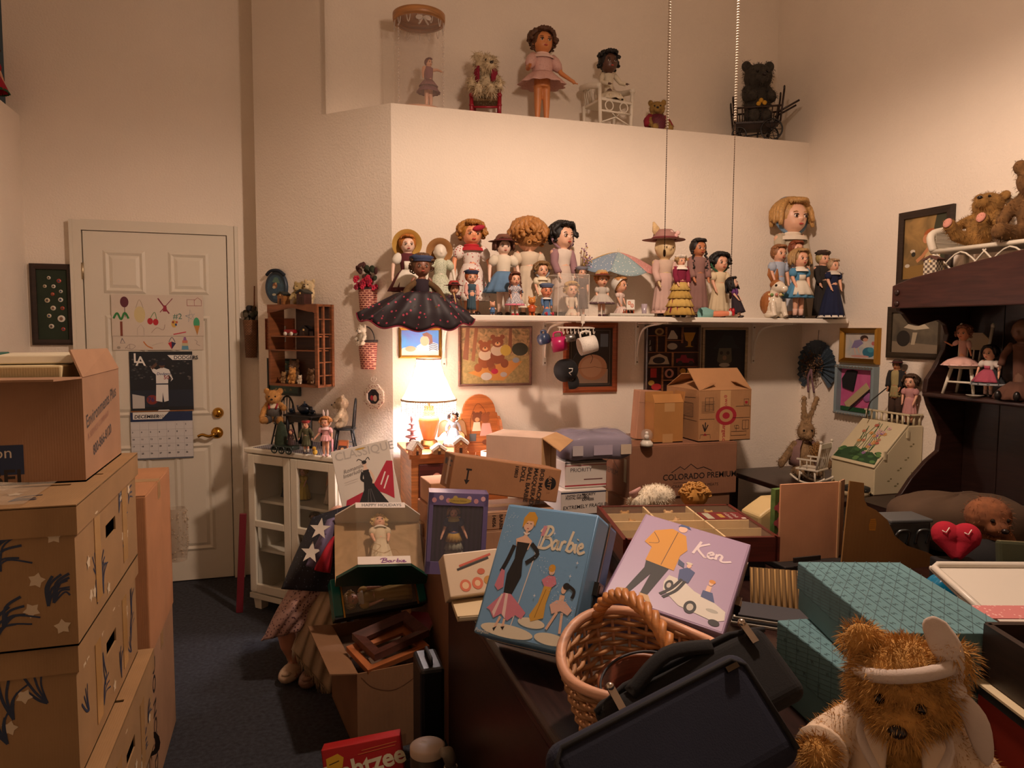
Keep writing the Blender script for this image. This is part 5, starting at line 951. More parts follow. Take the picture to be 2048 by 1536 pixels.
MB().lathe((0, 0, 0), [(0, .06), (.035, .052), (.055, .02), (.058, -.03)], BV, 24, R=RX(60), sy=1).build('crown', cp_); MB().lathe((.0, -.0, -.02), [(.055, 0), (.095, -.012)], BV, 16, a0=math.radians(-70), a1=math.radians(30), R=RX(20)).build('brim', cp_, solid=.003); MB().tube([(-.015, -.055, .025), (.0, -.06, .035), (.006, -.06, .02), (-.004, -.06, .008), (.014, -.058, .0)], .0025, WHITE, 5).build('emblem', cp_)
MB().tube([(0, 0, .05), (0, -.0, .10)], .0015, BV, 5).build('loop', cp_)
# ================================================================= CARDBOARD
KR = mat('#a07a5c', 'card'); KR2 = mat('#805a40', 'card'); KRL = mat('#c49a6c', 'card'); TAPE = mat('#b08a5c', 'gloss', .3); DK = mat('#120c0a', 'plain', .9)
def face(w, d, h, side):
    return {'front': ((-w/2, -d/2, 0), (w, 0, 0), (0, 0, h)), 'right': ((w/2, -d/2, 0), (0, d, 0), (0, 0, h)), 'left': ((-w/2, d/2, 0), (0, -d, 0), (0, 0, h)), 'top': ((-w/2, -d/2, h), (w, 0, 0), (0, d, 0))}[side]
def carton(label, name, x, y, z, w, d, h, rz=0, m=KR, rot=None, open_=False, prints=None, tape=True, cat='box', seam=True, flaps=None, tp=TAPE, hole=None):
    """flaps: {'f'|'b'|'l'|'r': opening angle from closed}"""
    t = T(name, label, cat, (x, y, z), rz, rot=rot); e = .004
    if open_:
        mb = MB().box((0, 0, e/2), (w, d, e), m)
        def wall(c, L, ax, ho):          # one side panel, cut round the hand hole (centre, height, width, tall)
            B = [(-L/2, L/2, 0, h)] if not ho else [(-L/2, L/2, 0, ho[1]-ho[3]/2), (-L/2, L/2, ho[1]+ho[3]/2, h), (-L/2, ho[0]-ho[2]/2, ho[1]-ho[3]/2, ho[1]+ho[3]/2), (ho[0]+ho[2]/2, L/2, ho[1]-ho[3]/2, ho[1]+ho[3]/2)]
            for a, b, z0, z1 in B: mb.box((c, (a+b)/2, (z0+z1)/2) if ax else ((a+b)/2, c, (z0+z1)/2), (e, b-a, z1-z0) if ax else (b-a, e, z1-z0), m)
        for sx in (-1, 1): wall(sx*(w-e)/2, d, 1, hole[1:] if hole and hole[0] == 'r' and sx > 0 else None)
        for sy in (-1, 1): wall(sy*(d-e)/2, w-2*e, 0, hole[1:] if hole and hole[0] == 'f' and sy < 0 else None)
        mb.build('body', t)
    else:
        MB().box((0, 0, h/2), (w, d, h), m).build('body', t, bev=.004)
        if seam:
            for sy in (-1, 1): MB().box((0, sy*(d/4+.0008), h+.0015), (w-.003, d/2-.004, .003), m).build('flap', t)
            if tape: MB().box((0, 0, h+.0034), (w, .05, .0008), tp).box((w/2+.0006, 0, h-.03), (.0008, .05, .06), tp).box((-w/2-.0006, 0, h-.03), (.0008, .05, .06), tp).build('tape', t)
    for k, ang in (flaps or {}).items():
        a = math.radians(ang); L_ = {'f': d/2, 'b': d/2, 'l': w/3, 'r': w/3}[k]
        if k in 'fb':
            sy = -1 if k == 'f' else 1; V = [(-w/2, sy*d/2, h), (w/2, sy*d/2, h), (w/2*.97, sy*(d/2-L_*math.cos(a)), h+L_*math.sin(a)), (-w/2*.97, sy*(d/2-L_*math.cos(a)), h+L_*math.sin(a))]
        else:
            sx = -1 if k == 'l' else 1; V = [(sx*w/2, -d/2, h), (sx*w/2, d/2, h), (sx*(w/2-L_*math.cos(a)), d/2*.97, h+L_*math.sin(a)), (sx*(w/2-L_*math.cos(a)), -d/2*.97, h+L_*math.sin(a))]
        MB().add(V, [(0, 1, 2, 3)], m, False).build('flap', t, solid=.004)
    for side, items in (prints or {}).items():
        pr_ = art(t, *face(w, d, h, side), items)
        if name == 'storage_box': pr_['kind'] = 'stuff'
    return t
def cart(label, name, x0, x1, y0, y1, z0, z1, **k): return carton(label, name, (x0+x1)/2, (y0+y1)/2, z0, x1-x0, y1-y0, z1-z0, **k)
INK = '#241a16'
# ---------------- left: stacked boxes
PB = mat('#9c7a52', 'card'); rg = random.Random(4)
def pattern(n, w, h, seed, ymax=.62):
    g = random.Random(seed); it = []
    for i in range(n):
        x, y = g.uniform(.1, .9), g.uniform(.06, ymax); a = g.uniform(-1, 1); up = min(1, (.96-y)*h/.1)
        for k in range(4): b_ = a+(k-1.5)*.28; L_ = g.uniform(.05, .085)*up; it.append(('s', '#28344e', .0055*(1-.12*k), [(x, y), (min(.97, max(.03, x+L_*.5*math.sin(b_)/w*.6)), y+L_*.6*math.cos(b_)/h), (min(.97, max(.03, x+L_*math.sin(b_+.35)/w*.8)), y+L_*max(.1, math.cos(b_+.3))/h)]))
        x2, y2 = g.uniform(.06, .94), g.uniform(.08, min(.9, ymax+.25)); q = .016; ph_ = g.uniform(0, 6)
        it.append(('p', '#d3c0a2', [(x2+q*(1 if j % 2 else .6)*math.cos(ph_+j*math.pi/5)/w, y2+min(.9, q*(1 if j % 2 else .6)/h)*math.sin(ph_+j*math.pi/5)) for j in range(10)]))
    return it
X0, X1, Y0, Y1 = -.80, -.40, 1.60, 2.22
labs = ['lowest flower printed storage box of the stack beside the door', 'second flower printed storage box from the floor', 'third flower printed storage box from the floor', 'uppermost flower printed storage box with a lid and cut hand slot']
for i in range(4):
    z0 = i*.2875; j = [.0, .02, -.012, .0][i]; w, d, h = X1-X0-.012, Y1-Y0-.012, .284
    t = carton(labs[i], 'storage_box', (X0+X1)/2+j, (Y0+Y1)/2+[0, .03, .02, 0][i], z0, w, d, h, m=PB, open_=True, hole=('r', 0, h*.56, .1, .034), prints={'front': pattern(7, w, h, i), 'right': [q for q in pattern(10, d, h, 20+i) if not any(.38 < a < .62 and .42 < b < .72 for a, b in q[-1])]})
    W2, D2 = w+.014, d+.014; lm = MB()
    for sx in (-1, 1): lm.box((sx*(W2/2-.002), 0, h-.028), (.004, D2, .058), PB); lm.box((0, sx*(D2/2-.002), h-.028), (W2-.008, .004, .058), PB)
    for x0, x1, y0, y1 in ((0, 1, 0, .32), (0, .2, .32, .345), (.85, 1, .32, .345), (0, 1, .345, .5), (0, .1, .5, .52), (.95, 1, .5, .52), (0, 1, .52, 1)): lm.box((W2*((x0+x1)/2-.5), D2*((y0+y1)/2-.5), h+.0015), (W2*(x1-x0), D2*(y1-y0), .004), PB)
    ld_ = lm.build('lid', t); art(ld_, (-(w+.014)/2, -(d+.014)/2, h+.0036), (w+.014, 0, 0), (0, d+.014, 0), [q for q in pattern(9, w, d, 40+i, .9) if not any(.28 < b < .56 for a, b in q[-1])])
    art(ld_, (w/2+.007, -d/2, h-.058), (0, d, 0), (0, 0, .06), pattern(3, d, .3, 60+i)[4:5]); 
    for y in (-.13, .15): MB().box((w/2+.001, y, h*.45), (.001, .05, .19), mat('#c0955e', 'gloss', .15)).build('tape', t)
pl = T('plastic_bag', 'crumpled clear plastic bag lying on the flower printed box', 'plastic bag', (-.64, 1.715, 1.152)); g = random.Random(2); NZ = [[g.uniform(0, 1) for _ in range(13)] for _ in range(11)]
MB().grid(lambda u, v: ((u-.5)*.3, (v-.5)*.22, .004+.035*NZ[int(v*10)][int(u*12)]*math.sin(math.pi*u)*math.sin(math.pi*v)), 12, 10, mat('#d8cab4', 'film', a=.28), False).build('film', pl)
ex0, ex1, ey0, ey1 = -.86, -.435, 1.83, 2.2; ez = 1.15; eh = onX(165, 755, -.435).z-ez
t = cart('brown carton with a blue address label and red blue print, open with things inside', 'carton', ex0, ex1, ey0, ey1, ez, ez+eh, m=KR, open_=True, prints={'right': [('t', INK, 'Environments Plus', .06, .5, .042, 9, .0007), ('t', '#8a5a48', 'A SERVICE COMPANY', .08, .38, .022, 9), ('t', INK, '800-866-8120', .2, .2, .034, 9, .0008)], 'front': [('p', '#1c2f52', [(.1, .1), (.72, .1), (.72, .38), (.1, .38)]), ('t', '#d8cdbc', 'n Johnson', .34, .26, .035), ('t', '#d8cdbc', 'T-7/69', .38, .15, .035), ('t', INK, 'LABEL', .42, -.0, .05, 0, .001)]}, flaps={'f': 178}, hole=('f', -.06, eh*.62, .13, .03))
MB().add([((ex1-ex0)/2, -(ey1-ey0)/2, eh), ((ex1-ex0)/2, (ey1-ey0)/2, eh), ((ex1-ex0)/2-.02, (ey1-ey0)/2-.03, eh+.055), ((ex1-ex0)/2-.035, -(ey1-ey0)/2+.05, eh+.06)], [(0, 1, 2, 3)], KR, False).build('flap', t, solid=.004)
gb = T('game_box', 'dark boxed puzzle with cream edge lying in the open carton', 'box', (-.66, 2.0, ez+.006)); MB().box((0, 0, (eh+.02)/2), (.36, .3, eh+.02), mat('#cdb98c', 'card')).build('body', gb, bev=.004); MB().box((-.02, -.152, eh*.82), (.26, .004, .07), mat('#1a1a16', 'blotch', c2='#2c2418', sc=12)).build('picture_panel', gb)
bk = T('book', 'dark green book lying on the open carton', 'book', (-.775, 2.0, ez+eh+.027)); MB().box((0, 0, .012), (.24, .2, .022), mat('#14584a', 'plain', .4)).build('cover', bk, bev=.003); MB().box((0, -.002, .012), (.23, .2, .014), mat('#cbbf9f')).build('pages', bk)
bk = T('book', 'cream paperback lying on the open carton beside the green book', 'book', (-.56, 2.0, ez+eh+.027), 8); MB().box((0, 0, .011), (.15, .2, .02), mat('#d8cdb2')).build('cover', bk, bev=.003); MB().box((.003, 0, .011), (.146, .202, .014), mat('#e6dcc6')).build('pages', bk)
bx = -.425
cart('tall brown carton with vertical printed words and bar code label', 'carton', bx-.34, bx, 2.42, 2.93, 0, .462, prints={'right': [('t', INK, 'DO NOT DELAY', .12, .95, .075, -90, .001)], 'front': [('l', INK, .003, [(.62, .6), (.92, .6), (.92, .95), (.62, .95), (.62, .6)]), ('t', INK, '1', .74, .72, .06), ('t', INK, '20', .76, .35, .11, 0, .002)]})
lb_ = T('barcode_label', 'white bar code label stuck on the tall brown carton', 'label', (bx-.05, 2.4175, .14)); MB().box((0, 0, 0), (.085, .001, .06), mat('#cfc6b8')).build('paper', lb_); art(lb_, (-.0425, -.0005, -.03), (.085, 0, 0), (0, 0, .06), [('p', '#1a1614', [(.08+.055*i, .12), (.08+.055*i+.02*(1+i % 3)*.6, .12), (.08+.055*i+.02*(1+i % 3)*.6, .6), (.08+.055*i, .6)]) for i in range(15)] + [('t', '#1a1614', '003', .5, .7, .018)])
cart('plain brown carton stacked behind the flower printed boxes', 'carton', bx-.33, bx+.005, 2.44, 2.92, .466, .978, m=mat('#b07c54', 'card'))
bw = T('bubble_wrap', 'roll of clear bubble wrap poking out behind the plain carton', 'bubble wrap', (-.402, 2.945, .72)); mb = MB().lathe((0, 0, -.1), [(.03, 0), (.038, .06), (.036, .14), (.03, .2)], mat('#a89a86', 'film', a=.5), 18)
for i in range(80): a = rnd.uniform(0, 6.28); mb.ell((.037*math.cos(a), .037*math.sin(a), rnd.uniform(-.09, .09)), .004, mat('#b8a890', 'film', a=.5), seg=6, ring=4)
mb.build('roll', bw)
# ---------------- on the cabinet
doi = T('table_runner', 'dark blue and white woven runner on the curio cabinet', 'runner', cabP(0, 0, CAB_Z), -45); MB().box((-.03, 0, .0012), (.5, .3, .0022), mat('#4a4a5c', 'check', c2='#a8a2a0', sc=150)).build('cloth', doi)
BK = mat('#15171a', 'plain', .4); CZ = CAB_Z+.003
def windsor(label, loc, rz, s):
    t = T('windsor_chair', label, 'toy chair', loc, rz); MB().lathe((0, 0, s*.42), [(0, 0), (s*.2, 0), (s*.22, s*.02), (s*.2, s*.04), (0, s*.035)], BK, 20).build('seat', t)
    for sx in (-1, 1):
        for sy in (-1, 1): MB().tube([(sx*s*.13, sy*s*.13, s*.43), (sx*s*.21, sy*s*.2, 0)], [s*.022, s*.018], BK, 8).build('leg', t)
    MB().tube([(-s*.17, -s*.165, s*.18), (s*.17, -s*.165, s*.18)], s*.012, BK, 6).tube([(0, -s*.165, s*.18), (0, s*.165, s*.18)], s*.012, BK, 6).build('stretcher', t)
    hoop = [(s*.19*math.cos(a), s*.16+s*.05*math.sin(a), s*.45+s*.56*math.sin(a)) for a in [math.pi*k/16 for k in range(17)]]; MB().tube(hoop, s*.02, BK, 8).build('hoop', t)
    for k in range(5): x = (k-2)*s*.065; MB().tube([(x*.9, s*.16, s*.45), (x, s*.16+s*.05*math.sqrt(max(0, 1-(x/(s*.19))**2)), s*.45+s*.55*math.sqrt(max(0, 1-(x/(s*.19))**2)))], s*.011, BK, 6).build('spindle', t)
    return t
def onCab(px, py): p = onZ(px, py, CZ); return (p.x, p.y, CZ)
pT = onA(610, 850, 4.09); tb = T('toy_table', 'small black wooden toy table laid for tea on the cabinet', 'toy table', (pT.x, pT.y, CZ), -45); th_ = .165
MB().box((0, 0, th_), (.2, .12, .012), BK).build('tabletop', tb, bev=.004); MB().box((0, -.045, th_-.02), (.17, .008, .028), BK).box((0, .045, th_-.02), (.17, .008, .028), BK).build('apron', tb)
for sx in (-1, 1):
    for sy in (-1, 1): MB().tube([(sx*.08, sy*.045, 0), (sx*.08, sy*.045, th_)], .01, BK, 8).build('leg', tb)
def onTb(x, y): q = RZ(-45) @ Vector((x, y, 0)); return (pT.x+q.x, pT.y+q.y, CZ+th_+.007)
tp = T('teapot', 'dark blue toy teapot on the small black table', 'teapot', onTb(.0, 0), -45); NB = mat('#16202e', 'gloss', .2)
MB().lathe((0, 0, 0), [(0, 0), (.02, 0), (.034, .018), (.032, .036), (.018, .046), (0, .047)], NB, 24).build('body', tp); MB().lathe((0, 0, .045), [(.018, 0), (.012, .008), (.003, .01), (.006, .018), (0, .022)], NB, 18).build('lid', tp)
MB().tube(crom([(-.03, 0, .018), (-.045, 0, .026), (-.052, 0, .042)], 4), [.008]*5+[.005]*4, NB, 8).build('spout', tp); MB().tube(crom([(.03, 0, .036), (.05, 0, .036), (.048, 0, .014), (.03, 0, .012)], 4), .004, NB, 8).build('handle', tp)
for x, lab in ((-.075, 'dark toy teacup on saucer near the overall wearing bear'), (.07, 'dark toy teacup on saucer near the black chair')):
    c_ = T('teacup', lab, 'teacup', onTb(x, -.02), -45); MB().lathe((0, 0, 0), [(0, 0), (.022, .002), (.024, .005), (.01, .005)], NB, 20).build('saucer', c_); MB().lathe((0, 0, .004), [(.006, 0), (.014, .012), (.016, .02), (.014, .02), (.006, .003)], NB, 18).build('cup', c_); MB().torus((.017, 0, .014), .007, .002, NB, R=RX(90), seg=12).build('handle', c_)
pc1 = onA(568, 850, 4.11); windsor('black hoop backed toy chair behind the bear in overalls', (pc1.x, pc1.y, CZ), -20, .25)
tb1 = teddy('tan bear in dark striped overalls with red braces seated at the toy table', (pc1.x-.05, pc1.y-.035, CZ+.118), .185, rz=-10, col='#a5763e', n=2200, fl=.045, arms={1: ((.28, -.1, .45), (.32, -.22, .44)), -1: ((.27, -.05, .36), (.3, -.2, .2))})
mb = MB().lathe((0, 0, 0), [(.10, .1), (.235, .25), (.21, .42), (.15, .48)], mat('#3a3836', 'stripe', c2='#5a5248', sc=60), 20); mb.v = [(a*.185, b*.185*.9, c_*.185) for a, b, c_ in mb.v]
for sx in (-1, 1): mb.tube([(sx*.09*.185, -.2*.185, .42*.185), (sx*.12*.185, -.1*.185, .56*.185)], .006, mat('#8e1f24', 'cloth'), 5); mb.tube([(sx*.11*.185, -.1*.185, .12*.185), (sx*.19*.185, -.22*.185, .1*.185)], .12*.185, mat('#3a3836', 'cloth'), 10)
mb.build('overalls', tb1); MB().lathe((0, 0, .44*.185), [(.035, 0), (.03, .02), (.018, .028)], mat('#cdbfa4', 'cloth'), 18).build('shirt', tb1)
pc2 = onA(690, 850, 4.06); windsor('black hoop backed toy chair at the right of the toy table', (pc2.x, pc2.y, CZ), -100, .265)
teddy('pale bear seated at the toy table in the chair without the overalls bear', (pc2.x-.012, pc2.y+.002, CZ+.121), .165, legs={k: ((.11, -.08, .09), (.12, -.13, .1)) for k in (-1, 1)}, rz=-100, col='#b5a48a', n=1500, fl=.05)
q = onCab(572, 906); t = T('train_figurine', 'dark green resin train figurine with a child in a bonnet', 'figurine', q, -40); GN = mat('#1f2a22', 'gloss', .35)
MB().box((0, 0, .03), (.13, .06, .022), GN).build('wagon', t, bev=.006); MB().lathe((-.038, .012, .04), [(.034, 0), (.03, .05), (.018, .1), (0, .12)], mat('#26301f', 'fur'), 12, rip=(5, .2)).build('tree', t)
for x in (-.045, .0, .045): MB().torus((x, -.034, .02), .017, .004, GN, R=RX(90), seg=16).tube([(x-.015, -.034, .02), (x+.015, -.034, .02)], .002, GN, 4).tube([(x, -.034, .005), (x, -.034, .035)], .002, GN, 4).build('wheel', t)
doll('tiny child figurine in brown coat and pink bonnet riding the resin train', (q[0]+.025, q[1]-.032, CZ+.042), .08, rz=-30, hf=.3, hair='#4a2c20', style='short', dress='#3a2622', hat='bonnet', hatc='#5a3038', flare=.22, hem=.05, shoes=None, slv='long', name='child_figurine', cat='figurine')
q = onCab(613, 907); doll('boy figurine in red cap and olive coat standing before the toy table', q, .165, rz=-25, hf=.23, hair='#3a2418', style='short', dress='#4c4a30', slv='long', hat='cap', hatc='#8e2a2a', flare=.14, hem=.24, socks='#cfc4b0', name='boy_figurine', cat='figurine')
q = onCab(652, 912); dd = doll('doll in pink satin romper and white rabbit ears', q, onA(652, 835, q[0]+q[1]).z-CZ, rz=-25, hf=.25, hair='#a8703a', style='curly', dress='#d8a0a0', flare=.15, hem=.40, collar='#e0c0bc', hat='band', hatc='#e0d0cc', shoes='#e0b8b0', skin='#dba284', arms={1: ((.17, -.02, .58), (.18, -.05, .45)), -1: ((.17, -.04, .58), (.24, -.1, .48))})
hd = onA(652, 835, q[0]+q[1]).z-CZ
for sx in (-1, 1): MB().tube([(sx*.03*hd, 0, .97*hd), (sx*.05*hd, .01*hd, 1.1*hd), (sx*.06*hd, 0, 1.2*hd)], [.02*hd, .036*hd, .01*hd], mat('#e2d0cc', 'cloth'), 8, flat=.4).build('rabbit_ear', dd)
MB().tube([(.19*hd, -.05*hd, .45*hd), (.19*hd, -.06*hd, .0)], .006, mat('#e0b8b4', 'stripe', c2='#c06070', sc=60), 8).build('candy_cane', dd)
q = onCab(684, 908); t = T('picture_card', 'tiny orange framed sunset picture leaning on the cabinet', 'picture', (q[0], q[1], CZ+.001), rot=(math.radians(-18), 0, math.radians(-30))); MB().box((0, 0, .035), (.058, .006, .07), mat('#8a5a38', 'wood')).build('frame', t, bev=.006); art(t, (-.022, -.003, .008), (.044, 0, 0), (0, 0, .054), [('p', '#3a2a2a', [(0, 0), (1, 0), (1, .6), (0, .6)]), ('p', '#b5653a', [(0, .6), (1, .6), (1, 1), (0, 1)]), ('e', '#c9a070', .5, .3, .2, .12)])
q = onCab(630, 910); t = T('chick_figurine', 'tiny yellow chick figurine at the front of the runner', 'figurine', q, -30); MB().ell((0, 0, .014), (.012, .014, .014), mat('#c9a03c', 'fur')).ell((0, -.008, .034), .010, mat('#c9a03c', 'fur')).build('body', t, voxel=.002); MB().ell((0, -.019, .033), (.003, .005, .002), mat('#b5602a')).build('beak', t)
# dolls behind the cabinet glass
for x, z, hh_, c1, hc_, lab in ((-.18, .582, .2, '#2a3040', '#3a2418', 'doll in dark striped skirt behind the left cabinet pane'), (-.075, .582, .17, '#c9b04a', '#b08a4a', 'doll in yellow ruffled dress behind the left cabinet pane'), (.13, .582, .23, '#cfc4b4', '#a8824a', 'doll in long ivory gown behind the right cabinet pane'), (-.15, .317, .19, '#6a6460', '#c9b48a', 'doll in grey on the middle cabinet shelf'), (.15, .317, .21, '#a8988a', '#5a3a24', 'doll in beige dress on the middle cabinet shelf'), (.0, .317, .2, '#cbb9a4', '#8a6a40', 'curly doll with lace dress between the cabinet doors'), (-.12, .095, .19, '#5a4a4a', '#3a2418', 'doll in brown on the lowest cabinet shelf'), (.12, .095, .19, '#8a7a6a', '#6a4a2a', 'doll in tan on the lowest cabinet shelf')):
    p = cabP(x, .0); doll(lab, (p.x, p.y, z), hh_, rz=-45, dress=c1, hair=hc_, style='curly', tight=1, flare=.22, hem=.03, hf=.24, group='dolls in the glass cabinet')
rs_ = T('red_plank', 'red painted wooden slat leaning between cabinet and door', 'plank', (onZ(478, 1232, 0).x, onZ(478, 1232, 0).y+.05, 0), rot=(math.radians(-4), math.radians(3), 0)); MB().box((0, 0, .26), (.035, .02, .52), mat('#6a1420', 'plain', .5)).build('board', rs_, bev=.003)
# ---------------- on the nightstand
def onL(px, py): p = onZ(px, py, LZ); return (p.x, p.y, LZ)
BRK = mat('#a8683c', 'dots', c2='#c9946a', sc=160, p=.3); SNOW = mat('#e6ddd2', 'cloth')
q = onL(830, 909); house('small gingerbread house with dotted snowy roof at the stand corner', q, 20, .05, .045, .03, BRK, mat('#d9cfc2', 'dots', c2='#6a4030', sc=170, p=.25), name='gingerbread_house', steep=1.3, snow=1)
q = onL(877, 907); house('low snow roofed cottage in front of the lamp', q, 0, .058, .045, .022, mat('#8a6440', 'wood'), SNOW, name='gingerbread_house', steep=.7, snow=1)
q = onL(921, 908); house('tall iced gingerbread house beside the angel doll', q, -8, .06, .05, .055, BRK, SNOW, name='gingerbread_house', steep=.8, snow=1)
q = onL(829, 898); t = T('tiered_figurine', 'pink tiered toy fountain figurine left of the lamp', 'figurine', (q[0]-.012, q[1]+.0, LZ)); PK = mat('#c98f94', 'gloss', .3); MB().lathe((0, 0, 0), [(0, 0), (.03, 0), (.03, .03), (.012, .035), (.01, .05), (.034, .06), (.03, .066), (.008, .07), (.008, .085), (.026, .092), (.022, .098), (.006, .102), (.006, .115), (.018, .12), (.014, .126), (.004, .13), (.008, .145), (.007, .16), (0, .165)], PK, 20, rip=(0, 0)).build('body', t); MB().ell((0, -.02, .045), (.016, .012, .012), mat('#7a2430', 'cloth'), nz=.15).build('red_bow', t)
q = onL(908, 893); p_ = onY(908, 825, q[1]+.02); an = doll('dark haired angel doll in pale blue satin with gold rimmed wings', (q[0], q[1]+.02, LZ), p_.z-LZ, hair='#2a1a14', style='curly', dress='#b4bcc8', hf=.28, hem=.02, flare=.3, skin='#dca488', slv='long', lock=1.0)
ha = p_.z-LZ
for sx in (-1, 1):
    pts = [(sx*.06, .08, .6), (sx*.2, .1, .76), (sx*.36, .1, .72), (sx*.42, .1, .5), (sx*.44, .1, .26), (sx*.3, .1, .4), (sx*.12, .08, .46)]; V = [tuple(x*ha for x in p) for p in crom(pts, 4)]; MB().add(V, [tuple(range(len(V)))], mat('#d9c0a0', 'shade'), False).build('wing', an, solid=.002); MB().tube(V+[V[0]], .0018, GOLD, 5).build('wing_rim', an)
# arched bear shelf on a small chest
ax0, ax1 = onY(932, 850, 3.6).x, onY(1012, 850, 3.6).x; aw = ax1-ax0; az = onY(970, 926, 3.58).z; atop = onY(970, 788, 3.74).z
ash = T('arched_shelf', 'oak shelf with arched back painted with two teddy bears', 'shelf', ((ax0+ax1)/2, 3.675, 0)); hh_ = atop; OK3 = mat('#a8602f', 'wood', .4)
ar = [(-aw/2, 0), (aw/2, 0), (aw/2, hh_-.13), (aw/2*.93, hh_-.1)] + [(aw*.43*math.cos(a), hh_-.1+.1*math.sin(a)) for a in [math.pi*k/14 for k in range(15)]] + [(-aw/2*.93, hh_-.1), (-aw/2, hh_-.13)]
MB().prism(ar, .07, .085, OK3).build('back', ash, bev=.003)
for sx in (-1, 1): MB().add([(sx*aw/2, .07, 0), (sx*aw/2, -.09, 0), (sx*aw/2, -.09, az+.04), (sx*aw/2, -.02, az+.12), (sx*aw/2, .03, hh_-.14), (sx*aw/2, .07, hh_-.12)], [(0, 1, 2, 3, 4, 5)], OK3, False).build('side', ash, solid=.014)
MB().box((0, -.01, az-.006), (aw-.01, .16, .012), OK3).build('shelf_board', ash); MB().box((0, -.086, az-.05), (aw-.016, .012, .07), OK3).build('drawer_front', ash, bev=.003); MB().box((0, -.086, (az-.09)/2), (aw-.016, .01, az-.1), OK3).build('front_panel', ash)
ah = hh_-az
art(ash, (-aw/2, .0695, az), (aw, 0, 0), (0, 0, ah), [('s', '#4a2412', .002, [(.3, .3), (.28, .6), (.45, .85), (.66, .72), (.66, .5)]), ('e', '#6e3a1c', .45, .63, .13, .085), ('e', '#6e3a1c', .36, .7, .04, .03), ('e', '#6e3a1c', .54, .7, .04, .03), ('e', '#c08a5a', .45, .6, .06, .035), ('e', '#8a4a24', .66, .62, .11, .08), ('e', '#8a4a24', .74, .69, .04, .03), ('p', '#d8c4a0', [(.32, .42), (.55, .42), (.52, .56), (.36, .56)]), ('p', '#cf9a88', [(.52, .34), (.86, .34), (.78, .54), (.58, .54)]), ('e', '#6e3a1c', .68, .24, .1, .04), ('p', '#5a5a58', [(.26, .26), (.42, .26), (.43, .38), (.25, .38)]), ('l', '#7a4020', .004, [(.1, .24), (.9, .24)])])
sx_ = (ax0+ax1)/2; t = T('tape_roll', 'wide roll of white packing tape on the arched shelf', 'tape roll', (sx_+.028, 3.64, az)); MB().lathe((0, 0, 0), [(.03, 0), (.045, 0), (.045, .05), (.03, .05), (.03, 0)], mat('#dcd2c8', 'gloss', .3), 30).build('roll', t); MB().lathe((0, 0, 0), [(.029, .002), (.029, .048)], mat('#b9863e', 'card'), 30).build('core', t)
t = T('candle_cup', 'small black votive cup on the arched shelf', 'cup', (sx_-.05, 3.63, az)); MB().lathe((0, 0, 0), [(0, 0), (.015, 0), (.02, .03), (.016, .032), (.013, .01)], mat('#1a1518', 'gloss', .3), 8, smooth=False).build('body', t); MB().tube([(0, 0, .01), (.003, 0, .05)], .0012, mat('#b08060'), 4).build('wick', t)
# ---------------- the pile of boxes in front of the back wall
cy = 3.2; cx0, cx1 = onY(1259, 950, cy).x, onY(1473, 950, cy).x; cz1 = onY(1259, 895, cy).z; cz0 = onY(1259, 1000, cy).z
mt = [('l', INK, .004, [(.38, .47), (.46, .58), (.5, .52), (.56, .62), (.62, .52), (.68, .55), (.76, .47)]), ('t', INK, 'COLORADO PREMIUM.', .3, .33, .042, 0, .0006), ('l', INK, .0015, [(.4, .27), (.66, .27)]), ('t', INK, 'CRAFTING QUALITY MEATS', .39, .17, .021)]
cart('brown meat carton with mountain logo under two smaller boxes', 'carton', cx0, cx1, cy, 3.62, cz0, cz1, m=mat('#8a5e44', 'card'), prints={'front': mt, 'left': [('l', INK, .004, [(.3, .5), (.5, .7), (.7, .5)]), ('t', INK, 'PREMIUM', .3, .36, .04), ('p', '#b8aa88', [(.85, .3), (.92, .3), (.92, .75), (.85, .75)])]})
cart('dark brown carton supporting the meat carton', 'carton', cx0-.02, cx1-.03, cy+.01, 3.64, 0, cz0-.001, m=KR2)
tz = cz1+.005; tx0, tx1 = onY(1398, 850, 3.23).x, onY(1502, 850, 3.23).x; th = onY(1400, 782, 3.23).z-tz
RD = '#a02430'; w_, h_ = tx1-tx0, th
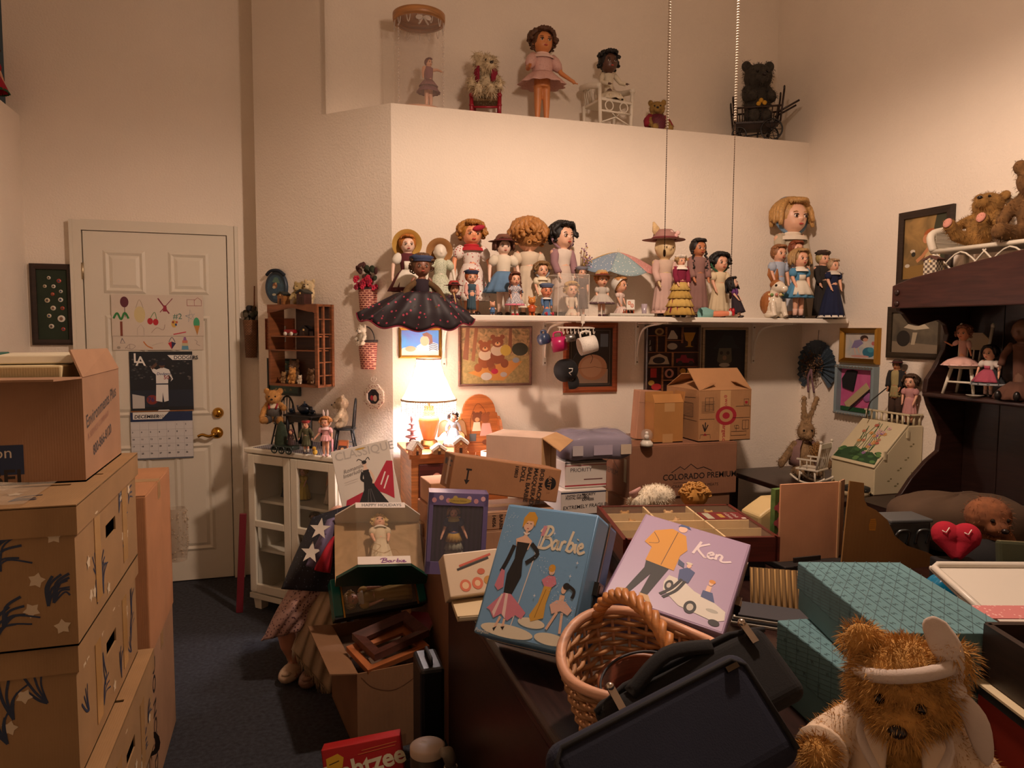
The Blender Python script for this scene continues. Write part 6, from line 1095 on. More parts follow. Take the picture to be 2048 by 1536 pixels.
pr_t = [('p', '#c49a6a', [(.4, 0), (.6, 0), (.6, 1), (.4, 1)])] + [('l', INK, .0015, [(.05, .78-.03*k), (.3, .78-.03*k)]) for k in range(8)] + [('l', INK, .0025, [(.12, .6), (.27, .6), (.27, .86), (.12, .86), (.12, .6)]), ('l', INK, .0015, [(.12, .73), (.27, .73)]), ('l', INK, .0015, [(.195, .6), (.195, .86)]), ('e', RD, .52, .5, .2, .19), ('e', '#b08458', .52, .5, .13, .125), ('e', RD, .52, .5, .07, .065), ('t', RD, 'target.com', .46, .35, .03, -90, .0005), ('e', RD, .5, .88, .03, .028), ('e', '#c49a6a', .5, .88, .02, .018), ('e', RD, .5, .88, .01, .009), ('t', RD, 'wo', .49, .84, .03, -90), ('l', INK, .002, [(.02, .44), (.3, .44)]), ('s', INK, .006, [(.12, .2), (.08, .34)]), ('s', INK, .006, [(.12, .2), (.13, .38)]), ('s', INK, .006, [(.12, .2), (.18, .33)]), ('p', RD, [(.09, .12), (.16, .12), (.125, .17)]), ('l', INK, .002, [(.03, .06), (.04, .14), (.22, .14), (.23, .06)]), ('l', INK, .002, [(.62, .1), (.92, .1), (.92, .18), (.62, .18), (.62, .1)]), ('l', INK, .002, [(.72, .18), (.72, .3), (.68, .3), (.7, .24), (.78, .24), (.76, .3), (.72, .3)]), ('l', INK, .0025, [(.84, .22), (.96, .22), (.96, .4), (.84, .4), (.84, .22)]), ('l', INK, .0015, [(.9, .22), (.9, .4)]), ('l', INK, .002, [(.65, .45), (.98, .45), (.98, .68), (.7, .68)]), ('l', INK, .002, [(.86, .7), (.95, .7), (.95, .82), (.86, .82), (.86, .7)]), ('p', RD, [(.88, .73), (.93, .73), (.93, .78), (.88, .78)])]
pl_ = [('l', INK, .0015, [(.5, .72-.03*k), (.85, .72-.03*k)]) for k in range(9)] + [('l', INK, .002, [(.55, .46), (.55, .74), (.83, .74), (.83, .46), (.55, .46)]), ('l', INK, .002, [(.05, .4), (.95, .4)]), ('e', INK, .3, .22, .1, .08), ('e', '#a8764c', .3, .22, .08, .065), ('l', INK, .002, [(.2, .05), (.2, .12), (.5, .12), (.5, .05)]), ('l', INK, .002, [(.1, .8), (.9, .86)])]
carton('kraft shipping box printed with rooms and a red ring mark', 'carton', (tx0+tx1)/2, 3.23+.17, tz, w_, .33, h_, open_=True, m=mat('#a87a50', 'card'), prints={'front': pr_t, 'left': pl_}, flaps={'f': 40, 'b': 28, 'l': 20, 'r': 25})
sx0, sx1 = onY(1308, 850, 3.26).x, onY(1366, 850, 3.26).x; sh_ = onY(1330, 806, 3.26).z-tz
carton('small tan carton with taped front beside the red ring marked box', 'carton', (sx0+sx1)/2, 3.31, tz, sx1-sx0, .1, sh_, m=mat('#a8743c', 'card'), open_=True, flaps={'f': 55, 'b': 95, 'r': 100}, prints={'front': [('p', '#b58a58', [(.35, .78), (.7, .78), (.7, 1), (.35, 1)]), ('p', '#b58a58', [(.3, 0), (.65, 0), (.65, .22), (.3, .22)])]})
fx0, fx1 = onY(1271, 850, 3.40).x, onY(1322, 850, 3.40).x; fh = onY(1295, 780, 3.42).z-tz
carton('flattened upright pink tinged carton leaning behind the snow globe', 'carton', (fx0+fx1)/2-.01, 3.41, tz, fx1-fx0, .07, fh, m=mat('#b08266', 'card'), seam=False, rot=(0, math.radians(4), 0), prints={'front': [('l', '#7a5440', .002, [(0, .75), (1, .73)])]})
q = onZ(1293, 892, tz); sg = T('snow_globe', 'small snow globe with a white figure on a pearly base', 'snow globe', (q.x, q.y, tz)); MB().lathe((0, 0, 0), [(0, 0), (.032, 0), (.03, .016), (.022, .026), (.018, .03)], mat('#d8d0c0', 'gloss', .3), 20, rip=(6, .1)).build('base', sg); MB().ell((0, 0, .055), .03, mat('#d0c8bc', 'film', a=.2), seg=20, ring=12).build('globe', sg); MB().ell((0, 0, .045), (.012, .012, .014), SNOW).ell((0, 0, .064), .009, SNOW).build('figure', sg)
# parcels left of the meat carton
py = 3.12; a0, a1 = onY(1130, 950, py).x, onY(1213, 950, py).x; z3 = onY(1190, 922, py).z; z2 = onY(1190, 975, py).z; z1 = onY(1190, 1024, py).z; WP = mat('#d0c6bb', 'plain', .5)
cart('white mailing box with red and navy stripes, upper of two', 'mailing_box', a0, a1, py, 3.42, z2+.002, z3, m=WP, seam=False, prints={'front': [('l', '#1c2440', .004, [(0, .97), (1, .97)]), ('l', '#a02030', .003, [(0, .86), (1, .86)]), ('l', '#a02030', .006, [(0, .1), (1, .1)]), ('t', '#2a2430', 'PRIORITY', .12, .62, .026), ('l', '#6a4040', .005, [(.45, .32), (.9, .32)])]})
cart('white express mailing box with handwritten fragile note', 'mailing_box', a0-.03, a1-.015, py-.03, 3.42, z1, z2, m=WP, seam=False, prints={'front': [('l', '#1c2440', .006, [(0, .9), (1, .9)]), ('t', '#241c20', 'UNITED STATES', .1, .74, .014, 0, .0004), ('t', '#241c20', 'POSTAL SERVICE', .1, .64, .014, 0, .0004), ('l', '#241c20', .001, [(.42, .6), (.42, .84)]), ('t', '#241c20', 'PRIORITY', .46, .76, .016, 0, .0005), ('t', '#241c20', 'MAIL', .5, .66, .014, 0, .0005), ('t', '#241c20', 'EXPRESS', .46, .56, .016, 0, .0005), ('t', '#241c20', 'EXTREMELY FRAGILE', .04, .24, .0235, 2, .0002, .1)]})
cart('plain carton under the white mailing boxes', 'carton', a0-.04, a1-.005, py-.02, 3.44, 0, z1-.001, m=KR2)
lq = onY(1185, 872, 3.2); lp_ = T('packaged_blanket', 'folded lilac blanket sealed in clear plastic on the boxes', 'blanket', (lq.x, 3.22, z3+.006), rot=(math.radians(1), math.radians(-1), math.radians(-8))); lw = .36
def sq(u, v, W, D_, H, n_=4):
    a = 2*math.pi*u; b = math.pi*(v-.5); f_ = lambda c: math.copysign(abs(c)**(2/n_), c)
    return (W/2*f_(math.cos(b))*f_(math.cos(a)), D_/2*f_(math.cos(b))*f_(math.sin(a)), H/2*f_(math.sin(b))+H/2 + .004*math.sin(a*7))
MB().grid(lambda u, v: sq(u, v, lw, .28, .12, 5), 40, 12, mat('#7d7488', 'cloth')).build('blanket', lp_); MB().grid(lambda u, v: sq(u, v, lw*1.03, .29, .128, 5), 40, 12, mat('#c9c0c4', 'film', a=.16)).build('wrapper', lp_); [MB().box((x, -.147, .055), (w, .002, .046), mat(c_)).build('sticker', lp_) for x, w, c_ in ((-.1, .05, '#b8aeae'), (.02, .09, '#a89cac'), (.13, .05, '#c0ae98'))]
# white open box
wq = onY(1096, 968, 2.945); zt_ = onY(1096, 876, 2.945).z; wh = zt_-wq.z
ang = 38; ww, wd_ = .19, .2; cen = Vector((wq.x, 2.82, 0)) + RZ(ang) @ Vector((-ww/2, wd_/2, 0)) if False else Vector((wq.x-.03, 2.945, 0)) + RZ(-ang) @ Vector((-.13, .1, 0))
wb = T('carton', 'white faced carton with its kraft flaps hanging open', 'box', (cen.x, cen.y, wq.z), -ang); wm = mat('#d3b8a4', 'card')
MB().box((0, 0, .002), (.26, .2, .004), wm).box((0, 0, wh-.002), (.26, .2, .004), wm).box((0, -.098, wh/2), (.26, .004, wh-.008), wm).box((0, .098, wh/2), (.26, .004, wh-.008), wm).box((-.128, 0, wh/2), (.004, .192, wh-.008), wm).build('body', wb)
wr = MB(); wr.add([(.131, -.1, wh), (.131, .1, wh), (.21, .11, wh-.035), (.21, -.09, wh-.055)], [(0, 1, 2, 3)], KRL, False); wr.build('flap', wb, solid=.004)
for y0, y1 in ((-.1, .015), (.024, .1)): MB().box((.131, (y0+y1)/2, wh/2), (.004, y1-y0, wh), KRL).build('end_flap', wb)
# support carton and long doll mailers
s1x0 = .53; s1z = onY(880, 1168, 2.42).z
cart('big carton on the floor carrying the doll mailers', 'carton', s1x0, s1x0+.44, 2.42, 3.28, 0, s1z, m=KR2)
zA = s1z+.005; rows = [(1098, 1050), (1048, 1008)]
mz = [0, onY(990, 1062, 2.72).z, onY(990, 1028, 2.72).z]
bx0, bx1 = .535, 1.02
cart('long brown doll mailer at the bottom of the mailer pile', 'carton', bx0, bx1, 2.72, 2.95, zA, mz[1]-.001, prints={'front': [('t', INK, 'DOLL', .68, .95, .035, -90, .0008), ('t', INK, '14105', .58, .95, .045, -90, .001)]})
cart('long brown doll mailer printed with vertical lettering, middle of the pile', 'carton', bx0+.01, bx1+.005, 2.725, 2.945, mz[1]+.003, mz[2], prints={'front': [('t', INK, 'GODDESS OF', .62, .95, .02, -90, .0005), ('t', INK, 'THE SUN', .57, .95, .02, -90, .0005), ('t', INK, 'BARBIE DOLL', .52, .95, .02, -90, .0005), ('t', INK, '14056', .46, .95, .02, -90, .0005)]})
mq = onY(1008, 968, 2.72); hgt = .135
mk = carton('long brown mailer tilted on the pile with arrow and doll name print', 'carton', mq.x, 2.80, mq.z-hgt/2+.012, .46, .14, hgt, rot=(math.radians(-3), math.radians(11), math.radians(3)), m=mat('#9a6c48', 'card'), seam=False, prints={'front': [('l', INK, .007, [(.14, .62), (.14, .32)]), ('p', INK, [(.115, .34), (.165, .34), (.14, .2)]), ('l', INK, .007, [(.12, .64), (.17, .64)]), ('t', INK, 'BOB MACKIE', .8, .95, .025, -90, .0007), ('t', INK, 'MASQUERADE', .74, .95, .025, -90, .0007), ('t', INK, 'BALL BARBIE', .68, .95, .025, -90, .0007), ('t', INK, 'DOLL', .62, .95, .025, -90, .0007), ('t', INK, '10803', .56, .95, .02, -90, .0005), ('e', '#14100f', .91, .55, .055, .19), ('t', '#9a6c48', 'MATTEL', .885, .8, .022, -90, .0004)], 'left': [('e', INK, .3, .75, .12, .1), ('l', INK, .008, [(.45, .8), (.9, .8)]), ('l', INK, .006, [(.45, .66), (.8, .66)]), ('e', '#8a5c38', .3, .3, .1, .16), ('p', '#cbb094', [(.5, .1), (.68, .1), (.68, .9), (.5, .9)])]})
s2 = [onY(840, 1030, 2.7), onY(905, 976, 2.7)]
carton('small mailer end with round stamp left of the doll window box', 'carton', .635, 3.07, s1z+.135, .15, .17, .095, rz=5, m=mat('#b8845c', 'card'), seam=False, prints={'front': [('l', INK, .004, [(.3, .34), (.5, .36)]), ('e', '#8a5c40', .5, .7, .08, .16)]})
carton('small mailer end with ink print below the stamped one', 'carton', .625, 3.07, s1z+.044, .15, .17, .088, rz=7, m=mat('#b07c56', 'card'), seam=False, prints={'front': [('l', INK, .005, [(.45, .55), (.7, .58)]), ('e', INK, .25, .55, .05, .06)]})
st_ = s1z+.046
cart('dark carton propping the small mailers', 'carton', s1x0+.005, s1x0+.15, 2.985, 3.16, s1z+.004, st_-.006, m=KR2)
# window doll box (lilac)
pq = onY(905, 1163, 2.47); pz = pq.z; ph = onY(920, 990, 2.5).z-pz; pw = .205
pb = T('doll_box', 'lilac flowered window box with a gowned doll inside', 'doll box', (onY(912, 1100, 2.47).x, 2.50, s1z+.009), rot=(math.radians(-4), math.radians(3.5), math.radians(-10))); LV = mat('#6c5f8a', 'plain', .4); ph = onY(920, 990, 2.5).z-s1z
for sx in (-1, 1): MB().box((sx*pw/2, .02, ph/2), (.006, .1, ph), LV).build('side_panel', pb)
MB().box((0, .068, ph/2), (pw, .004, ph), mat('#4a3c5c', 'stripe', c2='#3a2e48', sc=18)).build('back_panel', pb); MB().box((0, .02, .01), (pw, .1, .02), LV).build('bottom', pb); MB().box((0, .02, ph-.01), (pw, .1, .02), LV).build('top', pb); MB().box((0, -.031, ph-.022), (pw, .004, .044), LV).box((0, -.031, .022), (pw, .004, .044), LV).box((-pw/2+.007, -.031, ph/2), (.014, .004, ph), LV).box((pw/2-.007, -.031, ph/2), (.014, .004, ph), LV).build('front_border', pb)
art(pb, (-pw/2, -.033, ph-.044), (pw, 0, 0), (0, 0, .044), [('e', c_, .08+.12*k, .4+.2*(k % 2), .04, .2) for k, c_ in enumerate(['#c98f98', '#d9b0b0', '#c98f98', '#b9a05a', '#b9a05a', '#d9b0b0', '#c98f98', '#d9a8b0'])] + [('e', '#b59a4a', .52, .4, .2, .24), ('t', '#3a2a1a', 'Collector Edition', .36, .33, .008)])
MB().box((0, -.0305, ph/2), (pw-.02, .002, ph-.08), mat('#cfc8d0', 'film', a=.07)).build('window_film', pb)
dl_ = doll('blonde doll in blue and gold ball gown inside the lilac box', (pb.location.x+.004, 2.525, s1z+.026), ph-.075, rz=-10, arms={1: ((.15, -.03, .66), (.2, -.08, .54)), -1: ((.15, -.03, .66), (.2, -.08, .54))}, hair='#9a6f3c', style='long', dress='#2c3a5c', tiers=['#b08a3c', '#8c8a74', '#9a947c', '#a8a088'], sleeve='#26406a', hf=.17, hem=.02, flare=.16, lock=2.0, collar='#b8a868')
# ================================================================= ON THE DESK
def camR(tilt=0, roll=0, yaw=0): return RZ(-17.2+yaw) @ RX(tilt) @ RY(roll)
def at(px, py, D): return CAM + ray(px, py)*D
def case(label, name, BL, U, V, D_, m, m2, k=1.0, lip=0):
    BL = CAM + (Vector(BL)-CAM)*k; U = Vector(U)*k; V = Vector(V)*k
    x = U.normalized(); z = (V - x*V.dot(x)).normalized(); y = z.cross(x); w, h = U.length, V.length
    R = Matrix((x, y, z)).transposed(); t = T(name, label, 'case', BL + U/2, rot=R)
    MB().box((0, D_*.29, h/2), (w, D_*.58, h), m).build('front_shell', t, bev=.007); MB().box((0, D_*.8, h/2), (w, D_*.4, h), m2).build('back_shell', t, bev=.007)
    MB().box((0, D_*.59, h/2), (w+.003, .006, h+.003), mat('#8a8078', 'metal', .4)).build('seam_strip', t)
    MB().box((w/2+.006, D_*.56, h*.5), (.012, .03, .03), mat('#6a5c50', 'metal', .3)).box((w/2+.012, D_*.56, h*.5), (.004, .018, .018), mat('#8a7a68', 'metal', .3)).build('latch', t)
    MB().tube([(-w/2+.004, .004, .004), (w/2-.004, .004, .004), (w/2-.004, .004, h-.004), (-w/2+.004, .004, h-.004), (-w/2+.004, .004, .004)], .0035, m, 6).build('piping', t)
    return t, w, h
SKP = '#dcb49a'
bt, bw_, bh_ = case('pale blue vinyl doll case drawn with a lady in a black gown', 'doll_case', (.423, 1.682, .758), (.172, -.195, .007), (.124, .125, .283), .125, mat('#6d9ac2', 'gloss', .4), mat('#506c98', 'gloss', .4), .934)
def script(strokes, ox, oy, sx, sy, col, wd): return [('s', col, wd, [(ox+x*sx, oy+y*sy) for x, y in st]) for st in strokes]
BAR = [[(.12, 0), (.2, .5), (.28, 1.0)], [(0, .75), (.15, 1), (.4, 1.05), (.5, .85), (.35, .58), (.2, .52), (.45, .5), (.55, .25), (.35, .02), (.05, 0)], [(.80, .38), (.7, .44), (.6, .22), (.66, .02), (.78, .14), (.83, .44), (.82, .1), (.9, .04)], [(.95, .0), (.99, .44)], [(.97, .25), (1.05, .44), (1.15, .4)], [(1.22, .02), (1.36, .98)], [(1.26, .3), (1.38, .44), (1.48, .28), (1.4, .04), (1.24, .06)], [(1.56, .42), (1.57, .08), (1.64, .04)], [(1.69, .22), (1.85, .3), (1.8, .45), (1.7, .34), (1.7, .1), (1.8, .0), (1.98, .12)], [(1.6, .6), (1.62, .64)]]
CRM = '#d9cfb8'; BLK = '#141214'; PKK = '#c97a8c'
it = script(BAR, .45, .69, .25, .16, CRM, .0062) + [('e', CRM, .35, .06, .28, .045), ('e', CRM, .8, .07, .16, .04), ('e', CRM, .58, .15, .14, .035), ('l', '#cfc8c4', .003, [(.47, .8), (.38, .1)]), ('p', '#c98a98', [(.455, .78), (.49, .78), (.505, .86), (.465, .86)]),
 ('p', SKP, [(.2, .73), (.3, .77), (.38, .73), (.36, .66), (.23, .66)]), ('p', SKP, [(.275, .76), (.315, .76), (.31, .81), (.285, .81)]), ('p', BLK, [(.22, .71), (.36, .71), (.33, .58), (.36, .46), (.3, .3), (.22, .3), (.2, .46), (.24, .58)]), ('s', BLK, .010, [(.2, .68), (.17, .57), (.13, .47)]), ('s', BLK, .010, [(.38, .71), (.47, .64), (.37, .56)]),
 ('p', PKK, [(.22, .32), (.3, .32), (.5, .21), (.47, .16), (.4, .18), (.33, .13), (.25, .17), (.18, .13), (.12, .18), (.08, .19)]), ('p', '#e3c8c4', [(.24, .32), (.27, .32), (.3, .14), (.26, .17)]), ('p', '#e3c8c4', [(.2, .31), (.22, .31), (.18, .14), (.15, .17)]), ('p', PKK, [(.13, .49), (.17, .48), (.2, .36), (.15, .33), (.1, .36)]), ('l', SKP, .006, [(.25, .15), (.22, .07)]), ('l', SKP, .006, [(.3, .14), (.3, .08)]), ('p', BLK, [(.2, .06), (.24, .08), (.22, .04)]), ('p', BLK, [(.28, .08), (.32, .09), (.31, .06)]),
 ('e', SKP, .3, .85, .055, .05), ('p', '#c9932e', [(.235, .82), (.23, .9), (.27, .95), (.33, .955), (.38, .91), (.37, .84), (.34, .88), (.28, .88)]), ('l', BLK, .0018, [(.27, .86), (.29, .86)]), ('l', BLK, .0018, [(.31, .86), (.33, .86)]), ('l', '#a8404a', .002, [(.29, .82), (.31, .82)]), ('s', '#e6e0d6', .003, [(.265, .79), (.3, .775), (.33, .79)]),
 ('p', SKP, [(.62, .49), (.7, .49), (.68, .42), (.64, .42)]), ('p', PKK, [(.58, .46), (.64, .5), (.71, .5), (.74, .45), (.7, .42), (.62, .42)]), ('p', '#c99a3e', [(.62, .42), (.7, .42), (.68, .3), (.69, .2), (.57, .16), (.54, .2), (.6, .3)]), ('e', SKP, .665, .535, .03, .03), ('e', '#c9932e', .66, .555, .035, .028), ('s', '#8a6424', .0015, [(.65, .4), (.62, .28), (.6, .19)]),
 ('p', SKP, [(.8, .38), (.85, .38), (.85, .3), (.8, .3)]), ('p', '#d8b0a0', [(.72, .3), (.78, .34), (.87, .34), (.95, .29), (.92, .25), (.84, .27), (.76, .24)]), ('l', SKP, .006, [(.81, .26), (.74, .13)]), ('l', SKP, .006, [(.86, .26), (.88, .12)]), ('e', SKP, .825, .42, .025, .03), ('e', BLK, .845, .445, .035, .025), ('s', BLK, .007, [(.87, .45), (.93, .42), (.92, .37)])]
g = random.Random(3)
for i in range(70): u_ = g.random(); it.append(('e', '#b8c8d4', .47+u_*.5+g.uniform(-.05, .05), .62-u_*.42+g.uniform(-.05, .08), .004, .003))
for i in range(22): it.append(('e', '#b8c8d4', .1+g.uniform(-.04, .06), .86+g.uniform(-.16, .08), .004, .003))
for x, y in ((.9, .62), (.86, .52), (.6, .81), (.55, .34)): it += [('p', '#d8dce0', [(x-.018, y), (x, y-.003), (x+.018, y), (x, y+.003)]), ('p', '#d8dce0', [(x-.004, y), (x, y-.016), (x+.004, y), (x, y+.016)])]
it.append(('t', '#c8c0b0', 'Ponytail', .02, .012, .012, 0, 0, .2))
art(bt, (-bw_/2, -.0003, 0), (bw_, 0, 0), (0, 0, bh_), it, eps=.000012)
kt, kw, kh = case('lilac vinyl doll case drawn with a yellow coated man and car', 'doll_case', (.689, 1.513, .889), (.208, -.181, -.051), (.251, .212, .109), .105, mat('#a089a6', 'gloss', .4), mat('#8c7692', 'gloss', .4), .98)
KEN = [[(.1, 0), (.25, 1)], [(.6, 1), (.2, .5), (.55, 0), (.62, .02)], [(.66, .2), (.86, .3), (.8, .46), (.69, .32), (.7, .08), (.8, .0), (.92, .12)], [(1.0, .44), (1.0, .02)], [(1.0, .28), (1.1, .45), (1.21, .36), (1.2, .08), (1.32, .02), (1.6, .2)]]
YC = '#c98a22'
it = script(KEN, .53, .69, .22, .16, '#d8c8cc', .0065) + [('p', BLK, [(.2, .5), (.34, .46), (.2, .1), (.15, .1), (.22, .38)]), ('p', BLK, [(.3, .48), (.42, .46), (.34, .12), (.28, .12)]), ('p', '#c09a6a', [(.09, .1), (.17, .12), (.16, .06), (.08, .05)]), ('p', '#c09a6a', [(.27, .12), (.35, .12), (.4, .05), (.3, .07)]), ('p', YC, [(.16, .82), (.3, .9), (.44, .86), (.5, .7), (.46, .62), (.46, .44), (.2, .46), (.2, .62), (.12, .66)]), ('l', '#5a3a14', .0018, [(.36, .88), (.34, .46)]), ('s', '#5a3a14', .0018, [(.16, .8), (.24, .7), (.16, .66)]), ('p', '#3c4a6a', [(.46, .58), (.52, .55), (.53, .5), (.47, .52)]), ('e', SKP, .39, .93, .04, .042), ('p', '#3a5080', [(.34, .95), (.36, .985), (.43, .985), (.46, .95), (.4, .96)]),
 ('p', '#cfc8bc', [(.42, .3), (.44, .38), (.56, .37), (.68, .3), (.84, .26), (.96, .2), (.97, .12), (.9, .08), (.6, .12), (.44, .22)]), ('e', BLK, .47, .28, .035, .055), ('e', '#b8b0a4', .47, .28, .018, .028), ('e', BLK, .69, .14, .05, .062), ('e', '#b8b0a4', .69, .14, .027, .034), ('e', BLK, .9, .07, .045, .03), ('e', '#a8a49a', .86, .17, .05, .018), ('p', '#3a4a78', [(.5, .47), (.56, .52), (.63, .49), (.61, .36), (.52, .36)]), ('s', BLK, .008, [(.55, .38), (.5, .26), (.43, .17)]), ('s', BLK, .008, [(.58, .37), (.54, .25), (.46, .15)]), ('e', SKP, .565, .54, .02, .026), ('e', '#d0c4b0', .56, .565, .028, .012), ('p', '#3a4a78', [(.74, .34), (.82, .34), (.86, .25), (.74, .27)]), ('p', SKP, [(.76, .4), (.8, .4), (.8, .34), (.76, .34)]), ('e', SKP, .785, .43, .02, .025), ('e', '#c9832e', .79, .45, .027, .02)]
art(kt, (-kw/2, -.0003, 0), (kw, 0, 0), (0, 0, kh), it, eps=.000012)
# book box propping the lilac case
pk_ = kt.matrix_basis @ Vector((0, .1, .15)); MBk = T('storage_bin', 'black lidded bin under the lilac doll case', 'bin', (kt.location.x+.15, kt.location.y+.17, ZT), -41); MB().box((0, 0, .026), (.18, .14, .05), mat('#1a1a20', 'plain', .4)).build('body', MBk, bev=.006); MB().box((0, 0, .054), (.186, .146, .008), mat('#22222a', 'plain', .4)).build('lid', MBk, bev=.003)
# compartment tray with dolls' heads
zc = .875; f0, f1 = onZ(1210, 1021, zc), onZ(1440, 1001, zc); ang = -13; tw = (f1-f0).length; td = .40; hh_ = .075
mid = (f0+f1)/2 + RZ(ang) @ Vector((0, -td/2, 0)); tr = T('compartment_case', 'red edged wooden case with cream compartments of small dolls', 'display case', (mid.x, mid.y, zc-hh_), ang); RW = mat('#5a211a', 'wood', .35); CRW = mat('#c9a870', 'card')
for sx in (-1, 1): MB().box((sx*tw/2, 0, hh_/2), (.014, td+.014, hh_), RW).build('side', tr)
for sy in (-1, 1): MB().box((0, sy*td/2, hh_/2), (tw, .014, hh_), RW).build('side', tr)
MB().box((0, 0, .004), (tw, td, .008), CRW).build('base', tr)
for k in (1, 2): MB().box((-tw/2+tw*k/3, 0, hh_/2), (.006, td-.01, hh_-.004), mat('#dcc294', 'card')).build('divider', tr)
for k in (1, 2, 3): MB().box((0, -td/2+td*k/4, hh_/2), (tw-.01, .006, hh_-.004), mat('#dcc294', 'card')).build('divider', tr)
MB().box((0, 0, hh_-.003), (tw-.014, td-.014, .002), mat('#cfc0a0', 'film', a=.08)).build('glass_lid', tr)
lbp = MB().box((tw/3, td*.125, hh_-.002), (tw/3-.01, td/4-.008, .004), mat('#6e1a1c')).build('name_card', tr); art(lbp, (tw/6+.005, td*.004, hh_), (tw/3-.01, 0, 0), (0, td/4-.008, 0), [('p', '#a8a48c', [(.08, .1), (.24, .1), (.24, .9), (.08, .9)]), ('p', '#b08a3c', [(.4, .25), (.52, .25), (.52, .75), (.4, .75)]), ('t', '#d8c4b4', 'A Century', .6, .92, .018, -90), ('t', '#d8c4b4', 'of Dolls', .75, .85, .018, -90), ('p', '#d0c8b8', [(.86, .05), (.96, .05), (.96, .2), (.86, .2)])])
for i, (x, y) in enumerate([(-.33, .375), (0, .375), (.3, .36), (-.33, .1), (.0, .12)]):
    q = tr.matrix_basis @ Vector((x*tw, y*td, 0)); q = Vector((mid.x, mid.y, 0)) + RZ(ang) @ Vector((x*tw, y*td, 0)); teddy(['honey plush bear packed in the corner compartment nearest the white plush animal', 'pale tan plush bear in the middle back compartment', 'ochre plush bear in the compartment behind the red name card', 'honey plush bear next to the blue case in the compartments', 'pale plush bear beside the lilac case in the compartments'][i], (q.x, q.y, zc-hh_+.009), .062, rz=ang-20*i, col=['#a8783c', '#c9a070', '#b08a4c'][i % 3], n=350, fl=.1, group='plush toys in the compartment case', name='plush_toy', cat='plush toy')
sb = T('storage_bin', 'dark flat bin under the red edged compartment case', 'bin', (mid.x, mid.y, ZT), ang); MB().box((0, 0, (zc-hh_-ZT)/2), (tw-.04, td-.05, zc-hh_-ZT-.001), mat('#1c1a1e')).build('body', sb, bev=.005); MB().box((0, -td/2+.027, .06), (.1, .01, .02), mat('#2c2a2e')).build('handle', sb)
q = onZ(1335, 1002, zc); wr_ = T('plush_toy', 'white and pink plush animal lying behind the compartment case', 'plush toy', (q.x-.01, q.y+.075, zc-.05)); mbx = [((0, 0, .05), (.075, .05, .045), None), ((-.07, -.01, .035), (.04, .035, .035), None)]; b = MB()
for c_, r_, R in mbx: b.ell(c_, r_, mat('#d8ccb4', 'fur'))
b.build('body', wr_, voxel=.004); MB().tube([(-.08, -.01, .05), (-.1, -.02, .075), (-.075, -.03, .095)], [.015, .02, .006], mat('#c99a92', 'cloth'), flat=.5).build('ear', wr_); f_ = fur(mbx, 1500, .01, mat('#d8ccb4', 'fur'), 'fur', wr_); f_['kind'] = 'stuff'
q = onZ(1405, 998, zc); cu = T('plush_toy', 'curly golden plush head behind the compartment case', 'plush toy', (q.x+.012, q.y+.075, zc-.05)); e_ = [((0, 0, .045), (.055, .045, .045), None)]; MB().ell((0, 0, .045), (.055, .045, .045), mat('#b5813c', 'fur')).build('body', cu); g = random.Random(8); mb = MB()
for i in range(60): a, b_ = g.uniform(0, 6.28), g.uniform(.2, 1.6); mb.torus((.055*math.sin(b_)*math.cos(a), .045*math.sin(b_)*math.sin(a), .045+.045*math.cos(b_)), .009, .004, mat('#b5813c', 'hair'), R=RX(g.uniform(0, 180)) @ RZ(g.uniform(0, 180)), seg=8, k=5)
mb.build('curls', cu)
cb = T('storage_bin', 'brown carton edge holding plush toys behind the compartment case', 'bin', ((f0.x+f1.x)/2+.05, max(2.42, (f0.y+f1.y)/2+.09), 0), ang); MB().box((0, 0, (zc-.05)/2), (.25, .13, zc-.051), KR2).build('body', cb, bev=.004); MB().box((0, -.066, zc-.12), (.22, .002, .05), KR).build('flap', cb)
# candy print box by the blue case
q = onZ(957, 1170, .80); cbx = T('picture_box', 'cream box printed with orange sweets beside the blue case', 'box', (q.x, q.y, ZT+.036), rot=RZ(-17.2+22) @ RX(-35)); MB().box((0, .03, .06), (.16, .06, .12), mat('#cdb79c', 'plain', .35)).build('body', cbx, bev=.003)
art(cbx, (-.08, -.0003, 0), (.16, 0, 0), (0, 0, .12), [('e', '#c96a4a', .3, .22, .1, .14), ('e', '#d9b48c', .3, .22, .06, .08), ('e', '#c96a4a', .52, .24, .1, .14), ('e', '#d9b48c', .52, .24, .05, .07), ('e', '#b8843a', .72, .28, .08, .1), ('e', '#b85a3a', .62, .5, .07, .07), ('l', '#2a2420', .006, [(.2, .6), (.8, .8)]), ('l', '#b8503a', .006, [(.25, .68), (.85, .88)])])
q2 = onZ(950, 1215, ZT+.02); cb2 = T('picture_box', 'thin cream booklet under the sweets box', 'booklet', (q2.x+.02, q2.y+.02, ZT), -5); MB().box((0, 0, .008), (.14, .12, .014), mat('#c9b590')).build('cover', cb2); MB().box((0, -.0605, .008), (.13, .002, .008), mat('#e0d4b8')).build('pages', cb2)
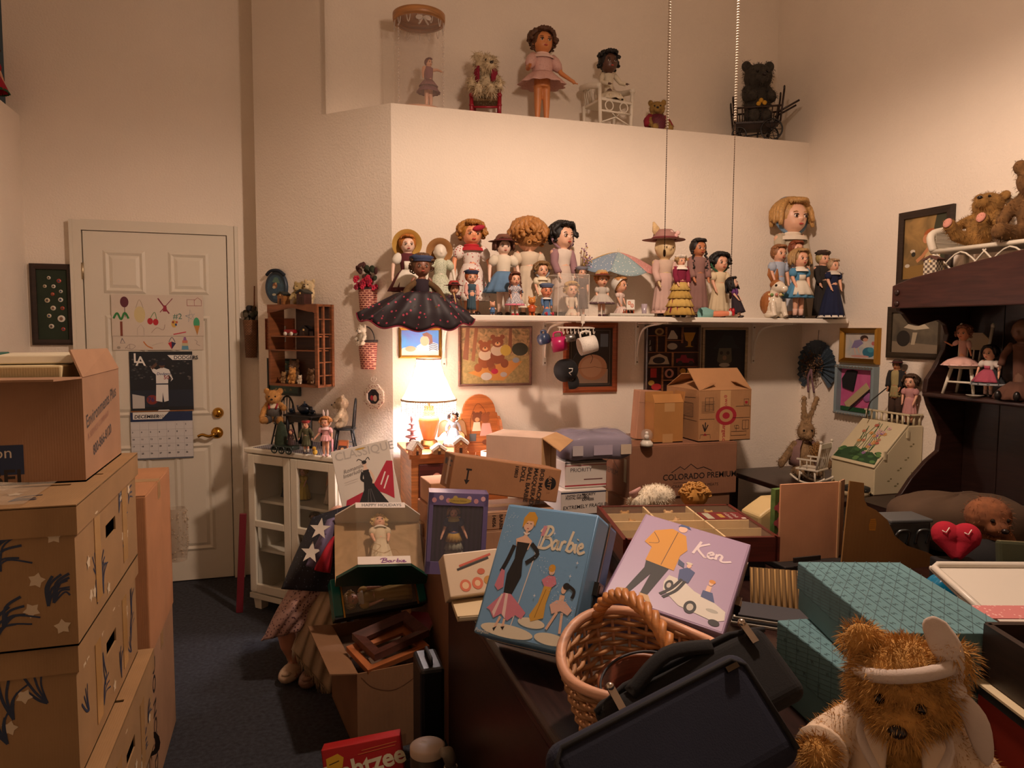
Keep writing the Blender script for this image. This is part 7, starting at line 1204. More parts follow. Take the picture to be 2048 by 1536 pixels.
# wicker basket
ctr = Vector((.635, 1.195, ZT+.004)); wk = T('wicker_basket', 'big oval wicker basket with braided arched handle on the desk', 'basket', ctr, 18); WKM = mat('#a5764c', 'wood', .6); WKR = mat('#b98a6c', 'wood', .6); NS = 26
def rad(z): return .102 + .045*(z/.13)**.8
for k in range(13):
    z = .008+k*.0098; r_ = rad(z); pts = []
    for j in range(NS*4+1):
        a = 2*math.pi*j/(NS*4); wv = .005*math.sin(NS/2*a+math.pi*(k % 2)); rise = .045*max(0, math.sin(a))**2*(z/.13)
        pts.append(((r_+wv)*1.12*math.cos(a), (r_+wv)*.95*math.sin(a), z+rise))
    MB().tube(pts, .0056, WKM, 5, False).build('weaver', wk)
for j in range(NS): a = 2*math.pi*(j+.5)/NS; MB().tube([(rad(z)*1.12*math.cos(a), rad(z)*.95*math.sin(a), z+.045*max(0, math.sin(a))**2*(z/.13)) for z in (0, .045, .09, .135)], .0035, WKR, 5).build('stake', wk)
MB().tube([((.15)*1.12*math.cos(a), .15*.95*math.sin(a), .134+.045*max(0, math.sin(a))**2) for a in [2*math.pi*j/60 for j in range(61)]], .010, mat('#c08f72', 'wood'), 8, False).build('rim', wk)
MB().lathe((0, 0, .004), [(0, 0), (.115, 0)], WKM, 30, sx=1.12, sy=.95).build('base', wk)
for s_ in (0, 1, 2):
    pts = []
    for j in range(49):
        t_ = j/48; a = math.pi*t_; x, z = -.15*math.cos(a), .125+.13*math.sin(a); ph_ = t_*38+s_*2.09; q_ = RZ(-102) @ Vector((x, .009*math.cos(ph_), z+.009*math.sin(ph_))); pts.append((q_.x-.03, q_.y, q_.z))
    MB().tube(pts, .0075, mat('#b5763e', 'wood'), 6).build('handle_strand', wk)
ib = T('splint_basket', 'small brown splint basket with dark hoop handle inside the wicker basket', 'basket', ctr+Vector((-.008, -.012, .018)), rot=(math.radians(12), math.radians(-8), 0)); SP = mat('#6a3420', 'wood', .4)
MB().lathe((0, 0, 0), [(0, .003), (.06, .003), (.078, .09), (.072, .09), (.056, .008)], SP, 28).build('body', ib); MB().torus((0, 0, .09), .078, .006, mat('#7a4426', 'wood'), seg=30).build('rim', ib); MB().tube([(.085*math.cos(a), -.01+.06*math.sin(a), .10+.02*math.sin(a)) for a in [math.pi*j/20 for j in range(21)]], .0025, mat('#22242c'), 6).build('handle', ib); MB().tube([(-.03, -.02, .02), (.02, -.01, .03), (.04, .02, .025)], .008, mat('#7a1c2c', 'cloth'), 8).build('red_ribbon', ib)
# bags
def slab(name, label, loc, R, w, h, d, m, cat='bag', n_=6):
    t = T(name, label, cat, loc, rot=R); MB().box((0, 0, 0), (w, d, h), m).build('body', t, bev=.028); return t
NV = mat('#11162a', 'cloth'); BN = mat('#0c0b0d', 'cloth')
t = slab('laptop_bag', 'navy padded laptop bag with black piping beside the bear', at(1372, 1568, 1.025) + camR(-40, -25) @ Vector((0, 0, .04)), camR(-40, -25), .34, .165, .07, NV)
MB().tube([(-.158, -.033, -.07), (-.158, -.033, .055), (-.142, -.033, .07), (.142, -.033, .07), (.158, -.033, .055), (.158, -.033, -.07)], .004, BN, 6).build('piping', t); MB().box((.135, -.037, .06), (.02, .012, .008), mat('#5a5248', 'metal')).build('zip_pull', t)
t = slab('zip_case', 'black zipped sleeve with silver zip pulls lying on the basket', at(1400, 1402, 1.145), camR(-48, -25), .32, .13, .04, BN)
MB().tube([(-.16, -.012, .05), (-.1, -.014, .066), (.1, -.014, .066), (.16, -.012, .05)], .005, mat('#16161a', 'cloth'), 6).build('zip', t)
for x in (-.125, .125): MB().box((x, -.028, .05), (.012, .005, .034), mat('#b8aca0', 'metal', .25)).ell((x, -.028, .07), .007, mat('#b8aca0', 'metal', .25)).build('zip_pull', t)
MB().tube(crom([(-.1, -.02, .05), (-.02, -.035, .075), (.06, -.02, .06)], 5), .012, BN, 6, flat=.35).build('strap', t)
wd_ = T('wood_block', 'tan wooden corner block between lilac case and black sleeve', 'wood block', at(1447, 1300, 1.475)); zz_ = ZT-wd_.location.z; MB().prism([(-.03, zz_), (.05, zz_), (.03, .012), (-.02, .02)], -.018, .018, mat('#a5814c', 'wood')).build('block', wd_, bev=.003); MB().box((0, -.019, -.02), (.03, .002, .03), mat('#8a6a3c')).build('groove', wd_)
# teal shoe boxes
TL = mat('#587e84', 'card'); A_ = onZ(1595, 1123, 1.0); B_ = onZ(1788, 1115, 1.0); w_ = .222; d_ = .37; a_ = -17.2
def teal(label, cx, cy, z, w, d, h, rz):
    t = T('shoe_box', label, 'box', (cx, cy, z), rz); MB().box((0, 0, h*.46), (w-.006, d-.006, h*.92), TL).build('base', t, bev=.003); MB().box((0, 0, h*.72), (w, d, h*.56), TL).build('lid', t, bev=.003)
    it = []; LC = '#3c5a60'
    for k in range(-8, 14):
        it.append(('l', LC, .0012, [(max(0, min(1, k*.11)), max(0, -k*.11*1.0)), (max(0, min(1, k*.11+1)), 1 if k*.11 < 0 else max(0, 1-k*.11))])) if -.9 < k*.11 < .95 else None
    for k in range(1, 9):
        it.append(('l', LC, .0012, [(k/9, 0), (k/9, 1)]))
        for j in range(12): it.append(('t', LC, 'M', (k-.75)/9, (j+.2+.5*(k % 2))/13, .012, 20))
    art(t, (-w/2, -d/2, h), (w, 0, 0), (0, d, 0), it, eps=.000006); it2 = [i for i in it if i[0] == 'l'] + [('t', LC, 'M', (j+.2)/14, .2+.4*(j % 2), .012, 20) for j in range(13)]
    art(t, (-w/2, d/2, h*.44), (0, -d, 0), (0, 0, h*.56), it2, eps=.000006); return t
ctr2 = A_ + RZ(a_) @ Vector((w_/2, -d_/2, 0))
teal('larger teal patterned shoe box on top of another', ctr2.x, ctr2.y, .897, w_, d_, .103, a_)
teal('lower teal patterned shoe box standing on the desk', ctr2.x-.045, ctr2.y-.02, ZT, w_, d_-.02, .155, a_+9)
# peach folding panel, curved card and what stands round them
yp = 1.92; P0, P1 = onY(1563, 1000, yp), onY(1673, 1000, yp); zb_, zt2 = onY(1620, 1118, yp).z, onY(1620, 966, yp).z
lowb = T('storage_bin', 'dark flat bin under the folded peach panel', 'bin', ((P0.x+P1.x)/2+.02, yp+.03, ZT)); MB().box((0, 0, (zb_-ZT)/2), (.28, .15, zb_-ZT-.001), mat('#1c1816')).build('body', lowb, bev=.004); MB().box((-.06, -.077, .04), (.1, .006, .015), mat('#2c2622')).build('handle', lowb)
pp = T('folded_panel', 'peach coloured folded card panel standing open like a book', 'card panel', ((P0.x+P1.x)/2, yp, zb_), -4); pw_ = P1.x-P0.x; PE = mat('#d8a07a', 'card'); MB().box((0, 0, (zt2-zb_)/2), (pw_, .008, zt2-zb_), PE).build('front_leaf', pp); MB().box((pw_/2+.022, .016, (zt2-zb_)/2), (.052, .006, zt2-zb_), KR, R=RZ(35)).build('side_leaf', pp); MB().box((pw_/2, -.002, (zt2-zb_)/2), (.006, .012, zt2-zb_), mat('#d9ae80')).build('edge', pp)
yc = 1.80; ppx = [(1683, 1130), (1700, 962), (1728, 966), (1729, 1000), (1735, 1012), (1752, 1020), (1775, 1040), (1790, 1072), (1815, 1092), (1855, 1105), (1880, 1118), (1896, 1140), (1890, 1146), (1683, 1142)]
pts = [onY(a, b, yc) for a, b in ppx]; x0 = pts[0].x; z0 = min(p.z for p in pts); cc2 = T('curved_card', 'brown die cut card with a sweeping curved edge', 'card', (x0, yc, z0)); MB().prism([(p.x-x0, max(0, p.z-z0)) for p in pts], 0, .005, mat('#98703f', 'card')).build('card', cc2); q = onY(1745, 1052, yc); MB().box((.1, .03, (ZT-z0)/2), (.22, .05, z0-ZT), mat('#241c18')).build('foot_block', cc2); art(cc2, (q.x-x0-.014, -.0003, q.z-z0-.022), (.028, 0, 0), (0, 0, .045), [('p', '#c98a2c', [(.05, .2), (.9, .15), (1, .6), (.85, 1), (.2, 1), (0, .6)])] + [('l', '#6a4416', .001, [(.15, .35+.13*k), (.85, .35+.13*k)]) for k in range(5)])
q0, q1 = onY(1545, 1040, 1.99), onY(1570, 1040, 1.99); fbz = onY(1556, 1112, 1.99).z; flh = onY(1550, 978, 1.99).z-ZT
fl_ = T('flower_panel', 'tall narrow box printed with pink flowers beside the peach panel', 'box', ((q0.x+q1.x)/2+.02, 1.995, ZT), 6); MB().box((0, 0, flh/2), (.09, .02, flh), mat('#4c6a34', 'blotch', c2='#6a8a44', sc=30)).build('body', fl_); art(fl_, (-.045, -.01, 0), (.09, 0, 0), (0, 0, flh), sum([[('e', '#c4646e', .25+.3*(k % 2)+dx*.16, .12+.105*k+dy*.045, .14, .04) for dx, dy in ((1, 0), (-1, 0), (0, 1), (0, -1))] + [('e', '#d8a84a', .25+.3*(k % 2), .12+.105*k, .05, .015)] for k in range(8)], []))
q = onY(1528, 1060, 2.17); cp2 = T('plastic_toy', 'cream moulded plastic toy part with a sloping side', 'toy', (q.x, 2.18, ZT)); CRP = mat('#c9b07c', 'gloss', .4); hz_ = onY(1530, 1008, 2.12).z-ZT
MB().prism([(-.05, 0), (.09, 0), (.09, hz_), (.03, hz_), (-.02, hz_*.82), (-.05, hz_*.7)], -.05, .06, CRP).build('body', cp2, bev=.008); MB().prism([(-.01, hz_*.62), (.085, hz_*.66), (.075, hz_*.98), (.04, hz_*.98), (.0, hz_*.88)], -.085, -.05, CRP).build('knob', cp2, bev=.008)
q = onZ(1572, 1200, .80); cr_ = T('corrugated_card', 'ribbed tan card leaning by the teal boxes', 'card', (q.x+.01, q.y+.05, ZT+.002), rot=RZ(-30) @ RX(-30)); MB().box((0, 0, .06), (.13, .004, .12), mat('#8a6a3c', 'stripe', c2='#5a4222', sc=22)).build('card', cr_); 
mb = MB()
for k in range(9): MB().tube([(-.06+k*.015, -.003, .002), (-.06+k*.015, -.003, .118)], .0025, mat('#a5824e', 'card'), 5).build('rib', cr_)
q = onZ(1530, 1215, .76); mg = T('magazine', 'thin stack of white magazines under the lilac case', 'magazine', (q.x-.015, q.y-.05, ZT), -40)
for k in range(4): MB().box((.004*k, .003*k, .004+k*.006), (.2, .1, .005), mat(['#d0c8b8', '#2a2a2e', '#c9bfae', '#3a3a40'][k])).build('issue', mg)
# right hand heap
q = at(1822, 1075, 2.35); gc = T('grey_case', 'grey hard case with rounded metal handles', 'case', (q.x+.02, q.y+.06, ZT), -10); MB().box((0, 0, .07), (.14, .1, .14), mat('#3f4140', 'plain', .4)).build('body', gc, bev=.008); MB().box((0, 0, .143), (.148, .108, .012), mat('#56595a', 'plain', .35)).build('lid', gc, bev=.004)
for x in (-.035, .035): MB().tube(crom([(x-.02, -.05, .07), (x-.02, -.062, .11), (x, -.064, .118), (x+.02, -.062, .11), (x+.02, -.05, .07)], 4), .005, mat('#6a7072', 'metal', .4), 6).build('handle', gc)
q = onZ(1945, 1080, .80); cs = T('cushion', 'large brown suede cushion at the back of the desk', 'cushion', (q.x+.05, q.y+.10, ZT), -20); MB().grid(lambda u, v: sq(u, v, .46, .26, .19, 3), 40, 14, mat('#4e3a28', 'cloth')).build('pad', cs); MB().tube([(.225*math.cos(a)*1.0, .12*math.sin(a), .095) for a in [2*math.pi*j/40 for j in range(41)]], .004, mat('#3a2a1c', 'cloth'), 6).build('piping', cs)
q = at(1972, 1095, 2.2); mk_ = teddy('brown plush monkey with tan face slumped on the desk', (q.x, q.y, ZT+.005), .27, legs={k: ((.11, -.08, .09), (.12, -.13, .1)) for k in (-1, 1)}, arms={k: ((.23, -.06, .42), (.2, -.15, .3)) for k in (-1, 1)}, rz=-50, col='#7a4a2c', n=1800, fl=.04, head=(35, 12), ear=0, name='plush_monkey', cat='plush monkey')
MB().ell((0, -.05, .06), (.08, .065, .08), mat('#120f10', 'cloth')).build('black_shirt', mk_)
q = at(1915, 1085, 2.05); hp_ = T('heart_plush', 'red satin heart cushion with white stitched marks', 'heart cushion', (q.x, q.y, q.z-.065), rot=RZ(-40) @ RX(-20)); b = MB(); RDP = mat('#a8102a', 'cloth')
for sx in (-1, 1): b.ell((sx*.026, 0, .085), (.038, .025, .036), RDP).tube([(sx*.03, 0, .08), (0, 0, .02)], [.034, .012], RDP, 12, flat=.7)
b.build('body', hp_, voxel=.004); 
for x in (-.028, .026): MB().tube([(x-.01, -.027, .09), (x, -.028, .085), (x+.008, -.027, .1)], .0015, WHITE, 5).build('stitch', hp_)
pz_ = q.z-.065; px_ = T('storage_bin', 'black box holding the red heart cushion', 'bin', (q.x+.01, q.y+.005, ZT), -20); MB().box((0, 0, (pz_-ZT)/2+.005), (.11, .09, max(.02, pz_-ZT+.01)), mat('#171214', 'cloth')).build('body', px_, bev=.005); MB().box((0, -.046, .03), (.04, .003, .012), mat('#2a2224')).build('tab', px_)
q = at(2075, 1118, 1.88); gb_ = T('green_book', 'olive green padded album standing beside the monkey', 'album', (q.x, q.y, ZT), rot=RZ(-30) @ RX(-12)); MB().box((0, 0, .105), (.16, .03, .21), mat('#34361f', 'cloth')).build('cover', gb_, bev=.008); MB().box((.003, 0, .107), (.156, .02, .206), mat('#9a8f6a')).build('pages', gb_)
q = at(1915, 1180, 1.93); bp_ = T('satin_pillow', 'small turquoise satin pillow behind the white lid', 'pillow', (q.x, q.y, ZT), -20); MB().grid(lambda u, v: sq(u, v, .17, .09, .12, 2.6), 30, 12, mat('#0f6f96', 'gloss', .25)).build('pad', bp_); MB().tube([(.083*math.cos(a), .044*math.sin(a), .06) for a in [2*math.pi*j/30 for j in range(31)]], .0025, mat('#0c5a7a', 'gloss'), 5).build('seam', bp_)
q = onZ(2010, 1200, .86); wl = T('bin_cover', 'big white plastic bin lid with rounded corners', 'lid', (q.x+.02, q.y, .83), rot=RZ(-17.2) @ RX(12)); WPL = mat('#d6cfc2', 'plain', .35)
MB().box((.06, 0, .03), (.36, .3, .012), WPL).build('panel', wl, bev=.004); MB().tube([(-.11, -.14, .04), (.23, -.14, .04), (.24, .13, .04), (.22, .145, .04), (-.1, .145, .04), (-.118, .13, .04), (-.11, -.14, .04)], .009, WPL, 8).build('rim', wl)
sp = T('storage_bin', 'translucent white bin under its big lid', 'bin', (q.x+.06, q.y-.02, ZT), -17.2); MB().box((0, 0, .035), (.32, .2, .065), mat('#b8b0a4')).build('body', sp, bev=.01); MB().box((0, -.1, .055), (.1, .01, .012), mat('#a8a094')).build('handle', sp)
q = onZ(1990, 1232, .865); pkp = T('pink_sheet', 'pink dotted paper sheet on the white lid', 'paper', (q.x, q.y, .872), rot=RZ(-17.2) @ RX(12)); MB().box((.02, 0, .002), (.12, .05, .002), mat('#c97a78', 'dots', c2='#e0b0a8', sc=90, p=.25)).build('sheet', pkp)
q = onZ(1922, 1250, 1.02) + RZ(-11) @ Vector((-.01, -.07, 0)); dr_ = T('wooden_tray', 'dark stained wooden tray of odds and ends', 'tray', (q.x+.185, q.y-.08, .93), -17.2); dd_ = mat('#2a1a12', 'wood', .4)
for sx in (-1, 1): MB().box((sx*.15, 0, .045), (.012, .2, .09), dd_).build('side', dr_)
for sy in (-1, 1): MB().box((0, sy*.1, .045), (.3, .012, .09), dd_).build('side', dr_)
MB().box((0, 0, .006), (.3, .2, .01), dd_).build('bottom', dr_); MB().tube([(-.1, -.02, .075), (-.06, -.06, .05)], .004, WHITE, 6).build('white_stick', dr_)
ob = T('storage_bin', 'tall orange red box at the right front of the desk', 'bin', (q.x+.185, q.y-.09, ZT), -17.2); MB().box((0, 0, .092), (.34, .2, .182), mat('#8a2410', 'plain', .5)).build('body', ob, bev=.004); MB().box((0, 0, .186), (.35, .21, .004), mat('#cdbb98', 'card')).build('paper_sheet', ob); MB().box((-.172, 0, .176), (.004, .2, .012), mat('#141414')).build('black_edge', ob)
# big bear in a bathrobe
bq = at(1808, 1368, 1.05); hB = .30; bz = bq.z-.74*hB; FUR = '#b98a48'
bb = teddy('honey brown teddy bear in a cream bathrobe and tied headband', (bq.x, bq.y, bz), hB, rz=-42, col=FUR, fl=.06, n=42000, wid=.035, head=(-8, 12), arms={1: ((.30, -.06, .40), (.28, -.2, .3)), -1: ((.31, -.08, .42), (.36, -.2, .40))})
RB_ = mat('#d2baa0', 'cloth'); RB2 = mat('#c6b6aa', 'cloth')
s_ = hB; mb = MB().lathe((0, 0, 0), [(.13*s_, .60*s_), (.22*s_, .54*s_), (.255*s_, .42*s_), (.265*s_, .28*s_), (.29*s_, .1*s_), (.31*s_, .0)], RB_, 40, sy=.92, a0=math.radians(-72), a1=math.radians(252), rip=(7, .03)); mb.build('robe', bb, solid=.006)
for sx in (-1, 1):
    pts = {1: [(.15, 0, .53), (.30, -.06, .40), (.29, -.16, .33)], -1: [(-.15, 0, .53), (-.31, -.08, .42), (-.35, -.17, .405)]}[sx]; MB().tube([tuple(x*s_ for x in p) for p in crom(pts, 5)], [.115*s_]*8+[.12*s_, .125*s_, .125*s_], RB_, 16).build('sleeve', bb)
    MB().tube([tuple(x*s_ for x in p) for p in crom([(sx*.1, .02, .62), (sx*.17, -.14, .52), (sx*.06, -.235, .36), (-sx*.04, -.27, .24)], 5)], .04*s_, RB2, 10, flat=.45).build('lapel', bb)
MB().torus((0, 0, .24*s_), .285*s_, .032*s_, RB2, seg=36, sy=.93).build('belt', bb); MB().ell((.02*s_, -.29*s_, .24*s_), (.05*s_, .04*s_, .045*s_), RB2).tube(crom([(.02*s_, -.3*s_, .23*s_), (.05*s_, -.33*s_, .12*s_), (.03*s_, -.34*s_, .02*s_)], 4), .035*s_, RB2, 8, flat=.4).tube(crom([(.02*s_, -.3*s_, .23*s_), (.14*s_, -.31*s_, .16*s_), (.2*s_, -.3*s_, .05*s_)], 4), .035*s_, RB2, 8, flat=.4).build('belt_knot', bb)
MB().torus((0, -.01*s_, .845*s_), .21*s_, .034*s_, RB2, R=RY(-16) @ RX(-8), seg=36).build('headband', bb)
MB().ell((.19*s_, -.10*s_, .80*s_), (.055*s_, .05*s_, .05*s_), RB2).build('headband_knot', bb)
MB().tube([tuple(x*s_ for x in p) for p in crom([(.19, -.1, .81), (.17, -.1, .95), (.11, -.08, 1.07), (.10, -.08, 1.12)], 4)], [.03*s_, .04*s_, .05*s_, .055*s_, .06*s_, .065*s_, .065*s_, .06*s_, .055*s_, .05*s_, .04*s_, .025*s_, .008*s_], RB2, 10, flat=.35).build('headband_tail', bb)
MB().tube([tuple(x*s_ for x in p) for p in crom([(.19, -.1, .79), (.27, -.13, .7), (.31, -.14, .58), (.33, -.14, .5)], 4)], [.03*s_, .04*s_, .045*s_, .05*s_, .052*s_, .052*s_, .05*s_, .046*s_, .042*s_, .036*s_, .03*s_, .02*s_, .008*s_], RB2, 10, flat=.35).build('headband_tail', bb)
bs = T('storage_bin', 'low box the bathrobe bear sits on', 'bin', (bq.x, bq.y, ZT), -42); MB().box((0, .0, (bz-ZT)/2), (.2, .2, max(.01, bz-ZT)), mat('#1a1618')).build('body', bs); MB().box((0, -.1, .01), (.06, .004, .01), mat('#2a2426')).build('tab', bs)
# ================================================================= RIGHT WALL AND CORNER
c, W, H = wallrect(fR, 1686, 656, 1762, 727)
frame('thick gilt frame with a child bending over blue flowers', 'picture', 'framed_picture', c, -90, W, H, .028, .035, GOLD, [('p', mat('#9aa4a8', 'blotch', c2='#c4b8a8', sc=14), [(0, 0), (1, 0), (1, 1), (0, 1)]), ('p', '#7a7096', [(.2, .4), (.3, .7), (.5, .75), (.6, .6), (.4, .4)]), ('e', '#3a2620', .62, .8, .13, .12), ('e', '#b98a70', .66, .74, .08, .07), ('l', '#c9a088', .006, [(.3, .42), (.35, .15)]), ('l', '#c9a088', .006, [(.42, .42), (.48, .2)]), ('e', '#2c6a80', .78, .25, .2, .2), ('e', '#3f8698', .84, .35, .1, .1), ('e', '#b0605a', .92, .6, .06, .08), ('e', '#b98a80', .5, .08, .3, .05)], prof=1)
c, W, H = wallrect(fR, 1679, 731, 1757, 832); SV = mat('#77868a', 'plain', .35)
sbx = frame('silver edged pink shadow box holding doll clothes and a ticket', 'shadow box', 'shadow_box', c, -90, W, H, .02, .045, SV, None, mat('#b8487c', 'blotch', c2='#c96a98', sc=10)); iw, ih = W-.04, H-.04
MB().prism([(-iw*.42, ih*.05), (-iw*.1, -ih*.02), (-iw*.0, ih*.45), (-iw*.15, ih*.48), (-iw*.3, ih*.46), (-iw*.45, ih*.25)], -.016, -.008, mat('#120f12', 'cloth')).build('black_dress', sbx)
MB().box((iw*.02, -.014, -ih*.12), (iw*.8, .004, ih*.17), mat('#b0a078'), R=RY(-38)).build('ticket', sbx); MB().box((iw*.12, -.018, -ih*.2), (iw*.8, .006, .006), mat('#171214'), R=RY(-40)).build('stick', sbx); MB().box((0, -.012, -ih*.44), (iw*.9, .012, ih*.1), mat('#1a4a26', 'cloth')).build('green_base', sbx); MB().ell((iw*.3, -.01, -ih*.12), (iw*.12, .006, ih*.12), mat('#9a5a90', 'cloth')).build('purple_charm', sbx)
mb = MB()
for k in range(26): MB_x = -W/2+.01+(W-.02)*(k % 13)/12; mb.ell((MB_x, -.045, (H/2-.008)*(1 if k < 13 else -1)), (.008, .003, .005), mat('#b8b4ac', 'metal', .3), seg=6, ring=4)
mb.build('silver_beading', sbx)['kind'] = 'stuff'
c, W, H = wallrect(fR, 1800, 418, 1908, 570)
frame('dark framed painting of a red haired child kneeling with birds', 'picture', 'framed_picture', c, -90, W, H, .035, .02, mat('#2c1e14', 'wood'), [('p', mat('#5a4a2c', 'blotch', c2='#b08a50', sc=8), [(0, 0), (1, 0), (1, 1), (0, 1)]), ('p', '#3a3a26', [(.6, .3), (1, .25), (1, 1), (.75, 1), (.65, .6)]), ('p', '#8a6a34', [(0, 0), (1, 0), (1, .25), (0, .2)]), ('p', '#c4a878', [(.5, .3), (.58, .25), (.85, .25), (.88, .45), (.78, .6), (.6, .58)]), ('e', '#a85a2c', .63, .68, .16, .11), ('e', '#c98a60', .52, .63, .07, .07), ('l', '#c08458', .018, [(.62, .5), (.45, .35), (.32, .28)]), ('e', '#d0c4b0', .22, .45, .06, .03), ('e', '#c9c0b0', .1, .22, .06, .03), ('e', '#26241c', .24, .4, .05, .04)])
c, W, H = wallrect(fR, 1778, 612, 1892, 718)
frame('dark framed sepia print of a seated figure reading', 'picture', 'framed_picture', c, -90, W, H, .03, .02, mat('#2e2416', 'wood'), [('p', mat('#3f3a30', 'blotch', c2='#6a5f4c', sc=9), [(0, 0), (1, 0), (1, 1), (0, 1)]), ('p', '#7a6c58', [(0, 0), (1, 0), (1, .2), (0, .28)]), ('p', '#b8ac94', [(.25, .62), (.5, .56), (.8, .6), (.7, .7), (.4, .75)]), ('p', '#a89a80', [(.42, .2), (.5, .2), (.55, .5), (.45, .5)]), ('e', '#8a7a62', .62, .78, .08, .08), ('e', '#221e18', .25, .35, .15, .2)])
# hanging folded fan with dried flowers
p = onX(1634, 735, XR-.012); fn_ = T('wall_fan', 'slate blue pleated fan with dried flowers and ribbon hanging in the corner', 'fan', p, -90); FR = mat('#33414c', 'dots', c2='#6a7478', sc=50, p=.16); R_ = onX(1634, 680, XR).z-p.z; NP = 22
for k in range(NP):
    a0 = math.radians(-50+280*k/NP); a1 = math.radians(-50+280*(k+1)/NP); am = (a0+a1)/2; V = [(.01*math.cos(a0), 0, .01*math.sin(a0)), (R_*math.cos(a0), 0, R_*math.sin(a0)), (R_*1.01*math.cos(am), -.016, R_*1.01*math.sin(am)), (R_*math.cos(a1), 0, R_*math.sin(a1)), (.01*math.cos(a1), 0, .01*math.sin(a1)), (0, -.006, 0)]
    MB().add(V, [(0, 1, 2, 5), (5, 2, 3, 4)], FR, False).build('pleat', fn_)
mb = MB(); g = random.Random(6)
for i in range(150): a, r_ = g.uniform(0, 6.28), R_*.62*math.sqrt(g.random()); e = (r_*math.cos(a), -.03-g.random()*.015, r_*math.sin(a)*.9+.01); mb.tube([(0, -.012, -.02), e], .0009, mat('#4a3420'), 3); mb.ell(e, .0045, mat(['#5a4028', '#6e4e30', '#4a3626'][i % 3], 'cloth'), seg=5, ring=4)
mb.build('dried_flowers', fn_)['kind'] = 'stuff'
for x in (-.02, .012): MB().tube(crom([(0, -.04, -.01), (x, -.045, -.06), (x*1.6, -.03, -.15)], 5), .009, mat('#7a5a60', 'cloth'), 6, flat=.3).build('ribbon', fn_)
MB().tube([(0, 0, R_), (0, .004, R_+.06)], .0015, mat('#2a1c18'), 5).build('hanger', fn_)
# dark corner table, rabbit, rocking chair
zt3 = .69; ct = T('corner_table', 'dark stained small table in the corner under the stuffed rabbit', 'table', (2.72, 3.2, 0)); MB().box((0, 0, zt3-.014), (.6, .84, .028), DW).build('tabletop', ct, bev=.005)
for sx in (-1, 1):
    for sy in (-1, 1): MB().box((sx*.27, sy*.39, (zt3-.028)/2), (.04, .04, zt3-.028), DW).build('leg', ct)
q = onZ(1608, 950, zt3); rh = onY(1608, 782, q.y).z-zt3
rb = T('stuffed_rabbit', 'tan stuffed rabbit with mauve jacket holding a bunch of dried grass', 'stuffed rabbit', (q.x, q.y, zt3), -25); RF = mat('#8f7250', 'fur'); e_ = [((0, .01, .2), (.15, .13, .2), None), ((0, -.02, .52), (.105, .1, .12), None), ((0, -.1, .48), (.055, .05, .05), None)]
for sx in (-1, 1):
    for k in range(5): e_.append(((sx*(.13+.035*k), -.03, .36-.055*k), (.045, .045, .06), None))
    for k in range(4): e_.append(((sx*.1, -.06-.05*k, .07), (.06, .06, .06), None))
    for k in range(6): e_.append(((sx*(.03+.008*k)+.02*k*.4, .0, .63+.055*k), (.036, .018, .04), None))
e_ = [(tuple(x*rh for x in c_), tuple(x*rh for x in r_), None) for c_, r_, R in e_]; b = MB()
for c_, r_, R in e_: b.ell(c_, r_, RF, seg=10, ring=7)
b.build('body', rb, voxel=rh*.02); f_ = fur(e_, 2500, .012*rh/.4, RF, 'fur', rb); f_['kind'] = 'stuff'
MB().lathe((0, .005*rh, 0), [(.09*rh, .42*rh), (.165*rh, .34*rh), (.175*rh, .2*rh), (.17*rh, .12*rh)], mat('#8a6a64', 'cloth'), 28, sy=.9, a0=math.radians(-60), a1=math.radians(240)).build('jacket', rb, solid=.004)
for sx in (-1, 1): MB().ell((sx*.045*rh, -.105*rh, .545*rh), .013*rh, mat('#140e0a', 'gloss', .1)).build('eye', rb); MB().torus((0, -.05*rh, .41*rh), .02*rh, .012*rh, mat('#8a6a64', 'cloth')).build('neck_bow', rb) if sx > 0 else None
mb = MB(); g = random.Random(4)
for i in range(170): a = g.uniform(0, 6.28); e = ((.10+.1*math.cos(a)*g.random())*rh, (-.16+.06*math.sin(a))*rh, (.28+.12*g.random())*rh); mb.tube([(.1*rh, -.15*rh, .18*rh), e], .0012, mat('#9a6f38'), 3); mb.ell(e, .0035, mat(['#b08446', '#8a6030'][i % 2], 'cloth'), seg=4, ring=3)
mb.build('dried_grass', rb)['kind'] = 'stuff'
for x in (-.12, .1): MB().ell((x*rh, -.2*rh, .06*rh), (.03*rh, .025*rh, .035*rh), mat('#7ea8a0', 'gloss', .4)).build('egg', rb)
q = onZ(1622, 968, zt3); rk = T('rocking_chair', 'white spindle rocking chair toy in front of the stuffed rabbit', 'rocking chair', (q.x+.01, q.y+.01, zt3), 205); WC = mat('#d9d0bc', 'plain', .45); k_ = .72
for sx in (-1, 1):
    MB().tube([(sx*.07*k_, (-.13+.26*t)*k_, (.012+.05*(2*t-1)**2)*k_) for t in [i/12 for i in range(13)]], .006*k_, WC, 6, flat=1.5).build('rocker', rk)
    for y in (-.06, .06): MB().tube([(sx*.07*k_, y*k_, .02*k_), (sx*.068*k_, y*k_*.9, .11*k_)], .007*k_, WC, 8).build('leg', rk)
    MB().tube([(sx*.075*k_, .07*k_, .11*k_), (sx*.085*k_, .1*k_, .31*k_)], .009*k_, WC, 8).ell((sx*.085*k_, .1*k_, .322*k_), .012*k_, WC).build('post', rk); MB().box((sx*.083*k_, .0, .185*k_), (.014*k_, .15*k_, .01*k_), WC).build('arm', rk)
    for y in (-.05, 0): MB().tube([(sx*.08*k_, y*k_, .11*k_), (sx*.083*k_, y*k_, .182*k_)], .004*k_, WC, 6).build('arm_spindle', rk)
MB().box((0, 0, .112*k_), (.17*k_, .17*k_, .014*k_), WC).build('seat', rk, bev=.003); MB().box((0, .098*k_, .29*k_), (.16*k_, .012*k_, .035*k_), WC).build('crest_rail', rk)
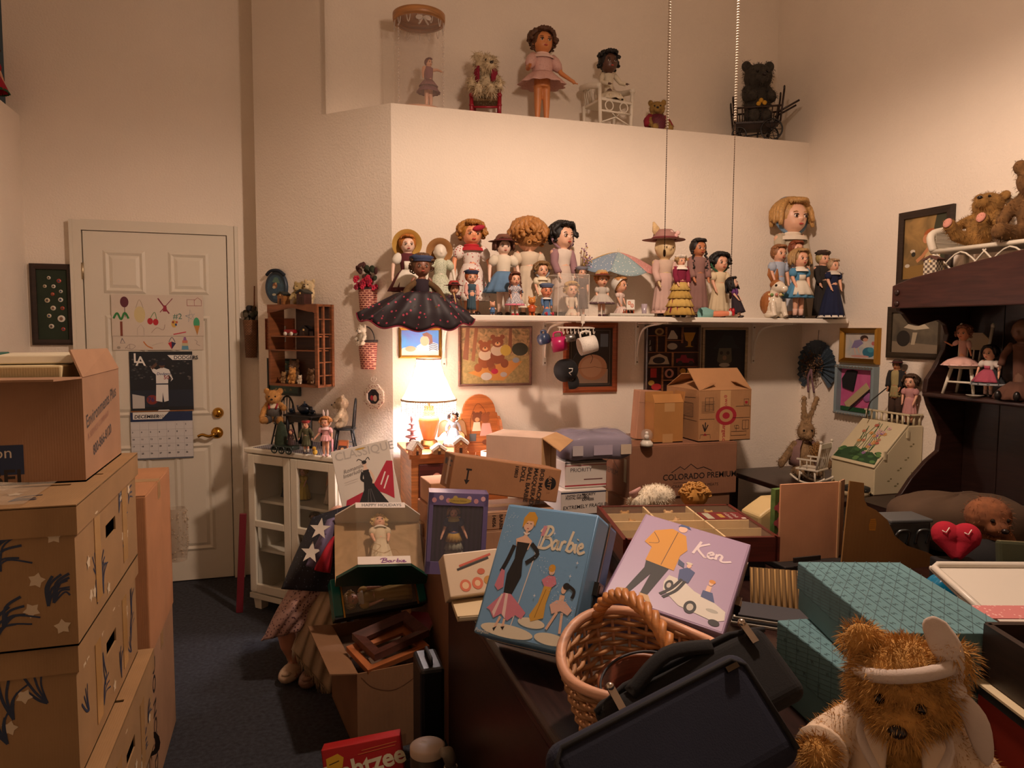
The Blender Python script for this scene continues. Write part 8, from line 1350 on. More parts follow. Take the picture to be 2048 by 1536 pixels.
for k in range(4): x = (-.045+.03*k)*k_; MB().tube([(x, .075*k_, .115*k_), (x, .095*k_, .28*k_)], .0045*k_, WC, 6).build('back_spindle', rk)
# cream slope-front box painted with flowers
CRD = mat('#cdbf9c', 'plain', .45); sx0, sy0, sy1 = 2.735, 2.84, 3.135; sw_ = sy1-sy0; sd_ = XR-.006-sx0; shh = .335
sl = T('slope_desk', 'cream slope lidded box painted with garden flowers and a spindle gallery', 'slope box', ((sx0+XR-.006)/2, (sy0+sy1)/2, zt3), -90)
prof = [(-sd_/2, 0), (sd_/2, 0), (sd_/2, shh), (sd_/2-.09, shh), (-sd_/2, .13)]
n = len(prof); V = [(-sw_/2, a, b) for a, b in prof] + [(sw_/2, a, b) for a, b in prof]; MB().add(V, [tuple(range(n))[::-1], tuple(range(n, 2*n))] + [(i, (i+1) % n, (i+1) % n+n, i+n) for i in range(n)], CRD, False).build('body', sl, bev=.004)
A0 = Vector((-sw_/2, -sd_/2, .13)); A1 = Vector((-sw_/2, sd_/2-.09, shh)); sv = A1-A0; nn = Vector((1, 0, 0)).cross(sv).normalized()
lid = MB(); lo_ = [A0+nn*.002, A0+Vector((sw_, 0, 0))+nn*.002, A1+Vector((sw_, 0, 0))+nn*.002, A1+nn*.002]; lid.add(lo_ + [p_+nn*.01 for p_ in lo_], [(0, 3, 2, 1), (4, 5, 6, 7), (0, 1, 5, 4), (1, 2, 6, 5), (2, 3, 7, 6), (3, 0, 4, 7)], CRD, False); lid = lid.build('lid', sl, bev=.003)
g = random.Random(12); it = [('p', '#2c4a2a', [(.02, .06), (.98, .06), (.95, .2), (.75, .3), (.55, .27), (.35, .36), (.15, .3), (.03, .22)])]
for i in range(26): x, y = g.uniform(.06, .94), g.uniform(.08, .34); it.append(('e', g.choice(['#3f6638', '#587c44', '#24401f']), x, y, .06, .03))
for i in range(12): x = g.uniform(.3, .75); it.append(('s', '#3c5c34', .0035, [(x, .2), (x+g.uniform(-.06, .06), .5), (x+g.uniform(-.12, .12), g.uniform(.6, .95))]))
for i in range(22):
    x, y = g.uniform(.25, .85), g.uniform(.2, .92); cc_ = g.choice(['#b87a60', '#c9955a', '#8a6a94', '#c9a6a0', '#b06050']); q_ = .026
    for k in range(5): it.append(('e', cc_, x+q_*math.cos(k*1.256), y+q_*.8*math.sin(k*1.256), .02, .014))
    it.append(('e', '#8a5a2a', x, y, .01, .008))
art(lid, A0+nn*.0121+Vector((.0, 0, 0)), (sw_, 0, 0), sv, it)
for y in (-sd_/2+.035, -sd_/2+.17): 
    MB().box((sw_/2+.004, y+.02, .17+(y+sd_/2)*.75), (.008, .012, .04), CRD).build('drawer_pull', sl)
art(sl, (sw_/2, -sd_/2, 0), (0, sd_, 0), (0, 0, shh), sum([[('e', '#8a7f58', x, y, .03, .012), ('e', '#7a7048', x+.05, y+.03, .02, .012)] for x, y in ((.3, .2), (.5, .35), (.65, .5), (.45, .12), (.75, .7), (.8, .3))], []))
mb = MB(); 
for k in range(24): MB().ell((-sw_/2+.008+k*(sw_-.016)/23, -sd_/2-.003, .008), .006, CRD, seg=8, ring=6).build('bead', sl)
for k in range(9): x = -sw_/2+.012+k*(sw_-.024)/8; MB().tube([(x, sd_/2-.085, shh), (x, sd_/2-.085, shh+.05)], .0055, CRD, 8).build('spindle', sl)
for k in range(1, 3): MB().tube([(sw_/2-.012, sd_/2-.085+k*.035, shh), (sw_/2-.012, sd_/2-.085+k*.035, shh+.05)], .0055, CRD, 8).build('spindle', sl)
MB().box((0, sd_/2-.085, shh+.054), (sw_, .014, .009), CRD).box((sw_/2-.007, sd_/2-.045, shh+.054), (.014, .085, .009), CRD).build('gallery_rail', sl, bev=.002)
def slp(x, y): return (sl.location.x + (RZ(-90) @ Vector((x, y, 0))).x, sl.location.y + (RZ(-90) @ Vector((x, y, 0))).y, zt3+shh)
loc = slp(.01, sd_/2-.042); fh_ = onX(1800, 722, loc[0]).z-loc[2]
mf = doll('action figure in brown felt hat, dark jacket and khaki shirt on the cream box', loc, fh_, rz=-70, hf=.15, hair='#3a2418', style='short', dress='#9a8a5c', hat='brim', hatc='#33261a', tight=1, hem=.42, flare=.1, waist=.085, sleeve='#1f1b1a', slv='long', skin='#a8704a', shoes='#3a281c', name='action_figure', cat='action figure')
MB().lathe((0, 0, 0), [(.06*fh_, .85*fh_), (.12*fh_, .82*fh_), (.115*fh_, .66*fh_), (.125*fh_, .5*fh_)], mat('#1f1b1a', 'cloth'), 24, sy=.85, a0=math.radians(-55), a1=math.radians(235)).build('jacket', mf, solid=.005)
for sx in (-1, 1): MB().tube([(sx*.05*fh_, 0, .47*fh_), (sx*.055*fh_, 0, .25*fh_), (sx*.058*fh_, 0, .06*fh_)], [.065*fh_, .06*fh_, .05*fh_], mat('#3c281c', 'cloth'), 12).build('trouser_leg', mf)
MB().tube(crom([(-.11*fh_, -.09*fh_, .56*fh_), (-.24*fh_, -.14*fh_, .42*fh_), (-.32*fh_, -.2*fh_, .3*fh_), (-.36*fh_, -.22*fh_, .05*fh_)], 5), .003, mat('#1a120e'), 5).build('whip', mf)
loc = slp(.1, sd_/2-.043); doll('brown haired doll in pink dress beside the action figure', loc, onX(1838, 752, loc[0]).z-loc[2], rz=-70, hair='#4a3422', style='curly', dress='#c08a86', tight=1, hf=.26, hem=.2, flare=.13)
teddy('small grey brown bear behind the gallery rail of the cream box', slp(.055, sd_/2-.06), .045, legs={k: ((.11, -.08, .09), (.12, -.13, .1)) for k in (-1, 1)}, rz=-70, col='#6a5844', n=500, fl=.05)
bt_ = T('button_tin', 'round black tin with white scribble pattern in front of the cream box', 'tin', (2.655, 2.87, zt3)); MB().lathe((0, 0, 0), [(0, 0), (.062, 0), (.062, .03), (0, .03)], mat('#b8a684', 'card'), 28).build('body', bt_); MB().lathe((0, 0, .028), [(.064, 0), (.064, .014), (.05, .018), (0, .02)], mat('#141414', 'dots', c2='#a8a090', sc=90, p=.2), 28).build('lid', bt_)
# hutch: dolls, white chair
def hs(px, py, x): p_ = onX(px, py, x); return (p_.x, p_.y, HUT_SH)
xh = 2.86; p_ = hs(1912, 780, xh); p_ = (p_[0], p_[1]-.045, p_[2]); wc2 = T('doll_chair', 'white spindle backed doll chair on the hutch shelf', 'toy chair', p_, -75); s_ = .27
MB().lathe((0, 0, s_*.42), [(0, 0), (s_*.24, 0), (s_*.26, s_*.02), (s_*.24, s_*.045), (0, s_*.04)], WC, 22).build('seat', wc2)
for sx in (-1, 1):
    for sy in (-1, 1): MB().tube([(sx*s_*.15, sy*s_*.15, s_*.43), (sx*s_*.24, sy*s_*.22, 0)], [s_*.03, s_*.024], WC, 8).build('leg', wc2)
    MB().tube([(sx*s_*.2, s_*.17, s_*.45), (sx*s_*.24, s_*.27, s_*1.08)], s_*.026, WC, 8).ell((sx*s_*.242, s_*.275, s_*1.11), (s_*.03, s_*.03, s_*.05), WC).build('post', wc2)
MB().tube([(-s_*.2, -s_*.19, s_*.2), (s_*.2, -s_*.19, s_*.2)], s_*.018, WC, 6).build('stretcher', wc2); MB().prism([(-s_*.22, s_*.72), (s_*.22, s_*.72), (s_*.22, s_*.9), (s_*.12, s_*1.0), (-s_*.12, s_*1.0), (-s_*.22, s_*.9)], s_*.215, s_*.245, mat('#b8a888')).build('crest', wc2)
for k in range(3): MB().tube([((k-1)*s_*.09, s_*.19, s_*.45), ((k-1)*s_*.1, s_*.23, s_*.74)], s_*.015, WC, 6).build('spindle', wc2)
doll('doll in pink frilled dress with arm raised on the white chair', (p_[0]-.028, p_[1]-.005, HUT_SH+s_*.475), .17, rz=-75, pose='sit', hair='#7a4a34', style='curly', dress='#d0a294', trim='#d8b0a4', hf=.36, flare=.36, skin='#d8946e', arms={-1: ((.24, -.08, .5), (.36, -.14, .58)), 1: ((.2, -.08, .4), (.26, -.14, .3))}, lock=.8)
p_ = hs(1976, 785, 2.84); doll('black haired doll in raspberry apron and white blouse on the hutch shelf', p_, onX(1976, 692, 2.84).z-HUT_SH, rz=-80, hair='#14100e', style='bob', dress='#2a2a2c', bodice='#d8ccc0', sleeve='#d8ccc0', apron='#a84a5c', trim='#8a8a8a', hf=.28, hem=.25, flare=.3, socks='#c9a8a0')
p_ = hs(2040, 790, 2.86); doll('large faceless rag doll in brown corduroy on the hutch shelf', p_, .33, rz=-75, pose='sit', hair='#1a120e', style='none', face=False, dress='#5c3a2a', slv='long', hf=.3, flare=.22, skin='#6a4a38', shoes='#14100f')
pl_ = T('white_saucer', 'white china saucer lying on the hutch shelf edge', 'saucer', (2.785, hs(1950, 788, 2.785)[1], HUT_SH)); MB().lathe((0, 0, 0), [(0, .002), (.02, .001), (.032, .006), (.034, .008), (.02, .005), (0, .005)], mat('#d8d0c0', 'gloss', .3), 26).build('plate', pl_); MB().torus((0, 0, .002), .02, .002, mat('#c8c0b0')).build('foot_ring', pl_)
# on top of the hutch
xw = 2.86; p0, p1 = onX(1897, 520, xw), onX(2260, 500, xw); L_ = abs(p0.y-p1.y); yc_ = (p0.y+p1.y)/2
se = T('wicker_settee', 'white wicker settee on top of the dark hutch', 'settee', (xw, yc_, HUT_TOP), -90); hs_ = onX(1960, 492, xw-.08).z-HUT_TOP; WK2 = mat('#ddd3bf', 'plain', .55)
for sx in (-1, 1):
    for y in (-.09, .09): MB().tube([(sx*(L_/2-.012), y, 0), (sx*(L_/2-.012), y, hs_)], .012, WK2, 8).build('leg', se)
    MB().tube(crom([(sx*(L_/2-.01), -.1, hs_), (sx*(L_/2+.004), -.1, hs_+.07), (sx*(L_/2), .0, hs_+.1), (sx*(L_/2-.03), .1, hs_+.14)], 5), .017, WK2, 8).build('arm', se)
    MB().box((sx*(L_/2-.006), 0, hs_+.04), (.014, .18, .075), mat('#ddd3bf', 'weave', c2='#8a7f68', sc=40)).build('arm_weave', se)
MB().box((0, 0, hs_-.004), (L_, .2, .014), WK2).build('seat', se); MB().tube([(-L_/2, -.1, hs_-.004), (L_/2, -.1, hs_-.004)], .01, WK2).tube([(-L_/2, -.1, hs_*.45), (L_/2, -.1, hs_*.45)], .009, WK2).build('front_rail', se)
for k in range(3): x = -L_*.3+k*L_*.3; MB().tube(crom([(x-L_*.16, -.1, hs_*.5), (x, -.1, hs_*.92), (x+L_*.16, -.1, hs_*.5)], 5), .004, WK2, 5).tube(crom([(x-L_*.16, -.1, hs_*.92), (x, -.1, hs_*.5), (x+L_*.16, -.1, hs_*.92)], 5), .004, WK2, 5).build('lattice', se)
MB().tube(crom([(-L_/2+.02, .1, hs_+.13), (-L_*.3, .11, hs_+.2), (0, .11, hs_+.23), (L_*.3, .11, hs_+.2), (L_/2-.02, .1, hs_+.13)], 6), .016, WK2, 8).build('back_rail', se)
for k in range(14): x = -L_/2+.03+k*(L_-.06)/13; MB().tube([(x, .095, hs_), (x, .105, hs_+.16)], .004, WK2, 5).build('back_stake', se)
q = onX(1985, 478, xw); teddy('golden brown bear with pink foot pads sprawled on the wicker settee', (xw-.045, q.y+.04, HUT_TOP+hs_+.004), .27, rz=-75, col='#8a6430', n=3500, fl=.045, pad='#c98a78', tilt=(-28, 0), legs={1: ((.2, -.2, .14), (.2, -.38, .22)), -1: ((.22, -.2, .1), (.27, -.4, .17))})
q = onX(2040, 425, xw); teddy('second dark brown bear resting behind on the settee', (xw+.0, q.y-.07, HUT_TOP+hs_+.004), .32, rz=-75, col='#6a4a26', n=3000, fl=.045, head=(25, 10))
q = onX(1866, 545, 2.69); hz2 = q.z-HUT_TOP; house('tiny white windowed toy house on the hutch top', (2.69, q.y, HUT_TOP), -75, .055, .055, .055+max(0, hz2), mat('#c9bca4', 'check', c2='#5a4c40', sc=90), mat('#5a3428'), steep=.5)
# ================================================================= CENTRE FLOOR PILE
c0, c1_ = onZ(716, 1514, 0), onZ(868, 1477, 0); u_ = (c1_-c0); cw_ = u_.length; ca_ = math.degrees(math.atan2(u_.y, u_.x)); ch_ = .30; cd_ = .46
cen = c0 + u_/2 + RZ(ca_) @ Vector((0, cd_/2, 0))
big = carton('worn open brown carton on the floor filled with frames', 'carton', cen.x, cen.y, 0, cw_, cd_, ch_, rz=ca_, open_=True, m=mat('#7d5a3c', 'card'), flaps={'l': 172}, prints={'front': [('s', '#5a3c26', .003, [(.05, .95), (.2, .8), (.45, .72), (.7, .8), (.95, .97)]), ('p', '#6a4a30', [(.5, .0), (.62, .0), (.62, .15), (.5, .15)])]})
def bigp(x, y, z): q_ = RZ(ca_) @ Vector((x, y, 0)); return (cen.x+q_.x, cen.y+q_.y, z)
inn = T('wrapped_bundle', 'brown cloth wrapped bundle of things inside the worn carton', 'bundle', bigp(0, 0, .005), ca_); MB().box((0, 0, .125), (cw_-.02, cd_-.02, .25), mat('#5a4636', 'cloth')).build('cloth', inn, bev=.02); MB().box((0, -.1, .255), (.12, .1, .02), mat('#5f4a3a', 'cloth')).build('fold', inn)
def pframe(label, name, loc, R, W, H, b, d, m):
    t = T(name, label, 'picture frame', loc, rot=R); o = [(-W/2, -H/2), (W/2, -H/2), (W/2, H/2), (-W/2, H/2)]; i = [(x-math.copysign(b, x), y-math.copysign(b, y)) for x, y in o]
    for k in range(4):
        q = (k+1) % 4; V = [(o[k][0], o[k][1], 0), (o[q][0], o[q][1], 0), (o[k][0], o[k][1], d), (o[q][0], o[q][1], d), (i[k][0], i[k][1], d*.6), (i[q][0], i[q][1], d*.6), (i[k][0], i[k][1], 0), (i[q][0], i[q][1], 0)]; MB().add(V, [(0, 1, 3, 2), (2, 3, 5, 4), (4, 5, 7, 6), (0, 6, 7, 1)], m, False).build('frame_bar', t)
    return t
rr = ca_+14
pframe('light oak empty picture frame under the dark one', 'photo_frame', bigp(.0, -.12, ch_+.012), RZ(rr) @ RX(9) @ RY(-5), .25, .17, .032, .02, mat('#9c5c34', 'wood'))
pframe('dark walnut empty picture frame on top of the oak one', 'photo_frame', bigp(.02, -.09, ch_+.045), RZ(rr+3) @ RX(10) @ RY(-7), .235, .16, .038, .028, mat('#4a2a22', 'wood', .4, sc=(6, 30, 6)))
rbk = T('red_book', 'thin rose red notebook sticking out beside the frames', 'book', bigp(.165, .02, ch_+.03), rot=RZ(ca_-35) @ RX(8)); MB().box((0, 0, .006), (.11, .15, .012), mat('#8a3440', 'plain', .4)).build('cover', rbk, bev=.002); MB().box((.002, 0, .006), (.108, .148, .007), mat('#cdbba4')).build('pages', rbk)
# cartons behind that carry the gift boxes
tl = onY(765, 1255, 2.98); s2z = ch_+.08
cart('plain carton behind the worn one carrying boxed dolls', 'carton', onY(690, 1250, 3.0).x+.06, onY(690, 1250, 3.0).x+.235, 3.03, 3.3, 0, .56, m=KR2)
GRN = mat('#0c3a2c', 'gloss', .3); TEA = mat('#0f6a66', 'gloss', .25)
hq = onY(763, 1212, 2.83); hb = T('gift_doll_box', 'teal ended holiday doll box with clear window lying on its back', 'doll box', (hq.x, 2.87, ch_+.06), rot=RZ(4) @ RX(-30) @ RY(-3)); wL, wH, wD = .365, .15, .10
MB().box((0, .045, wH/2), (wL, .01, wH), mat('#1a1412')).build('back', hb); MB().box((0, 0, .006), (wL, wD, .012), mat('#14100f')).build('bottom', hb)
for sx in (-1, 1): MB().box((sx*(wL/2-.016), 0, wH/2+.003), (.034, wD, wH+.004), TEA).build('end_cap', hb, bev=.004); MB().box((sx*(wL/2-.036), -.001, wH/2+.003), (.006, wD+.002, wH+.005), GOLD).build('gold_band', hb)
MB().box((0, -wD/2+.002, wH/2), (wL-.07, .003, wH), mat('#d8d4c8', 'film', a=.10)).build('window_film', hb); MB().box((0, 0, wH), (wL-.07, wD, .003), mat('#d8d4c8', 'film', a=.10)).build('top_film', hb)
R3 = hb.rotation_euler.to_matrix()
dq = Vector(hb.location) + R3 @ Vector((-.05-.09, -.005, .06)); dt = doll('blonde doll in gold gown and white fur lying in the teal ended box', dq, .27, hair='#c09a5c', style='curly', dress='#b08a3c', collar='#d8cfc0', sleeve='#c9a050', tight=1, hf=.2, hem=.02, flare=.14, skin='#d89a78')
dt.rotation_euler = (R3 @ RY(90) @ RZ(0)).to_euler()
dt.location = Vector(hb.location) + R3 @ Vector((-.135+.27*.0, .0, .07)); dt.rotation_euler = (R3 @ RY(-90)).to_euler(); dt.location = Vector(hb.location) + R3 @ Vector((.14, .0, .07))
# happy holidays box
bq2 = onY(766, 1150, 2.76); gb2 = T('gift_doll_box', 'faceted Happy Holidays window box with green base and cream doll', 'doll box', (bq2.x, 2.76, bq2.z), rot=RZ(4) @ RX(-54) @ RY(6)); W_, H_, D_ = .2, .31, .12; S_ = .075
hexa = [(-W_/2, -D_/2), (W_/2, -D_/2), (W_/2+S_, D_*.1), (W_/2+S_, D_/2), (-W_/2-S_, D_/2), (-W_/2-S_, D_*.1)]
def hexp(z0, z1, m, nm, sc=1.0):
    n_ = 6; V = [(x*sc, y*sc, z0) for x, y in hexa] + [(x*sc, y*sc, z1) for x, y in hexa]; return MB().add(V, [tuple(range(n_))[::-1], tuple(range(n_, 2*n_))] + [(i, (i+1) % n_, (i+1) % n_+n_, i+n_) for i in range(n_)], m, False).build(nm, gb2)
hexp(-.004, .008, GRN, 'base'); hexp(H_-.006, H_, mat('#cfc4b4'), 'lid'); MB().add([(W_/2+S_, D_/2, .0), (-W_/2-S_, D_/2, 0), (-W_/2-S_, D_/2, H_), (W_/2+S_, D_/2, H_)], [(0, 1, 2, 3)], mat('#b08a5c', 'blotch', c2='#8a6a3c', sc=12), False).build('back_card', gb2, solid=.003)
FI = mat('#d0c4a8', 'film', a=.13)
for k in (0, 1, 5): a_, b_ = hexa[k], hexa[(k+1) % 6]; MB().add([(a_[0], a_[1], .008), (b_[0], b_[1], .008), (b_[0], b_[1], H_-.006), (a_[0], a_[1], H_-.006)], [(0, 1, 2, 3)], FI, False).build('window_film', gb2)
fs = MB().box((0, -D_/2-.002, .022), (W_, .003, .036), mat('#d8ccc0')).build('name_strip', gb2); art(fs, (-W_/2, -D_/2-.0036, .004), (W_, 0, 0), (0, 0, .036), script(BAR, .42, .2, .25, .5, '#7a3a78', .004))
ts_ = MB().box((0, -D_/2-.001, H_-.014), (W_, .003, .028), mat('#d0c6bc')).build('title_strip', gb2); art(ts_, (-W_/2, -D_/2-.0027, H_-.028), (W_, 0, 0), (0, 0, .028), [('t', '#6a6a66', 'HAPPY HOLIDAYS', .12, .25, .02, 0, .0004)])
art(gb2, (-W_/2, -D_/2-.0005, .04), (W_, 0, 0), (0, 0, .17), [('s', '#8a6a3c', .002, [(.3, .1), (.45, .3), (.32, .36), (.28, .22), (.5, .1), (.62, .16)]), ('s', '#8a6a3c', .002, [(.5, .1), (.7, .2), (.8, .06)])])
R4 = gb2.rotation_euler.to_matrix(); d5 = doll('blonde doll in cream gown behind the Happy Holidays window', Vector(gb2.location) + R4 @ Vector((0, .004, .01)), H_-.035, hair='#c4a468', style='curly', dress='#cdbb9a', tight=1, hf=.2, hem=.03, flare=.19, collar='#d8ccb8', skin='#dca486'); d5.rotation_euler = R4.to_euler()
# white fashion-print box leaning on the cabinet
cq = onY(750, 1028, 3.2); cl = T('fashion_doll_box', 'white doll box printed with a lady in a black ball gown', 'doll box', (onY(750, 1028, 3.2).x, 3.2, cq.z-.02), rot=RZ(-6) @ RX(-14) @ RY(-11.5)); W_, H_ = .255, .33
MB().box((0, .04, H_/2), (W_, .08, H_), mat('#cfc8bd', 'plain', .4)).build('body', cl, bev=.003)
art(cl, (-W_/2, -.0003, 0), (W_, 0, 0), (0, 0, H_), [('t', '#b0aaa2', 'CLASSIQUE', .05, .86, .052, 0, .0003), ('e', '#b9963c', .5, .955, .09, .012), ('p', '#a81c34', [(.0, .08), (.1, .32), (.4, .38), (.3, .16), (.05, .0)]), ('p', '#a81c34', [(.55, .4), (.9, .72), (1, .7), (.9, .2), (.78, .28)]), ('l', '#d8d0c8', .006, [(.72, .42), (.84, .58)]), ('l', '#d8d0c8', .006, [(.76, .36), (.88, .52)]), ('p', '#121113', [(.46, .56), (.58, .56), (.62, .42), (.86, .06), (.8, .0), (.2, .0), (.14, .05), (.42, .4)]), ('l', '#5a5858', .002, [(.5, .4), (.38, .02)]), ('l', '#5a5858', .002, [(.54, .4), (.6, .02)]), ('l', '#5a5858', .002, [(.52, .4), (.48, .02)]), ('p', '#121113', [(.47, .66), (.57, .66), (.58, .55), (.46, .55)]), ('s', '#121113', .012, [(.46, .64), (.42, .55), (.5, .5)]), ('s', '#d8b8a0', .009, [(.58, .64), (.62, .55), (.6, .46)]), ('p', '#d8b8a0', [(.48, .66), (.56, .66), (.54, .72), (.5, .72)]), ('e', '#d8b8a0', .52, .74, .035, .034), ('e', '#121113', .52, .765, .042, .026), ('s', '#121113', .003, [(.5, .78), (.44, .82), (.4, .8)]), ('s', '#121113', .003, [(.54, .78), (.6, .82), (.62, .78)]), ('t', '#6a6460', 'Romantic', .14, .67, .024, 8, 0, .3), ('t', '#6a6460', 'Interlude', .12, .61, .024, 8, 0, .3), ('l', '#a8a098', .001, [(.12, .55), (.36, .57)]), ('l', '#a8a098', .001, [(.12, .52), (.36, .54)]), ('s', '#121113', .004, [(.84, .12), (.9, .06), (.95, .09)])])
s3 = cq.z-.03
cart('carton under the white fashion doll box', 'carton', onY(752, 1028, 3.2).x-.13, onY(752, 1028, 3.2).x+.12, 3.31-.005, 3.40, 0, s3, m=KR2) if False else None
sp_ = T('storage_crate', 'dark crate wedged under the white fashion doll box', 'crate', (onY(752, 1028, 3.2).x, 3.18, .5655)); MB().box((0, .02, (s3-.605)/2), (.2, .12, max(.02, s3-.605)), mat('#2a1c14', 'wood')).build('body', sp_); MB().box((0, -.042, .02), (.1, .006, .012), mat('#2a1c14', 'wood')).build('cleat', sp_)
# ---------------- large sitting doll under quilts
f1_ = onZ(578, 1362, 0); f2_ = onZ(618, 1372, 0)
ld2 = T('large_sitting_doll', 'life size doll slumped on a stool under quilts and a cream shawl', 'doll', (f1_.x+.08, f1_.y+.15, 0)); L0 = Vector(ld2.location)
def Lc(v): return tuple(Vector(v)-L0)
SKD = mat('#b98468', 'skin'); b = MB(); k1 = onY(572, 1262, 3.2); 
hipc = Vector((f1_.x+.22, f1_.y+.28, .42))
for (ft, kn) in ((f1_, onY(570, 1255, f1_.y+.0)), (f2_, onY(640, 1250, f1_.y-.0))):
    an_ = ft + Vector((.03, .05, .07)); b.tube([Lc(hipc), Lc((Vector(kn)+hipc)/2), Lc(kn), Lc((Vector(kn)+an_)/2), Lc(an_)], [.07, .065, .048, .045, .03], SKD, 12); b.ell(Lc(ft+Vector((.01, .01, .035))), (.035, .06, .03), SKD)
b.tube([Lc(hipc), Lc(hipc+Vector((.02, .0, .12))), Lc(hipc+Vector((.0, -.03, .16)))], [.1, .1, .05], SKD, 14); b.ell(Lc(hipc+Vector((.01, -.06, .2))), (.06, .06, .07), SKD); b.build('body', ld2, voxel=.01)
for ft, m_ in ((f1_, '#c9b094'), (f2_, '#8a6a58')):
    an_ = ft + Vector((.03, .05, .07)); MB().ell(Lc(ft+Vector((.008, .005, .035))), (.042, .075, .036), mat(m_, 'gloss', .35), R=RZ(-30)).ell(Lc(ft+Vector((-.01, -.05, .055))), (.02, .012, .01), mat(m_, 'cloth')).build('shoe', ld2); MB().tube([Lc(an_), Lc(an_+Vector((-.005, .005, .1)))], [.037, .05], mat('#a88a72', 'cloth'), 12).build('sock', ld2)
stl = T('stool', 'small wooden stool under the slumped doll', 'stool', (hipc.x+.01, hipc.y+.04, 0)); MB().box((0, 0, .315), (.24, .2, .03), DW).build('seat', stl)
for sx in (-1, 1):
    for sy in (-1, 1): MB().box((sx*.1, sy*.08, .15), (.03, .03, .3), DW).build('leg', stl)
def cloth(name, corners, bulge, m, folds=(6, .01), parent=ld2, nu=28, nv=28, solid=.006):
    A, B, Cc, Dd = [Vector(c) for c in corners]
    def f(u, v):
        p_ = A*(1-u)*(1-v) + B*u*(1-v) + Cc*u*v + Dd*(1-u)*v; s__ = math.sin(math.pi*u)*math.sin(math.pi*v)
        p_ = p_ + Vector(bulge)*s__ + Vector((.3, -1, .3)).normalized()*folds[1]*math.sin(folds[0]*2*math.pi*(u*.8+.25*v)+3*v)*(.4+.6*v); return tuple(p_-L0)
    return MB().grid(f, nu, nv, m).build(name, parent, solid=solid)
Yq = f1_.y
cloth('shawl', [onY(612, 1180, Yq+.02), onY(690, 1170, Yq-.12), onY(664, 1392, Yq-.16), onY(585, 1300, Yq-.06)], (-.02, -.05, .02), mat('#b8a488', 'cloth'), (5, .016))
mb = MB(); g = random.Random(3)
for i in range(70): u2 = i/69; a_ = Vector(onY(585, 1300, Yq-.065)).lerp(Vector(onY(664, 1392, Yq-.165)), u2); mb.tube([tuple(a_-L0), tuple(a_-L0+Vector((g.uniform(-.008, .008), -.01, -.03-.015*g.random())))], .0014, mat('#b8a488', 'cloth'), 3)
mb.build('shawl_fringe', ld2)['kind'] = 'stuff'
cloth('flowered_skirt', [onY(585, 1165, Yq+.02), onY(665, 1160, Yq-.02), onY(600, 1262, Yq-.08), onY(522, 1282, Yq-.03)], (-.01, -.06, .03), mat('#a8857a', 'dots', c2='#4a2630', sc=85, p=.3), (4, .008))
cloth('navy_quilt', [onY(625, 1035, Yq+.05), onY(700, 1010, Yq-.02), onY(690, 1185, Yq-.14), onY(562, 1178, Yq-.02)], (-.02, -.07, .03), mat('#151a28', 'dots', c2='#5a6478', sc=70, p=.16), (3, .006))
cloth('star_patchwork', [onY(655, 1040, Yq-.075), onY(670, 1035, Yq-.09), onY(660, 1142, Yq-.17), onY(612, 1132, Yq-.13)], (-.01, -.06, .02), mat('#6a5f7c', 'cloth'), (2, .004))
cloth('red_patch', [onY(655, 1088, Yq-.145), onY(668, 1072, Yq-.15), onY(660, 1146, Yq-.19), onY(628, 1140, Yq-.17)], (-.01, -.045, .02), mat('#a01428', 'cloth'), (3, .004))
for px, py in ((640, 1058), (622, 1105)):
    q = onY(px, py, Yq-.17); V = [tuple(Vector((.045*(1 if k % 2 == 0 else .4)*math.cos(k*math.pi/5+.3), -.0, .045*(1 if k % 2 == 0 else .4)*math.sin(k*math.pi/5+.3)))) for k in range(10)]; o_ = MB().add(V, [tuple(range(10))], mat('#cfc6b8', 'cloth'), False).build('white_star', ld2, solid=.003); o_.location = q-L0; o_.rotation_euler = (-.5, 0, -.4)
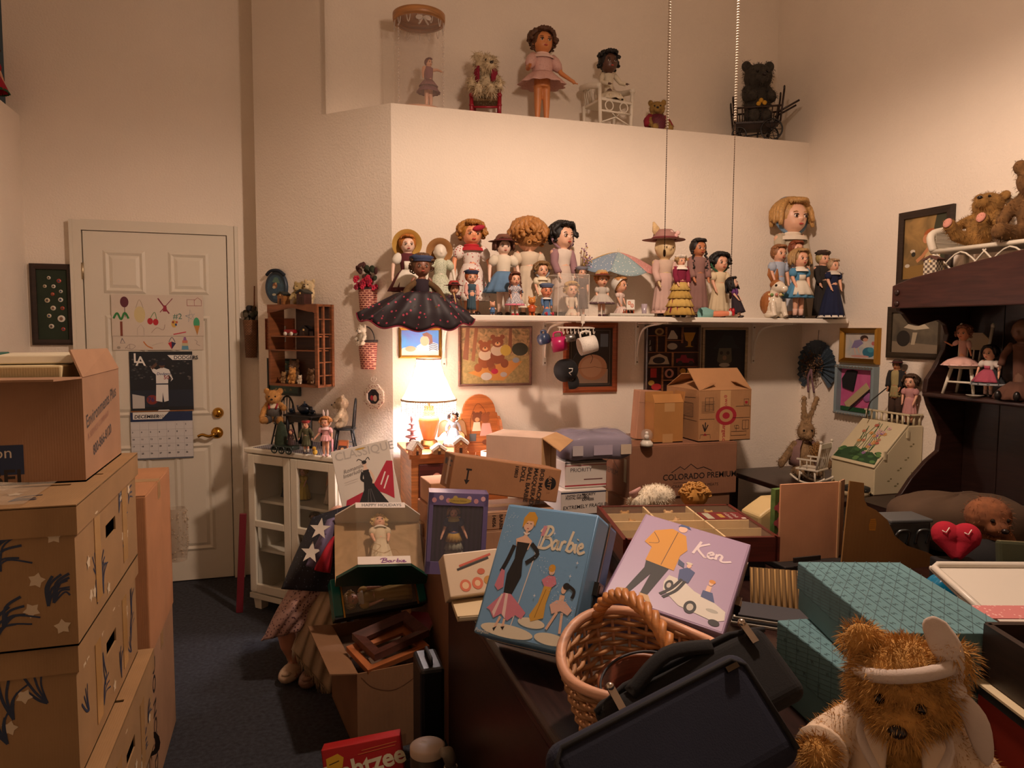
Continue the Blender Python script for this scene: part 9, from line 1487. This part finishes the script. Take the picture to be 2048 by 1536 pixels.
# bottom of the picture: dice game box, jar, spray bottle
q = at(740, 1525, 2.2); yb_ = T('game_box', 'red dice game box lettered in cream standing on the floor', 'game box', (q.x, q.y, 0), rot=RZ(-17.2+6) @ RX(-12) @ RY(-8)); W_, H_ = .24, .235; MB().box((0, .03, H_/2), (W_, .06, H_), mat('#a01618', 'gloss', .4)).build('body', yb_, bev=.003); art(yb_, (-W_/2, -.0003, 0), (W_, 0, 0), (0, 0, H_), [('t', '#d0c8a8', 'Yahtzee', .04, .56, .075, 6, .0022), ('p', '#c99a20', [(.05, .72), (.24, .74), (.27, .86), (.2, .92), (.05, .88)]), ('l', '#3a2a10', .003, [(.08, .8), (.21, .83)]), ('l', '#c9703a', .002, [(.5, .9), (.95, .93)]), ('l', '#c9703a', .002, [(.45, .86), (.93, .89)])])
q = at(855, 1490, 2.12); jr = T('lidded_canister', 'dark canister with a round pale lid on the floor', 'canister', (q.x, q.y, 0)); MB().lathe((0, 0, 0), [(0, 0), (.05, 0), (.05, q.z-.02), (.046, q.z-.02)], mat('#2c1c16', 'gloss', .4), 26).build('body', jr); MB().lathe((0, 0, q.z-.022), [(.051, 0), (.051, .02), (.044, .023), (0, .023)], mat('#c0ab98', 'plain', .4), 30).build('lid', jr); art(jr, (-.044, -.044, q.z+.0012), (.088, 0, 0), (0, .088, 0), [('l', '#c9b088', .002, [(.3, .7), (.5, .6)]), ('l', '#c9b088', .002, [(.35, .78), (.52, .68)])])
q = at(893, 1500, 2.08); sb_ = T('spray_bottle', 'clear grey bottle with pale screw cap lying behind the canister', 'bottle', (q.x+.005, q.y-.035, .0)); hb_ = q.z; MB().lathe((0, 0, 0), [(0, 0), (.03, 0), (.032, hb_*.6), (.024, hb_*.85), (.014, hb_*.93), (.014, hb_*.97)], mat('#6a645c', 'film', a=.45), 22).build('body', sb_); MB().tube([(0, 0, hb_*.95), (-.012, -.01, hb_+.02), (-.03, -.02, hb_+.03)], [.018, .018, .012], mat('#8a7f70', 'plain', .4), 12).build('cap', sb_); MB().torus((0, 0, hb_*.9), .018, .003, mat('#b0a89c', 'metal')).build('ring', sb_)
nb = T('dark_suitcase', 'black case edge standing between carton and desk', 'suitcase', (.435, 2.33, 0), 0); MB().box((0, 0, .2), (.08, .16, .4), mat('#0d0e12', 'plain', .4)).build('shell', nb, bev=.012); MB().tube([(-.0, -.05, .4), (0, -.04, .42), (0, .04, .42), (0, .05, .4)], .006, mat('#1a1a1e'), 6).build('handle', nb)
bpy.data.scenes.remove(_TS)
